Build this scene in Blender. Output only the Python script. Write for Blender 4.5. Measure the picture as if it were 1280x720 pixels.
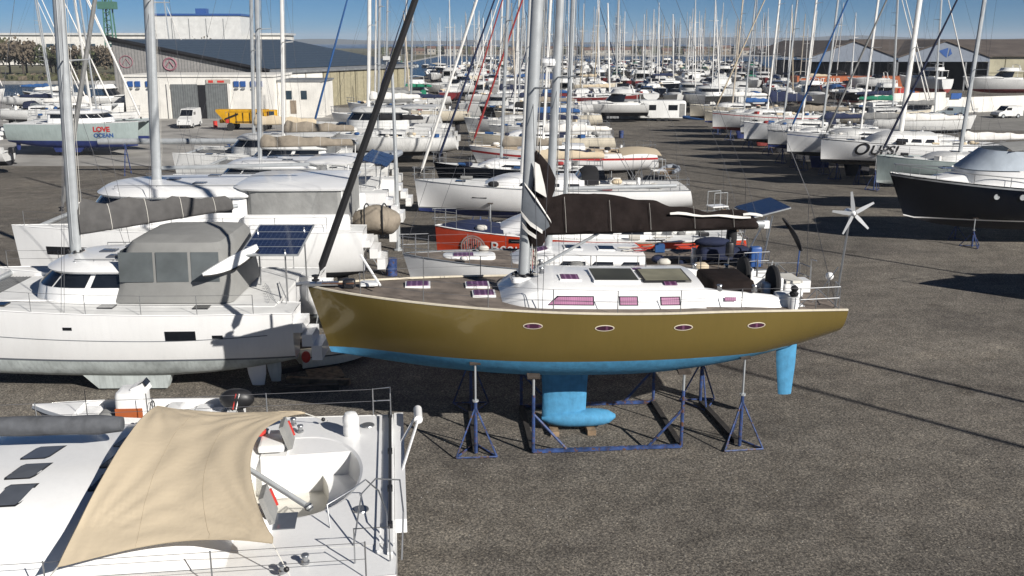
import bpy, math, random
from mathutils import Vector, Matrix, Euler
R = math.radians
random.seed(7)
scene = bpy.context.scene
for o in list(bpy.data.objects): bpy.data.objects.remove(o)
# ---------------------------------------------------------------- camera
HAZE = True
CAM_H, PITCH, FPX = 11.3, 14.4, 1200.0
cd = bpy.data.cameras.new("camera"); cam = bpy.data.objects.new("camera", cd)
scene.collection.objects.link(cam); scene.camera = cam
cam.location = (0, 0, CAM_H); cam.rotation_euler = (R(90 - PITCH), 0, 0)
cd.sensor_width = 36; cd.lens = 36 * FPX / 1280; cd.clip_start = 0.1; cd.clip_end = 20000
# ---------------------------------------------------------------- sky and sun
SUN_AZ, SUN_EL = 134.0, 29.0      # clockwise from the view direction (+Y); height
w = bpy.data.worlds.new("World"); scene.world = w; w.use_nodes = True
nt = w.node_tree; nt.nodes.clear()
sky = nt.nodes.new("ShaderNodeTexSky"); sky.sky_type = 'NISHITA'; sky.sun_disc = False
sky.sun_elevation = R(SUN_EL); sky.sun_rotation = R(SUN_AZ)
sky.altitude = 0; sky.air_density = 0.42; sky.dust_density = 0.0; sky.ozone_density = 4.5
bg = nt.nodes.new("ShaderNodeBackground"); bg.inputs[1].default_value = 0.05
wo = nt.nodes.new("ShaderNodeOutputWorld")
tint = nt.nodes.new("ShaderNodeVectorMath"); tint.operation = 'MULTIPLY'; tint.inputs[1].default_value = (0.41, 0.71, 0.83)
nt.links.new(sky.outputs[0], tint.inputs[0]); nt.links.new(tint.outputs[0], bg.inputs[0]); nt.links.new(bg.outputs[0], wo.inputs[0])
sd = bpy.data.lights.new("sun", 'SUN'); sd.energy = 5.0; sd.angle = R(0.53); sd.color = (1.0, 0.955, 0.89)
so = bpy.data.objects.new("sun", sd); scene.collection.objects.link(so)
a, e = R(SUN_AZ), R(SUN_EL)
sdir = Vector((math.sin(a) * math.cos(e), math.cos(a) * math.cos(e), math.sin(e)))
so.rotation_euler = sdir.to_track_quat('Z', 'Y').to_euler()
scene.render.engine = 'CYCLES'
scene.view_settings.view_transform = 'Standard'; scene.view_settings.look = 'None'
scene.view_settings.exposure = 0.36; scene.view_settings.gamma = 1.0
scene.cycles.max_bounces = 6

def at(px, py, z=0.0):
    """Point on the level z seen at photograph pixel (px, py)."""
    s, c = math.sin(R(PITCH)), math.cos(R(PITCH))
    u, v = (px - 640) / FPX, (360 - py) / FPX
    d = (u, c + v * s, -s + v * c); t = (z - CAM_H) / d[2]
    return Vector((d[0] * t, d[1] * t, z))

# ---------------------------------------------------------------- materials
MATS = {}
def mat(name, col, rough=0.5, metal=0.0, var=0.08, scale=1.5, bump=0.0, bscale=30.0, coat=0.0,
        streak=0.0, alpha=None, trans=0.0, spec=0.5, rnd=0.0, noise2=None):
    if name in MATS: return MATS[name]
    m = bpy.data.materials.new(name); m.use_nodes = True; MATS[name] = m
    n = m.node_tree.nodes; l = m.node_tree.links; b = n["Principled BSDF"]
    b.inputs["Roughness"].default_value = rough; b.inputs["Metallic"].default_value = metal
    b.inputs["Coat Weight"].default_value = coat; b.inputs["Specular IOR Level"].default_value = spec
    b.inputs["Transmission Weight"].default_value = trans
    if alpha is not None: b.inputs["Alpha"].default_value = alpha
    tc = n.new("ShaderNodeTexCoord")
    ns = n.new("ShaderNodeTexNoise"); ns.inputs["Scale"].default_value = scale; ns.inputs["Detail"].default_value = 6
    l.new(tc.outputs["Object"], ns.inputs["Vector"])
    cr = n.new("ShaderNodeMapRange"); cr.inputs[1].default_value = 0.3; cr.inputs[2].default_value = 0.7
    cr.inputs[3].default_value = 1 - var * 1.6; cr.inputs[4].default_value = 1 + var * 0.6
    l.new(ns.outputs["Fac"], cr.inputs[0]); fac = cr.outputs[0]
    def mul(a_, b_):
        q = n.new("ShaderNodeMath"); q.operation = 'MULTIPLY'; l.new(a_, q.inputs[0]); l.new(b_, q.inputs[1]); return q.outputs[0]
    if streak > 0:                       # rain streaks running down the side
        mp = n.new("ShaderNodeMapping"); mp.inputs["Scale"].default_value = (5, 5, 0.35)
        n2 = n.new("ShaderNodeTexNoise"); n2.inputs["Scale"].default_value = 2.0; n2.inputs["Detail"].default_value = 5
        l.new(tc.outputs["Object"], mp.inputs[0]); l.new(mp.outputs[0], n2.inputs["Vector"])
        c2 = n.new("ShaderNodeMapRange"); c2.inputs[1].default_value = 0.45; c2.inputs[2].default_value = 0.75
        c2.inputs[3].default_value = 1; c2.inputs[4].default_value = 1 - streak
        l.new(n2.outputs["Fac"], c2.inputs[0]); fac = mul(fac, c2.outputs[0])
    if rnd > 0:
        oi = n.new("ShaderNodeObjectInfo"); c3 = n.new("ShaderNodeMapRange")
        c3.inputs[3].default_value = 1 - rnd; c3.inputs[4].default_value = 1 + rnd * 0.3
        l.new(oi.outputs["Random"], c3.inputs[0]); fac = mul(fac, c3.outputs[0])
    vm = n.new("ShaderNodeVectorMath"); vm.operation = 'SCALE'; vm.inputs[0].default_value = col[:3]
    l.new(fac, vm.inputs["Scale"]); l.new(vm.outputs[0], b.inputs["Base Color"])
    if bump > 0:
        nb = n.new("ShaderNodeTexNoise"); nb.inputs["Scale"].default_value = bscale; nb.inputs["Detail"].default_value = 4
        l.new(tc.outputs["Object"], nb.inputs["Vector"])
        bp = n.new("ShaderNodeBump"); bp.inputs["Strength"].default_value = bump; bp.inputs["Distance"].default_value = 0.05
        l.new(nb.outputs["Fac"], bp.inputs["Height"]); l.new(bp.outputs[0], b.inputs["Normal"])
    return m

def node_mat(name):
    m = bpy.data.materials.new(name); m.use_nodes = True; MATS[name] = m
    return m, m.node_tree.nodes, m.node_tree.links, m.node_tree.nodes["Principled BSDF"]

def ramp(n, l, src, stops):
    r_ = n.new("ShaderNodeValToRGB"); els = r_.color_ramp.elements
    while len(els) < len(stops): els.new(0.5)
    for el, (p, c) in zip(els, stops): el.position = p; el.color = (*c, 1)
    l.new(src, r_.inputs[0]); return r_.outputs[0]

def ground_material():
    m, n, l, b = node_mat("gravelly_asphalt")
    tc = n.new("ShaderNodeTexCoord")
    def noise(sc, det=6, vec=None, rough=0.55):
        q = n.new("ShaderNodeTexNoise"); q.inputs["Scale"].default_value = sc; q.inputs["Detail"].default_value = det
        q.inputs["Roughness"].default_value = rough
        l.new(vec or tc.outputs["Object"], q.inputs["Vector"]); return q.outputs["Fac"]
    base = ramp(n, l, noise(0.09, 8), [(0.3, (0.110, 0.103, 0.094)), (0.5, (0.139, 0.129, 0.117)), (0.7, (0.178, 0.166, 0.149))])
    fine = ramp(n, l, noise(14.0, 5, rough=0.85), [(0.34, (0.34, 0.33, 0.32)), (0.5, (0.98, 0.98, 0.98)), (0.66, (1.85, 1.82, 1.74))])
    mid = ramp(n, l, noise(1.3, 6), [(0.3, (0.8, 0.79, 0.78)), (0.7, (1.16, 1.16, 1.15))])
    # wheel marks: stretched noise in two directions
    mp = n.new("ShaderNodeMapping"); mp.inputs["Rotation"].default_value = (0, 0, R(-63)); mp.inputs["Scale"].default_value = (0.07, 0.9, 1)
    l.new(tc.outputs["Object"], mp.inputs[0])
    marks = ramp(n, l, noise(1.0, 5, mp.outputs[0]), [(0.35, (0.88, 0.88, 0.88)), (0.6, (1.04, 1.04, 1.04))])
    vo = n.new("ShaderNodeTexVoronoi"); vo.inputs["Scale"].default_value = 27.0
    l.new(tc.outputs["Object"], vo.inputs["Vector"])
    peb = ramp(n, l, vo.outputs["Color"], [(0.15, (0.52, 0.51, 0.50)), (0.5, (0.98, 0.97, 0.95)), (0.82, (1.55, 1.50, 1.40)), (0.95, (2.1, 2.05, 1.9))])
    stain = ramp(n, l, noise(0.55, 3), [(0.26, (0.68, 0.66, 0.64)), (0.36, (1, 1, 1))])
    def mul(a_, b_):
        q = n.new("ShaderNodeMix"); q.data_type = 'RGBA'; q.blend_type = 'MULTIPLY'; q.inputs[0].default_value = 1
        l.new(a_, q.inputs[6]); l.new(b_, q.inputs[7]); q.clamp_result = False; return q.outputs[2]
    # turning circles of the boat mover: broken rings round two points
    def rings(cx, cy, period, rot):
        mp2 = n.new("ShaderNodeMapping"); mp2.inputs["Location"].default_value = (-cx, -cy, 0); l.new(tc.outputs["Object"], mp2.inputs[0])
        sx = n.new("ShaderNodeVectorMath"); sx.operation = 'MULTIPLY'; l.new(mp2.outputs[0], sx.inputs[0]); sx.inputs[1].default_value = (1, 1, 0)
        ln = n.new("ShaderNodeVectorMath"); ln.operation = 'LENGTH'; l.new(sx.outputs[0], ln.inputs[0])
        cb = n.new("ShaderNodeCombineXYZ"); l.new(ln.outputs["Value"], cb.inputs[0])
        q = n.new("ShaderNodeTexNoise"); q.noise_dimensions = '3D'; q.inputs["Scale"].default_value = period; q.inputs["Detail"].default_value = 5; q.inputs["Roughness"].default_value = .6
        ad = n.new("ShaderNodeVectorMath"); ad.operation = 'MULTIPLY_ADD'; l.new(mp2.outputs[0], ad.inputs[0]); ad.inputs[1].default_value = (.05, .05, 0); l.new(cb.outputs[0], ad.inputs[2])
        l.new(ad.outputs[0], q.inputs["Vector"]); return ramp(n, l, q.outputs["Fac"], [(0.38, (0.92, 0.92, 0.92)), (0.50, (1.0, 1.0, 1.0)), (0.66, (1.07, 1.065, 1.06))])
    patch = ramp(n, l, noise(0.22, 2), [(0.40, (0.84, 0.84, 0.85)), (0.44, (1, 1, 1)), (0.60, (1.0, 1.0, 1.0)), (0.64, (1.16, 1.15, 1.13))])
    c = mul(mul(mul(mul(mul(mul(mul(mul(base, fine), mid), marks), peb), stain), rings(34, 6, 1.1, 0)), rings(-2, 60, .8, 0)), patch)
    l.new(c, b.inputs["Base Color"]); b.inputs["Roughness"].default_value = 0.92; b.inputs["Specular IOR Level"].default_value = 0.25
    bp = n.new("ShaderNodeBump"); bp.inputs["Strength"].default_value = 0.7; bp.inputs["Distance"].default_value = 0.03
    l.new(noise(18, 4, rough=0.7), bp.inputs["Height"]); l.new(bp.outputs[0], b.inputs["Normal"])
    return m

def water_material():
    m, n, l, b = node_mat("sea_water")
    b.inputs["Base Color"].default_value = (0.012, 0.045, 0.085, 1); b.inputs["Roughness"].default_value = 0.22
    b.inputs["IOR"].default_value = 1.33
    tc = n.new("ShaderNodeTexCoord"); q = n.new("ShaderNodeTexNoise"); q.inputs["Scale"].default_value = 0.5; q.inputs["Detail"].default_value = 6
    l.new(tc.outputs["Object"], q.inputs["Vector"]); bp = n.new("ShaderNodeBump"); bp.inputs["Strength"].default_value = 1.0
    bp.inputs["Distance"].default_value = 0.9; l.new(q.outputs["Fac"], bp.inputs["Height"]); l.new(bp.outputs[0], b.inputs["Normal"])
    return m

def striped(name, c1, c2, axis, period, duty=0.12, rough=0.6, bump=0.0, var=0.15):
    """boards, corrugations, seams: thin bands of c2 on c1 along an object axis."""
    if name in MATS: return MATS[name]
    m, n, l, b = node_mat(name)
    tc = n.new("ShaderNodeTexCoord"); sx = n.new("ShaderNodeSeparateXYZ"); l.new(tc.outputs["Object"], sx.inputs[0])
    d = n.new("ShaderNodeMath"); d.operation = 'DIVIDE'; l.new(sx.outputs["XYZ".index(axis)], d.inputs[0]); d.inputs[1].default_value = period
    f = n.new("ShaderNodeMath"); f.operation = 'FRACT'; l.new(d.outputs[0], f.inputs[0])
    lt = n.new("ShaderNodeMath"); lt.operation = 'LESS_THAN'; l.new(f.outputs[0], lt.inputs[0]); lt.inputs[1].default_value = duty
    ns = n.new("ShaderNodeTexNoise"); ns.inputs["Scale"].default_value = 2.0; ns.inputs["Detail"].default_value = 8
    l.new(tc.outputs["Object"], ns.inputs["Vector"])
    mx = n.new("ShaderNodeMix"); mx.data_type = 'RGBA'; l.new(lt.outputs[0], mx.inputs[0])
    mx.inputs[6].default_value = (*c1, 1); mx.inputs[7].default_value = (*c2, 1)
    mr = n.new("ShaderNodeMapRange"); mr.inputs[1].default_value = .3; mr.inputs[2].default_value = .7
    mr.inputs[3].default_value = 1 - var; mr.inputs[4].default_value = 1 + var; l.new(ns.outputs["Fac"], mr.inputs[0])
    vm = n.new("ShaderNodeVectorMath"); vm.operation = 'SCALE'; l.new(mx.outputs[2], vm.inputs[0]); l.new(mr.outputs[0], vm.inputs["Scale"])
    l.new(vm.outputs[0], b.inputs["Base Color"]); b.inputs["Roughness"].default_value = rough
    if bump:
        bp = n.new("ShaderNodeBump"); bp.inputs["Strength"].default_value = bump; bp.inputs["Distance"].default_value = 0.04
        l.new(f.outputs[0], bp.inputs["Height"]); l.new(bp.outputs[0], b.inputs["Normal"])
    return m

def solar_material():
    m, n, l, b = node_mat("solar_cells")
    tc = n.new("ShaderNodeTexCoord"); br = n.new("ShaderNodeTexBrick")
    br.offset = 0; br.inputs["Scale"].default_value = 1; br.inputs["Brick Width"].default_value = 0.16; br.inputs["Row Height"].default_value = 0.16
    br.inputs["Mortar Size"].default_value = 0.004
    br.inputs["Color1"].default_value = (0.010, 0.018, 0.055, 1); br.inputs["Color2"].default_value = (0.014, 0.024, 0.07, 1)
    br.inputs["Mortar"].default_value = (0.10, 0.13, 0.18, 1)
    l.new(tc.outputs["Object"], br.inputs["Vector"]); l.new(br.outputs["Color"], b.inputs["Base Color"])
    b.inputs["Roughness"].default_value = 0.25; b.inputs["Coat Weight"].default_value = 0.5
    return m

GEL = mat("white_gelcoat", (0.83, 0.83, 0.82), 0.28, var=0.04, scale=0.7, streak=0.04, coat=0.3)
GELN = mat("weathered_gelcoat", (0.74, 0.74, 0.72), 0.4, var=0.08, scale=0.9, streak=0.22)
GEL2 = mat("far_gelcoat", (0.74, 0.74, 0.72), 0.4, var=0.08, scale=0.5, streak=0.15, rnd=0.25)
CREAM = mat("cream_gelcoat", (0.66, 0.60, 0.48), 0.4, var=0.08, streak=0.15)
DECKW = mat("deck_nonskid", (0.76, 0.76, 0.74), 0.6, var=0.10, scale=1.2)
DECKG = mat("grey_deck", (0.40, 0.40, 0.40), 0.7, var=0.15)
COCK = mat("cockpit_sole", (0.66, 0.64, 0.58), 0.6, var=0.12)
TEAK = striped("weathered_teak", (0.175, 0.145, 0.120), (0.07, 0.055, 0.045), 'Y', 0.11, 0.14, 0.8, var=0.35)
TEAKB = mat("varnished_wood", (0.22, 0.11, 0.045), 0.5, var=0.3, scale=6)
WOOD = mat("rough_timber", (0.26, 0.18, 0.11), 0.85, var=0.35, scale=5)
DARKW = mat("old_timber", (0.07, 0.055, 0.045), 0.9, var=0.3, scale=5)
WIN = mat("dark_acrylic", (0.012, 0.014, 0.018), 0.12, var=0.2, coat=0.4)
WING = mat("grey_acrylic", (0.10, 0.11, 0.13), 0.18, var=0.15, coat=0.4)
PINK = striped("pink_blind", (0.36, 0.15, 0.26), (0.27, 0.10, 0.20), 'X', 0.06, 0.35, 0.35, var=0.15)
PURP = striped("purple_blind", (0.10, 0.03, 0.085), (0.22, 0.11, 0.20), 'X', 0.16, 0.3, 0.3, var=0.2)
ALU = mat("mast_alloy", (0.42, 0.44, 0.45), 0.42, metal=0.25, var=0.08, scale=3)
ALUW = mat("white_mast_paint", (0.74, 0.73, 0.70), 0.4, var=0.06, rnd=0.2)
ALUT = mat("tan_mast_paint", (0.48, 0.42, 0.34), 0.5, var=0.1)
ALUB = mat("black_mast", (0.03, 0.03, 0.035), 0.4)
STEEL = mat("stainless", (0.42, 0.43, 0.44), 0.3, metal=0.8)
WIRE = mat("rigging_wire", (0.14, 0.14, 0.15), 0.5, metal=0.3)
ROPE = mat("pale_rope", (0.55, 0.53, 0.48), 0.8)
ROPER = mat("red_rope", (0.35, 0.05, 0.05), 0.8)
BLACK = mat("black_plastic", (0.015, 0.015, 0.017), 0.45)
RUB = mat("rubber", (0.02, 0.02, 0.02), 0.85)
CVBR = mat("dark_brown_canvas", (0.020, 0.015, 0.014), 0.95, var=0.25, scale=3, bump=0.5, bscale=5, spec=0.1)
CVGR = mat("grey_canvas", (0.20, 0.20, 0.195), 0.9, var=0.12, scale=3, bump=0.6, bscale=4)
CVGL = mat("light_grey_canvas", (0.28, 0.28, 0.27), 0.9, var=0.12, scale=2, bump=0.4, bscale=4)
CVNV = mat("navy_canvas", (0.012, 0.02, 0.06), 0.9, var=0.15, rnd=0.3)
CVBL = mat("blue_canvas", (0.02, 0.09, 0.26), 0.85, var=0.15, rnd=0.3)
CVBK = mat("black_canvas", (0.012, 0.012, 0.014), 0.9)
CVBG = mat("beige_canvas", (0.54, 0.45, 0.32), 0.9, var=0.04, scale=.8, bump=0.15, bscale=9)
CVTN = mat("tan_canvas", (0.27, 0.23, 0.18), 0.9, var=0.15, scale=3, bump=0.5, bscale=4)
CVRD = mat("red_canvas", (0.28, 0.03, 0.03), 0.9)
CVGN = mat("green_canvas", (0.01, 0.18, 0.10), 0.85)
CVWH = mat("white_sailcloth", (0.74, 0.72, 0.68), 0.8, var=0.1, bump=0.5, bscale=3)
CLOTHG = mat("grey_sailcloth", (0.13, 0.145, 0.165), 0.8, var=0.12, bump=0.5, bscale=3)
VINYL = mat("clear_vinyl", (0.12, 0.135, 0.14), 0.12, var=0.2, scale=1.2, coat=0.5)
GOLD = mat("gold_hull_paint", (0.195, 0.142, 0.038), 0.26, metal=0.35, var=0.08, scale=0.4, streak=0.05, coat=0.5)
LBLUE = mat("light_blue_antifouling", (0.065, 0.27, 0.47), 0.8, var=0.12, scale=5.0, streak=0.15, bump=.15, bscale=12)
AFB = mat("black_antifouling", (0.02, 0.02, 0.025), 0.8, var=0.2)
AFN = mat("navy_antifouling", (0.015, 0.03, 0.14), 0.8, var=0.2)
AFR = mat("red_antifouling", (0.20, 0.03, 0.025), 0.8, var=0.2)
AFG = mat("pale_grey_antifouling", (0.50, 0.545, 0.535), 0.75, var=0.22, scale=1.2, streak=0.25)
NAVY = mat("navy_gelcoat", (0.003, 0.005, 0.010), 0.18, spec=.35, var=0.1)
GREYG = mat("grey_green_gelcoat", (0.33, 0.39, 0.38), 0.35, var=0.06, streak=0.15)
REDG = mat("orange_red_gelcoat", (0.55, 0.055, 0.018), 0.3, var=0.06, streak=0.08, coat=0.3)
REDS = mat("red_stripe_paint", (0.42, 0.03, 0.03), 0.35)
BLUES = mat("blue_stripe_paint", (0.03, 0.09, 0.28), 0.35)
DKRED = mat("dark_red_gelcoat", (0.16, 0.02, 0.02), 0.35, var=0.1)
GREENG = mat("green_gelcoat", (0.01, 0.13, 0.06), 0.35)
ORNG = mat("orange_paint", (0.40, 0.105, 0.03), 0.6, var=0.12)
REDP = mat("red_plastic", (0.55, 0.04, 0.03), 0.5)
STBL = mat("blue_steel_paint", (0.032, 0.068, 0.20), 0.55, var=0.4, scale=5, bump=0.2, bscale=15)
def add_rust(m, amount=.5):
    n, l = m.node_tree.nodes, m.node_tree.links; b = n["Principled BSDF"]; src = b.inputs["Base Color"].links[0].from_socket
    tc = n.new("ShaderNodeTexCoord"); q = n.new("ShaderNodeTexNoise"); q.inputs["Scale"].default_value = 7; q.inputs["Detail"].default_value = 8; q.inputs["Roughness"].default_value = .7
    l.new(tc.outputs["Object"], q.inputs["Vector"]); mr = n.new("ShaderNodeMapRange"); mr.inputs[1].default_value = amount; mr.inputs[2].default_value = amount + .06; l.new(q.outputs["Fac"], mr.inputs[0])
    mx = n.new("ShaderNodeMix"); mx.data_type = 'RGBA'; l.new(mr.outputs[0], mx.inputs[0]); l.new(src, mx.inputs[6]); mx.inputs[7].default_value = (.10, .045, .022, 1); l.new(mx.outputs[2], b.inputs["Base Color"])
add_rust(STBL, .54)
RUST = mat("rusty_steel", (0.12, 0.055, 0.03), 0.85, var=0.35, scale=6)
GALV = mat("galvanised_steel", (0.45, 0.47, 0.48), 0.45, metal=0.4, var=0.15)
YEL = mat("yellow_machine_paint", (0.62, 0.33, 0.01), 0.45, var=0.12)
CONC = mat("concrete", (0.30, 0.29, 0.27), 0.9, var=0.2, scale=1.2, bump=0.2)
STUC = mat("white_render", (0.72, 0.70, 0.65), 0.85, var=0.10, scale=0.6, streak=0.12)
BEIG = striped("beige_cladding", (0.30, 0.27, 0.18), (0.20, 0.18, 0.12), 'X', 0.9, 0.12, 0.7)
CORR = striped("grey_corrugated_cladding", (0.26, 0.25, 0.24), (0.17, 0.17, 0.165), 'X', 0.5, 0.3, 0.6, bump=0.4)
GLS = mat("window_glass", (0.03, 0.05, 0.07), 0.1, coat=0.5)
PVC = mat("grey_inflatable_fabric", (0.23, 0.25, 0.28), 0.6, var=0.08)
SOLAR = solar_material()
GROUND = ground_material(); WATER = water_material()

# ---------------------------------------------------------------- mesh builder
class MB:
    def __init__(s): s.v, s.f, s.m, s.mats = [], [], [], []
    def mi(s, m):
        if m not in s.mats: s.mats.append(m)
        return s.mats.index(m)
    def face(s, pts, m):
        k = len(s.v); s.v += [tuple(p) for p in pts]; s.f.append(tuple(range(k, k + len(pts)))); s.m.append(s.mi(m))
    def box(s, c, d, m, rz=0.0, taper=1.0, rot=None):
        """c = centre, d = full sizes"""
        k = len(s.v); M = rot or Matrix.Rotation(rz, 3, 'Z'); c = Vector(c)
        for z in (-1, 1):
            q = taper if z > 0 else 1
            for x, y in ((-1, -1), (1, -1), (1, 1), (-1, 1)):
                s.v.append(tuple(c + M @ Vector((x * d[0] / 2 * q, y * d[1] / 2 * q, z * d[2] / 2))))
        i = s.mi(m)
        for f in ((0, 3, 2, 1), (4, 5, 6, 7), (0, 1, 5, 4), (1, 2, 6, 5), (2, 3, 7, 6), (3, 0, 4, 7)):
            s.f.append(tuple(k + j for j in f)); s.m.append(i)
        return s
    def rbox(s, c, d, m, r=0.05, rz=0.0, n=3):
        """box with rounded vertical edges and a chamfered top"""
        c = Vector(c); M = Matrix.Rotation(rz, 3, 'Z'); hx, hy, hz = d[0] / 2, d[1] / 2, d[2] / 2
        def ring(off, z):
            pts = []; rr = max(r - off, r * 0.35); ax, ay = hx - off, hy - off
            for qx, qy, a0 in ((1, 1, 0), (-1, 1, 90), (-1, -1, 180), (1, -1, 270)):
                for k in range(n + 1):
                    an = R(a0 + 90 * k / n)
                    pts.append(c + M @ Vector((qx * (ax - rr) + math.cos(an) * rr, qy * (ay - rr) + math.sin(an) * rr, z)))
            return pts
        q = min(r, hz * 0.9)
        s.stack([ring(0, -hz), ring(0, hz - q), ring(q * 0.3, hz - q * 0.3), ring(q, hz)], [m] * 3, m, m)
        return s
    def tube(s, pts, r, m, n=6, cap=True, r2=None, flat=1.0):
        pts = [Vector(p) for p in pts]; k0 = len(s.v); i = s.mi(m); N = len(pts)
        up = None
        for j, p in enumerate(pts):
            d = (pts[min(j + 1, N - 1)] - pts[max(j - 1, 0)]).normalized()
            if up is None:
                up = Vector((0, 0, 1)) if abs(d.z) < 0.9 else Vector((1, 0, 0))
            x = d.cross(up).normalized(); y = x.cross(d).normalized(); up = y
            rr = r if r2 is None else r + (r2 - r) * j / max(1, N - 1)
            if isinstance(r, (list, tuple)): rr = r[j]
            for q in range(n):
                an = 2 * math.pi * q / n
                s.v.append(tuple(p + x * math.cos(an) * rr * flat + y * math.sin(an) * rr))
        for j in range(N - 1):
            for q in range(n):
                a_ = k0 + j * n + q; b_ = k0 + j * n + (q + 1) % n
                s.f.append((a_, b_, b_ + n, a_ + n)); s.m.append(i)
        if cap and n > 2:
            s.f.append(tuple(k0 + q for q in range(n))[::-1]); s.m.append(i)
            s.f.append(tuple(k0 + (N - 1) * n + q for q in range(n))); s.m.append(i)
        return s
    def grid(s, rows, m, closed=False, mfun=None):
        k = len(s.v); nr = len(rows); nc = len(rows[0])
        for r_ in rows: s.v += [tuple(p) for p in r_]
        for a_ in range(nr - 1):
            for b_ in range(nc if closed else nc - 1):
                b2 = (b_ + 1) % nc
                s.f.append((k + a_ * nc + b_, k + a_ * nc + b2, k + (a_ + 1) * nc + b2, k + (a_ + 1) * nc + b_))
                s.m.append(s.mi(mfun(a_, b_) if mfun else m))
        return s
    def stack(s, rings, ms, cap0=None, cap1=None):
        """loft closed outlines; ms = one material per band"""
        k = len(s.v); n = len(rings[0])
        for r_ in rings: s.v += [tuple(p) for p in r_]
        for a_ in range(len(rings) - 1):
            i = s.mi(ms[a_])
            for b_ in range(n):
                b2 = (b_ + 1) % n
                s.f.append((k + a_ * n + b_, k + a_ * n + b2, k + (a_ + 1) * n + b2, k + (a_ + 1) * n + b_)); s.m.append(i)
        if cap0: s.f.append(tuple(k + q for q in range(n))[::-1]); s.m.append(s.mi(cap0))
        if cap1: s.f.append(tuple(k + (len(rings) - 1) * n + q for q in range(n))); s.m.append(s.mi(cap1))
        return s
    def solid(s, rows, t, m):
        """a sheet with thickness t along its own normal (rows of points)"""
        nr, nc = len(rows), len(rows[0]); rows = [[Vector(p) for p in r_] for r_ in rows]; back = []
        for a_ in range(nr):
            br = []
            for b_ in range(nc):
                du = rows[min(a_ + 1, nr - 1)][b_] - rows[max(a_ - 1, 0)][b_]; dv = rows[a_][min(b_ + 1, nc - 1)] - rows[a_][max(b_ - 1, 0)]
                nn = du.cross(dv); nn = nn.normalized() if nn.length > 1e-9 else Vector((0, 0, 1)); br.append(rows[a_][b_] - nn * t)
            back.append(br)
        s.grid(rows, m); s.grid([r_[::-1] for r_ in back], m)
        edge = [rows[0][j] for j in range(nc)] + [rows[i_][nc - 1] for i_ in range(1, nr)] + [rows[nr - 1][j] for j in range(nc - 2, -1, -1)] + [rows[i_][0] for i_ in range(nr - 2, 0, -1)]
        eb = [back[0][j] for j in range(nc)] + [back[i_][nc - 1] for i_ in range(1, nr)] + [back[nr - 1][j] for j in range(nc - 2, -1, -1)] + [back[i_][0] for i_ in range(nr - 2, 0, -1)]
        s.grid([edge, eb], m, closed=True)
        return s
    def ball(s, c, r, m, nu=10, nv=6, sq=(1, 1, 1)):
        c = Vector(c); rings = []
        for j in range(1, nv):
            ph = math.pi * j / nv - math.pi / 2
            rings.append([c + Vector((math.cos(ph) * math.cos(2 * math.pi * q / nu) * r * sq[0], math.cos(ph) * math.sin(2 * math.pi * q / nu) * r * sq[1], math.sin(ph) * r * sq[2])) for q in range(nu)])
        s.stack(rings, [m] * (len(rings) - 1), m, m); return s
    def lathe(s, c, prof, m, n=12, axis='Z'):
        c = Vector(c); rings = []
        for r_, z in prof:
            ring = []
            for q in range(n):
                a_ = 2 * math.pi * q / n; p = Vector((r_ * math.cos(a_), r_ * math.sin(a_), z))
                if axis == 'X': p = Vector((p.z, p.x, p.y))
                if axis == 'Y': p = Vector((p.x, p.z, p.y))
                ring.append(c + p)
            rings.append(ring)
        s.stack(rings, [m] * (len(rings) - 1), m, m); return s
    def each(s, name, parent=None, smooth=35):
        """build every separate piece as an object of its own"""
        par = list(range(len(s.v)))
        def find(a_):
            while par[a_] != a_: par[a_] = par[par[a_]]; a_ = par[a_]
            return a_
        key = {}
        for i, p in enumerate(s.v):
            q = (round(p[0], 3), round(p[1], 3), round(p[2], 3))
            if q in key: par[find(i)] = find(key[q])
            else: key[q] = i
        for f in s.f:
            for j in f[1:]: par[find(j)] = find(f[0])
        groups = {}
        for f, m in zip(s.f, s.m): groups.setdefault(find(f[0]), []).append((f, m))
        out = []
        for g in groups.values():
            q = MB(); q.mats = s.mats; mp = {}
            for f, m in g:
                for j in f:
                    if j not in mp: mp[j] = len(q.v); q.v.append(s.v[j])
                q.f.append(tuple(mp[j] for j in f)); q.m.append(m)
            out.append(q.build(name, parent, smooth))
        return out
    def build(s, name, parent=None, smooth=35, loc=None):
        me = bpy.data.meshes.new(name); me.from_pydata(s.v, [], s.f)
        for m in s.mats: me.materials.append(m)
        me.polygons.foreach_set("material_index", s.m)
        me.validate()
        if smooth:
            import bmesh
            bm = bmesh.new(); bm.from_mesh(me)
            bmesh.ops.remove_doubles(bm, verts=bm.verts, dist=0.0008)
            bmesh.ops.recalc_face_normals(bm, faces=bm.faces)
            bm.to_mesh(me); bm.free()
            me.shade_smooth(); me.set_sharp_from_angle(angle=R(smooth))
        me.update()
        o = bpy.data.objects.new(name, me); scene.collection.objects.link(o)
        if parent: o.parent = parent
        if loc: o.location = loc
        return o

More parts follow.
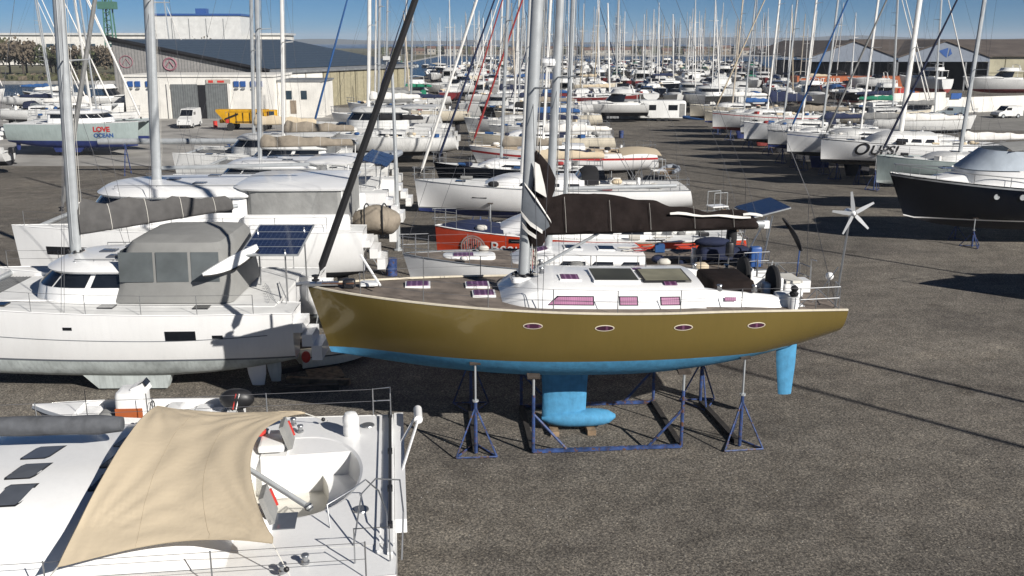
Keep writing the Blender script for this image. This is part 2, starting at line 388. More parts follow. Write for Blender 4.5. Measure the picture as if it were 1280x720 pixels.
def tag(o, label=None, cat=None, group=None, kind=None):
    if label: o["label"] = label
    if cat: o["category"] = cat
    if group: o["group"] = group
    if kind: o["kind"] = kind
    return o
def empty(name, loc=(0, 0, 0), rz=0.0, label=None, cat=None, group=None):
    o = bpy.data.objects.new(name, None); scene.collection.objects.link(o); o.empty_display_size = 0.5
    o.location = loc; o.rotation_euler = (0, 0, rz); return tag(o, label, cat, group)
KIDS = {}
def kids(o):
    if o.name not in KIDS: KIDS[o.name] = list(o.children)
    return KIDS[o.name]
def copy_tree(o, parent=None):
    c = o.copy(); scene.collection.objects.link(c); c.parent = parent
    for ch in kids(o): copy_tree(ch, c)
    return c
def dup(o, loc, rz, label, group=None, sc=1.0):
    c = copy_tree(o); c.location = loc; c.rotation_euler = (0, 0, rz); c.scale = (sc, sc, sc)
    c["label"] = label
    if group: c["group"] = group
    return c
def text(s, size, m, parent, pos, rot, ext=0.004, shear=0.0, bold=0.0, name='lettering'):
    cu = bpy.data.curves.new("lettering", 'FONT'); cu.body = s; cu.size = size; cu.extrude = ext; cu.shear = shear; cu.offset = bold
    t = bpy.data.objects.new("tmp_text", cu); scene.collection.objects.link(t)
    bpy.context.view_layer.update()
    me = bpy.data.meshes.new_from_object(t.evaluated_get(bpy.context.evaluated_depsgraph_get()))
    bpy.data.objects.remove(t); me.materials.clear(); me.materials.append(m)
    o = bpy.data.objects.new(name, me); scene.collection.objects.link(o); o.parent = parent
    o.location = pos; o.rotation_euler = rot; return o
def sm(a_, b_, x):
    t = max(0.0, min(1.0, (x - a_) / (b_ - a_))); return t * t * (3 - 2 * t)
def lerp(a_, b_, t): return a_ + (b_ - a_) * t
def sp(x): return max(0.0, math.sin(x))
# ---------------------------------------------------------------- hulls
class Hull:
    """A lofted hull: +X is the bow; all heights are above the ground it stands over."""
    def __init__(s, L, B, zs, zwl, zk, bow_up=0.35, stern_up=0.0, rake=0.5, srake=-0.25, bs=0.72, tm=0.42, n=2.4, nb=1.25,
                 zbow=None, zst=None, cy=0.0, blunt=0.85):
        s.L, s.B, s.z0, s.zwl, s.zk0 = L, B, zs, zwl, zk; s.bow_up, s.stern_up, s.rake, s.srake = bow_up, stern_up, rake, srake
        s.bs, s.tm, s.n, s.nb, s.cy, s.blunt = bs, tm, n, nb, cy, blunt
        s.zb = zbow if zbow is not None else zwl - 0.15; s.zst = zst if zst is not None else zwl + 0.02
    def b(s, t):
        if t > s.tm: q = (t - s.tm) / (1 - s.tm); return s.B / 2 * max(0.012, (1 - q ** 2.1) ** s.blunt)
        q = (s.tm - t) / s.tm; return s.B / 2 * (s.bs + (1 - s.bs) * (1 - q * q))
    def zs(s, t): return s.z0 + s.bow_up * max(0, (t - 0.3) / 0.7) ** 1.6 + s.stern_up * max(0, (0.3 - t) / 0.3) ** 1.6
    def zk(s, t):
        if t > s.tm: return s.zk0 + (s.zb - s.zk0) * ((t - s.tm) / (1 - s.tm)) ** 2.6
        return s.zk0 + (s.zst - s.zk0) * ((s.tm - t) / s.tm) ** 1.9
    def x(s, t, w): return s.L * (t - .5) - s.rake * (1 - w) * sm(.72, 1, t) ** 1.6 + s.srake * (1 - w) * sm(.25, 0, t)
    def pt(s, t, w, side=1):
        w = max(0.0, min(1.0, w)); n = lerp(s.n, s.nb, sm(.55, 1, t)); y = s.b(t) * max(0.0, 1 - (1 - w) ** n) ** (1 / n)
        return Vector((s.x(t, w), s.cy + side * y, s.zk(t) + (s.zs(t) - s.zk(t)) * w))
    def ptz(s, t, z, side=1):
        return s.pt(t, max(0, min(1, (z - s.zk(t)) / (s.zs(t) - s.zk(t)))), side)
    def under(s, x, y):
        """height of the hull skin over the plan point (x, y)"""
        t = s.t_of(x); best = None
        for i in range(60):
            p = s.pt(t, i / 59, 1)
            if p.y - s.cy >= abs(y): return p.z
        return s.pt(t, .6, 1).z
    def t_of(s, x): return x / s.L + .5
    def stations(s, N): return [(1 - math.cos(math.pi * (i / N) * .5)) * .0 + (i / N) for i in range(N)] + [0.985, 1.0] if N > 10 else [i / N for i in range(N + 1)]
    def shell(s, N, top, anti, stripe=None, band=0.07, line2=None, nu=7, nl=4, par=None, name='hull', boot_z=None):
        mb = MB(); ts = sorted(set(s.stations(N)))
        for side in (1, -1):
            rows = []
            for t in ts:
                zk, zs_ = s.zk(t), s.zs(t); zw = max(zk + 0.001, min(s.zwl, zs_ - .1)); zb = zw + band
                zz = [zk + (zw - zk) * (1 - math.cos(math.pi / 2 * j / nl)) for j in range(nl + 1)] + [zb]
                l2 = [zs_ - line2[0] - line2[1], zs_ - line2[0]] if line2 else []
                topz = l2[0] if l2 else zs_
                zz += [zb + (topz - zb) * j / nu for j in range(1, nu + 1)]
                if l2: zz += [l2[1], zs_]
                rows.append([s.pt(t, (z - zk) / (zs_ - zk), side) for z in zz])
            def mf(a_, b_):
                if b_ < nl: return anti
                if b_ == nl: return stripe or top
                if line2 and b_ == nl + 1 + nu: return line2[2]
                return top
            mb.grid(rows, top, mfun=mf)
            if side == 1: st1 = rows[0]
            else: st2 = rows[0]
        for j in range(len(st1) - 1):      # transom
            mb.face([st1[j], st1[j + 1], st2[j + 1], st2[j]], anti if j < nl else top)
        return mb.build(name, par, smooth=40)
    def deck(s, N, m, well=None, wm=None, par=None, name='deck', inset=0.03, camber=0.05):
        """well = (x0, x1, half width, depth)"""
        mb = MB(); ts = set(s.stations(N))
        if well: ts |= {s.t_of(well[0]), s.t_of(well[1])}
        ts = sorted(ts); hw = well[2] if well else s.B * .25
        rows = []
        for t in ts:
            b = s.b(t) - inset * min(1, s.b(t)); c = min(hw, b * .92); z = s.zs(t) - 0.012; X = s.x(t, 1) - (0.02 if t > .99 else 0)
            f = lambda y: Vector((X, s.cy + y, z + camber * (1 - (y / max(b, .01)) ** 2)))
            rows.append([f(-b), f(-(b + c) / 2), f(-c), f(0), f(c), f((b + c) / 2), f(b)])
        for i in range(len(ts) - 1):
            tm_ = (ts[i] + ts[i + 1]) / 2; X = s.L * (tm_ - .5)
            hole = well and well[0] - .001 < X < well[1] + .001
            for j in range(6):
                if hole and j in (2, 3): continue
                mb.face([rows[i][j], rows[i + 1][j], rows[i + 1][j + 1], rows[i][j + 1]], m)
        if well:
            x0, x1, hw, dp = well; zf = s.z0 - dp; wm = wm or m
            t0, t1 = s.t_of(x0), s.t_of(x1); c0, c1 = min(hw, s.b(t0) * .89), min(hw, s.b(t1) * .89)
            P_ = [Vector((x0, s.cy - c0, 0)), Vector((x1, s.cy - c1, 0)), Vector((x1, s.cy + c1, 0)), Vector((x0, s.cy + c0, 0))]
            zt = [s.zs(t0) + .03, s.zs(t1) + .03, s.zs(t1) + .03, s.zs(t0) + .03]
            bot = [Vector((p.x, p.y, zf)) for p in P_]; mb.face(bot, wm)
            for i in range(4):
                j = (i + 1) % 4
                mb.face([bot[i], bot[j], Vector((P_[j].x, P_[j].y, zt[j])), Vector((P_[i].x, P_[i].y, zt[i]))], m)
            for sg in (-1, 1):     # cockpit benches
                mb.box(((x0 + x1) / 2, s.cy + sg * (min(c0, c1) - .27), zf + .2), (x1 - x0 - .5, .5, .4), m)
        return mb.build(name, par, smooth=30)
    def rim(s, m, par, r=0.03, N=24, name='toe_rail', t0=0.0):
        mb = MB()
        for sg in (1, -1): mb.tube([s.pt(t0 + (1 - t0) * i / N, 1, sg) + Vector((0, 0, r * .6)) for i in range(N + 1)], r, m, 4)
        return mb.build(name, par)
    def rails(s, par, h=0.62, t0=0.04, t1=0.93, n=8, r=0.012, lines=2, m=None, pulpit=True, pushpit=True, rs=0.013, near=True):
        m = m or STEEL
        mb = MB(); ps = {}
        for sg in (1, -1):
            base = [s.pt(lerp(t0, t1, i / (n - 1)), 1, sg) + Vector((0, -sg * .06, 0)) for i in range(n)]; ps[sg] = base
            for p in base: mb.tube([p, p + Vector((0, 0, h))], rs, m, 4)
        if n == 7.5 or near == 'each': mb.each('stanchion', par, smooth=0)
        else: tag(mb.build('stanchions', par, smooth=0), kind='stuff')
        mb = MB()
        for sg in (1, -1):
            for k in range(lines):
                mb.tube([p + Vector((0, 0, h * (1 - k * .48))) for p in ps[sg]], r * .5, WIRE, 3)
        mb.build('guard_wires', par, smooth=0)
        if pulpit:
            mb = MB(); a1, a2 = s.pt(t1, 1, 1), s.pt(t1, 1, -1); tip = s.pt(1, 1) + Vector((.1, 0, 0))
            for hh in (h + .06, h * .5):
                mb.tube([a1 + Vector((0, -.06, hh)), lerp(a1, tip, .6) + Vector((0, .05, hh)), tip + Vector((0, .16, hh)), tip + Vector((0, -.16, hh)), lerp(a2, tip, .6) + Vector((0, -.05, hh)), a2 + Vector((0, .06, hh))], rs * 1.1, m, 5)
            for p in (lerp(a1, tip, .45), lerp(a2, tip, .45), tip + Vector((-.1, .1, 0)), tip + Vector((-.1, -.1, 0))): mb.tube([p, p + Vector((0, 0, h + .06))], rs * 1.1, m, 4)
            mb.build('pulpit', par)
        if pushpit:
            mb = MB(); a1, a2 = s.pt(t0, 1, 1) + Vector((0, -.06, 0)), s.pt(t0, 1, -1) + Vector((0, .06, 0)); c1 = s.pt(0, 1, 1) + Vector((.08, -.1, 0)); c2 = s.pt(0, 1, -1) + Vector((.08, .1, 0))
            for hh in (h, h * .5):
                mb.tube([a1 + Vector((.5, 0, hh)), c1 + Vector((0, 0, hh)), c1 + Vector((0, -.6, hh))], rs * 1.15, m, 5)
                mb.tube([a2 + Vector((.5, 0, hh)), c2 + Vector((0, 0, hh)), c2 + Vector((0, .6, hh))], rs * 1.15, m, 5)
            for p in (c1, c2, c1 + Vector((0, -.6, 0)), c2 + Vector((0, .6, 0)), a1 + Vector((.5, 0, 0)), a2 + Vector((.5, 0, 0))): mb.tube([p, p + Vector((0, 0, h))], rs * 1.15, m, 4)
            mb.build('pushpit', par)

class Roof:
    """Coachroof over a hull: x from aft to fore, side windows can be set on it."""
    def __init__(s, h, xa, xf, W, H, slope=0.35, lean=0.18, side=0.62, crown=0.10, k=.74, aft=1.0):
        s.h, s.xa, s.xf, s.W, s.H, s.slope, s.lean, s.side, s.crown, s.k, s.aft = h, xa, xf, W, H, slope, lean, side, crown, k, aft
    def sec(s, u):
        x = lerp(s.xa, s.xf, u); t = s.h.t_of(x); zb = s.h.zs(t) + .015
        q = min(1, (1 - u) / s.slope); H = s.H * (1 - (1 - q) ** 2) * 1.0 + .012
        if u < .05: H = max(H, .01)
        w_ = min(s.W, s.h.b(t) * s.k) * (1 - .35 * (1 - q) ** 3); return x, zb, w_, H
    def side_pt(s, u, v, sg, off=0.0):
        x, zb, w_, H = s.sec(u); y = w_ - s.lean * H * v
        return Vector((x, s.h.cy + sg * (y + off), zb + H * s.side * v))
    def top_z(s, x, y=0.0):
        u = (x - s.xa) / (s.xf - s.xa); x, zb, w_, H = s.sec(u); wt = w_ - s.lean * H - H * .35
        return zb + H * .93 + s.crown * H * 1.6 * (1 - (y / max(wt, .1)) ** 2)
    def build(s, m, par, N=16, name='coachroof', lo=False):
        rows = []
        for i in range(N + 1):
            x, zb, w_, H = s.sec(i / N); half = []
            half.append((w_, -.05)); half.append((w_, 0)); half.append((w_ - s.lean * H, H * s.side)); half.append((w_ - s.lean * H - H * .12, H * .82)); half.append((w_ - s.lean * H - H * .35, H * .93))
            wt = half[-1][0]
            if not lo: half.append((wt * .55, H * .93 + s.crown * H * 1.6 * (1 - .3025)))
            half.append((0, H * .93 + s.crown * H * 1.6))
            prof = half + [(-a_, b_) for a_, b_ in half[:-1][::-1]]
            rows.append([Vector((x, s.h.cy + a_, zb + b_)) for a_, b_ in prof])
        mb = MB(); mb.grid(rows, m); mb.face(rows[0], m)
        return mb.build(name, par, smooth=32)
    def window(s, u0, u1, v0, v1, sg, m, par, n=3, slant=0.0, name='window'):
        mb = MB(); lo = [s.side_pt(lerp(u0, u1, i / n), v0, sg, .006) for i in range(n + 1)]
        hi = [s.side_pt(lerp(u0 + slant * 0, u1 - slant, i / n), v1, sg, .006) for i in range(n + 1)]
        lo2 = [p + Vector((0, -sg * .02, 0)) for p in lo]; hi2 = [p + Vector((0, -sg * .02, 0)) for p in hi]
        mb.grid([lo2, lo, hi, hi2], m); return mb.build(name, par, smooth=30)
    def hatch(s, x, y, lx, ly, m, par, frame=None, name='hatch', th=.04):
        mb = MB(); z = s.top_z(x, y)
        rot = Vector((1, 0, (s.top_z(x + .2, y) - s.top_z(x - .2, y)) / .4)).normalized(); ry = Vector((0, 1, (s.top_z(x, y + .1) - s.top_z(x, y - .1)) / .2)).normalized()
        nz = rot.cross(ry).normalized(); M = Matrix((rot, nz.cross(rot), nz)).transposed(); c = Vector((x, s.h.cy + y, z))
        if frame: mb.box(c + nz * .01, (lx + .1, ly + .1, th), frame, rot=M)
        mb.box(c + nz * .02, (lx, ly, th), m, rot=M); return mb.build(name, par, smooth=0)

def fin_keel(h, x0, x1, m, par, z0=0.12, bulb=True, th=.16, name='keel', sweep=.15, x_bulb=.35):
    mb = MB(); zt = h.zk0 + .15; rings = []
    for z, k in ((zt, 1), ((zt + z0) / 2, .93), (z0 + .28, .86), (z0, .84)):
        c = (x0 + x1) / 2 - sweep * (zt - z); a_ = (x1 - x0) / 2 * k; rings.append([Vector((c + a_ * math.cos(q) , h.cy + th * math.sin(q) * (1 if math.cos(q) > -.2 else .8), z)) for q in [2 * math.pi * i / 14 for i in range(14)]])
    mb.stack(rings, [m] * 3, m, m)
    if bulb:
        c = (x0 + x1) / 2 - sweep * (zt - z0); Lb = (x1 - x0) * .95; rs_ = []
        for i in range(9):
            u = i / 8; rr = .22 * sp(math.pi * min(1, max(0.03, u)) ** .75) + .012
            rs_.append([Vector((c - Lb * .62 + Lb * 1.25 * u, h.cy + 1.25 * rr * math.cos(q), z0 + .2 + rr * math.sin(q) * .95)) for q in [2 * math.pi * k / 10 for k in range(10)]])
        mb.stack(rs_, [m] * 8, m, m)
    return mb.build(name, par)
def rudder(h, x, m, par, z0=.7, c=.62, th=.05, name='rudder', cant=.12):
    mb = MB(); t = h.t_of(x); zt = h.zk(t) + .12; rings = []
    for z, k, dx in ((zt, 1, 0), (lerp(zt, z0, .5), .9, -cant * .5), (z0, .62, -cant)):
        a_ = c / 2 * k; rings.append([Vector((x + dx + a_ * math.cos(q), h.cy + th * math.sin(q), z)) for q in [2 * math.pi * i / 10 for i in range(10)]])
    mb.stack(rings, [m] * 2, m, m); return mb.build(name, par)

def rigging(par, xm, z0, H, m, r=.10, spread=(.36, .68), sw=1.1, rake=2.6, wires=None, bowp=None, sternp=None, chain=None, n=8, radar=None,
            topbits=True, lazy=None, sweep=.35, low=False, wr=.006):
    """mast (> spreader), standing rigging; returns function giving mast points"""
    tr = math.tan(R(rake)); f = lambda z: Vector((xm - tr * (z - z0), 0, z)); top = z0 + H
    mb = MB(); mb.tube([f(z0), f(z0 + H * .5), f(z0 + H * .8), f(top)], [r, r, r * .95, r * .62], m, n, flat=.72)
    mast = mb.build('mast', par)
    for k, q in enumerate(spread):
        z = z0 + H * q; w_ = sw * (1 - .22 * k)
        for sg in (1, -1):
            s_ = MB(); s_.tube([f(z), f(z) + Vector((-sweep, sg * w_, .04))], .032 if not low else .04, m, 4, r2=.018 if not low else .03); s_.build('spreader', mast, smooth=0)
    if topbits:
        s_ = MB(); t_ = f(top); s_.tube([t_, t_ + Vector((0, 0, .35))], .008, BLACK, 3); s_.tube([t_ + Vector((.1, 0, 0)), t_ + Vector((.45, 0, .12))], .008, BLACK, 3); s_.box(t_ + Vector((0, 0, .06)), (.28, .06, .06), m)
        s_.build('masthead_fitting', mast, smooth=0)
    if radar:
        s_ = MB(); p = f(z0 + H * radar) + Vector((.34, 0, 0)); s_.lathe(p, [(.05, -.12), (.27, -.1), (.3, 0), (.25, .12), (.02, .16)], GEL, 12); s_.box(p + Vector((-.2, 0, -.14)), (.4, .1, .04), m); s_.build('radar_dome', mast)
    s_ = MB()
    if chain:
        for sg in (1, -1):
            ch = Vector((chain[0], sg * chain[1], chain[2])); pts = [ch]
            for k, q in enumerate(spread): z = z0 + H * q; pts.append(f(z) + Vector((-sweep, sg * sw * (1 - .22 * k), .04)))
            pts.append(f(z0 + H * .97)); s_.tube(pts, wr, WIRE, 3, cap=False)
            if spread: s_.tube([ch + Vector((.1, 0, 0)), f(z0 + H * spread[0] - .1)], wr, WIRE, 3, cap=False)
            if len(spread) > 1: s_.tube([pts[1], f(z0 + H * spread[1] - .1)], wr * .8, WIRE, 3, cap=False)
    if bowp is not None: s_.tube([Vector(bowp), f(z0 + H * .98)], wr, WIRE, 3, cap=False)
    if sternp is not None:
        q = Vector(sternp)
        if abs(q.y) > .2:
            mid = Vector((q.x + .6, 0, q.z + 3.0)); s_.tube([q, mid], wr, WIRE, 3, cap=False); s_.tube([Vector((q.x, -q.y, q.z)), mid], wr, WIRE, 3, cap=False); s_.tube([mid, f(top)], wr, WIRE, 3, cap=False)
        else: s_.tube([q, f(top)], wr, WIRE, 3, cap=False)
    for dy, c_ in ((.07, ROPE), (-.09, ROPE)): s_.tube([f(z0 + .5) + Vector((-r - .05, dy, 0)), f(top - .3) + Vector((-r - .02, dy, 0))], wr * .8, c_, 3, cap=False)
    if s_.v: s_.build('rigging', par, smooth=0)
    return f, mast

def furled(par, p0, p1, m, r=.075, name='furled_genoa'):
    p0, p1 = Vector(p0), Vector(p1); mb = MB(); mb.tube([p0, lerp(p0, p1, .02), lerp(p0, p1, .03), lerp(p0, p1, .35), lerp(p0, p1, .93), lerp(p0, p1, .97), p1], [.012, .012, r * 1.15, r, r * .62, .01, .01], m, 7)
    mb.lathe(p0 + Vector((0, 0, .05)), [(.03, 0), (.11, .02), (.11, .05), (.05, .07), (.05, .13), (.11, .15), (.11, .18), (.03, .2)], BLACK, 10)
    return mb.build(name, par)

def boom(par, g, L, m, cover=None, hgt=.55, r=.085, rise=0.02, yaw=0.0, drape=1.0, seed=1, name_cover='sail_cover', wid=.19, endr=.35):
    """g = gooseneck; the boom runs aft (-X)"""
    rnd = random.Random(seed); d = Vector((-math.cos(yaw), math.sin(yaw), rise)).normalized(); g = Vector(g); sd_ = Vector((-d.y, d.x, 0)).normalized()
    mb = MB(); mb.tube([g, g + d * L], r, m, 8, flat=.8); bm_ = mb.build('boom', par)
    if cover:
        mb = MB(); rings = []; N = 22
        for i in range(N + 1):
            u = i / N; p = g + d * (L * (u * .97) - .05); h_ = (hgt * (1 - u) ** .9 + hgt * endr * u) * (1 + .10 * math.sin(u * 21 + seed) * drape + rnd.uniform(-.05, .05)); w_ = wid * (1 - .35 * u) * (1 + rnd.uniform(-.12, .12))
            if i in (0, N): h_ *= .75; w_ *= .6
            ring = []
            for q in range(12):
                a_ = 2 * math.pi * q / 12; z = math.sin(a_); y = math.cos(a_)
                zz = (h_ * (z ** 1.0) if z > 0 else .13 * z); ww = w_ * (1 - .35 * max(0, z)) * (1 + rnd.uniform(-.1, .1))
                ring.append(p + sd_ * (y * ww) + Vector((0, 0, zz)))
            rings.append(ring)
        mb.stack(rings, [cover] * N, cover, cover); sc0 = mb.build(name_cover, bm_, smooth=60)
        if L > 4.8:
            mb = MB()
            for k in (4, 9, 14, 19): mb.tube([p + (p - (rings[k][0] + rings[k][6]) / 2).normalized() * .01 for p in rings[k]] + [rings[k][0]], .012, ROPE, 3, cap=False)
            mb.build('sail_tie', sc0)
    return bm_, d

def sprayhood(par, x0, x1, W, z, H, m, win=VINYL, name='sprayhood'):
    """arched hood open aft (x0), raked screen forward (x1)"""
    mb = MB(); rows = []
    for i, (x, h_, k) in enumerate(((x1, .02, .93), (lerp(x1, x0, .35), H * .72, .97), (lerp(x1, x0, .6), H, 1), (x0, H * .93, 1))):
        rows.append([Vector((x, W * k * math.copysign(abs(math.cos(a_)) ** .5, math.cos(a_)), z + h_ * max(0, math.sin(a_)) ** .6)) for a_ in [math.pi * j / 10 for j in range(11)]])
    o = None; mb.solid(rows[1:], .02, m); o = mb.build(name, par, smooth=50)
    mb = MB(); a_, b_ = rows[0], rows[1]
    mb.grid([[lerp(a_[j], b_[j], .05) for j in range(11)], [lerp(a_[j], b_[j], .95) for j in range(11)]], win)
    mb.build('screen', o, smooth=50); return o
def bimini(par, x0, x1, W, z, H, m, name='bimini', legs=True):
    mb = MB(); rows = [[Vector((lerp(x0, x1, i / 5), lerp(-W, W, j / 6), z + H + .12 * (1 - (2 * i / 5 - 1) ** 2) + .14 * (1 - (2 * j / 6 - 1) ** 2))) for j in range(7)] for i in range(6)]
    mb.solid(rows, -.03, m); o = mb.build(name, par, smooth=50)
    if legs:
        mb = MB()
        for sg in (1, -1):
            mid = Vector(((x0 + x1) / 2, sg * W, z))
            for x in (x0, (x0 + x1) / 2, x1): mb.tube([mid, Vector((x, sg * W, z + H))], .014, STEEL, 4)
        mb.build('bimini_frame', o, smooth=0)
    return o
def wheel(par, c, r=.42, m=STEEL, ped=True):
    mb = MB(); c = Vector(c); N = 20
    mb.tube([c + Vector((0, r * math.cos(2 * math.pi * i / N), r * math.sin(2 * math.pi * i / N))) for i in range(N + 1)], .016, m, 5, cap=False)
    for i in range(6): a_ = math.pi * i / 3; mb.tube([c, c + Vector((0, r * math.cos(a_), r * math.sin(a_)))], .009, m, 4)
    if ped: mb.rbox(c + Vector((.16, 0, -.25)), (.2, .3, .75), GEL, .06)
    return mb.build('steering_wheel', par)
def winch(mb, c, r=.07):
    mb.lathe(Vector(c), [(r, 0), (r, .04), (r * .7, .06), (r * .7, .13), (r, .15), (r * .9, .17), (.02, .175)], STEEL, 10)

def sailboat(name, label, L=12, B=3.8, zs=3.3, zwl=2.2, zk=1.65, hull=GEL2, anti=AFB, stripe=None, line2=None, deck=DECKW, roof=GEL2, H=.5,
             mast=ALU, mh=None, cover=CVNV, boomm=None, genoa=CVWH, hood=None, bim=None, radar=None, lod=1, group=None, bow_up=.35, loc=(0, 0), rz=180,
             bs=.72, spread=(.36, .68), keel=True, win=WIN, hatches=True, rake=.5, srake=-.3, mr=.10, xm=None, mastrake=2.6, boomfr=.36, seed=1, nmast=True,
             xroof=(-.12, .24), cat='sailboat', wellf=(-.40, -.14), panel=False, sternup=0.0, yaw=0.0, coverh=.5):
    h = Hull(L, B, zs, zwl, zk, bow_up=bow_up, rake=rake, srake=srake, bs=bs, stern_up=sternup)
    root = empty(name, (loc[0], loc[1], 0), R(rz), label, cat, group); N = (26, 16, 10)[lod]
    h.shell(N, hull, anti, stripe or hull, line2=line2, nu=(7, 4, 2)[lod], nl=(4, 3, 2)[lod], par=root)
    h.deck(N, deck, well=(wellf[0] * L, wellf[1] * L, B * .24, .42), par=root, wm=COCK if lod == 0 else None)
    if lod < 2: h.rim(hull if stripe is None else stripe, root, N=N, r=.025)
    rf = Roof(h, xroof[0] * L, xroof[1] * L, B * .33, H, slope=.4); rf.build(roof, root, N=(16, 10, 6)[lod], lo=lod > 0)
    for sg in (1, -1):
        if lod == 0:
            for u0, u1 in ((.05, .2), (.25, .42), (.46, .66)): rf.window(u0, u1, .3, .8, sg, win, root, slant=.03)
        else: rf.window(.06, .62, .3, .8, sg, win, root, n=3, slant=.08)
    if hatches and lod < 2:
        for x, q in ((xroof[0] * L + .2 * L, .5), (xroof[0] * L + .1 * L, .45)): rf.hatch(x, 0, q, q, WIN if lod else win, root)
        mb = MB(); x = L * .33; mb.box((x, 0, h.zs(h.t_of(x)) + .06), (.55, .55, .05), WIN); mb.build('hatch', root, smooth=0)
    if keel: fin_keel(h, L * -.02, L * .15, anti, root, bulb=lod == 0); rudder(h, -L * .38, anti, root, z0=.75)
    xm = L * .10 if xm is None else xm; mh = mh or L * 1.22; z0 = rf.top_z(xm) if xroof[0] * L < xm < xroof[1] * L else h.zs(.6)
    t = h.t_of(xm - .25)
    if nmast:
        f, mo = rigging(root, xm, z0, mh, mast, r=mr, spread=spread, sw=B * .27, bowp=h.pt(1, 1), sternp=h.pt(0, 1, 1) if lod < 2 else h.pt(0, 1) * Vector((1, 0, 1)) if False else Vector((h.pt(0, 1).x, 0, h.zs(0))),
                        chain=(xm - .3, h.b(t) - .12, h.zs(t)), n=(10, 8, 6)[lod], radar=radar, rake=mastrake, low=lod == 2, wr=(.008, .008, .008)[lod])
        if genoa: furled(root, h.pt(1, 1) + Vector((-.25, 0, .12)), f(z0 + mh * .96) + Vector((mr, 0, 0)), genoa, r=.075 if lod < 2 else .09)
        boom(root, f(z0 + .85) + Vector((-mr, 0, 0)), L * boomfr, boomm or mast, cover, hgt=coverh, seed=seed, yaw=yaw)
    if lod < 2: h.rails(root, n=7 if lod else 9, near='no' if lod else 'each')
    zc = h.z0
    rc = random.Random(int(L * 37 + loc[1] * 11 + seed)); mb = MB()      # fenders, coiled ropes, bags left on deck
    for k in range(9 if lod < 2 else 4):
        x = rc.uniform(-.42, .36) * L; b_ = h.b(h.t_of(x)); sgn = rc.choice((-1, 1)); y = sgn * b_ * rc.uniform(.62, .86); z_ = h.zs(h.t_of(x)) + .04; m_ = rc.choice((CVNV, CVBK, ROPE, CVRD, CVBG, CVWH, CVGR, CVBL)); q = rc.random()
        if q < .4: mb.tube([(x, y, z_ + .1), (x + rc.uniform(.4, .8), y + rc.uniform(-.1, .1), z_ + .12)], rc.uniform(.08, .14), m_, 6)
        elif q < .75: mb.ball((x, y, z_ + .12), rc.uniform(.14, .26), m_, 7, 5, (1.3, .8, .7))
        else: mb.box((x, y, z_ + .14), (rc.uniform(.3, .7), .35, .28), m_, rz=rc.uniform(0, 3))
    for k in range(5 if lod < 2 else 2):
        x = rc.uniform(wellf[0], wellf[1]) * L; mb.ball((x, rc.uniform(-.6, .6), h.z0 + rc.uniform(-.1, .3)), rc.uniform(.14, .24), rc.choice((CVNV, CVBK, CVBG, CVGR, ROPE)), 7, 5, (1.3, .9, .8))
    tag(mb.build('deck_gear', root, smooth=60), kind='stuff')
    if hood: sprayhood(root, wellf[1] * L - .5, wellf[1] * L + .9, B * .3, zc + .25, .85, hood)
    if bim: bimini(root, wellf[0] * L + .1, wellf[0] * L + 2.2, B * .36, zc + .1, 1.75, bim)
    if lod < 2: wheel(root, (wellf[0] * L + .9, 0, zc + .35), .45)
    if panel:
        mb = MB(); mb.box((-L * .47, 0, zc + 1.95), (1.0, 2.0, .04), SOLAR, rot=Matrix.Rotation(R(-10), 3, 'Y')); o = mb.build('solar_panel', root, smooth=0)
        mb = MB()
        for sg in (1, -1): mb.tube([(-L * .47, sg * 1.1, zc), (-L * .48, sg * 1.0, zc + 1.9), (-L * .48, 0, zc + 1.93)], .02, STEEL, 5)
        mb.build('stern_arch', root)
    root_h[root.name] = (h, rf); return root
root_h = {}

def outline(xa, xf, wa, wf, front=1.6, z=0.0, n=9, ya=0.0, aft_r=.25):
    """plan outline: squared aft, superellipse nose"""
    pts = []
    xm_ = lerp(xa, xf, .45)
    for i in range(n + 1):
        a_ = math.pi / 2 * i / n; c, s_ = math.cos(a_), math.sin(a_)
        pts.append((xm_ + (xf - xm_) * s_ ** (2 / (front + .9)), wf * c ** (2 / (front + .9)) if c > 0 else 0))
    half = [(xa, wa - aft_r), (xa + aft_r * .4, wa - aft_r * .3), (xa + aft_r, wa)] + pts[:-1] if True else pts
    tip = [pts[-1]]; ring = half + tip + [(x, -y) for x, y in half[::-1]]
    return [Vector((x, y + ya, z)) for x, y in ring]

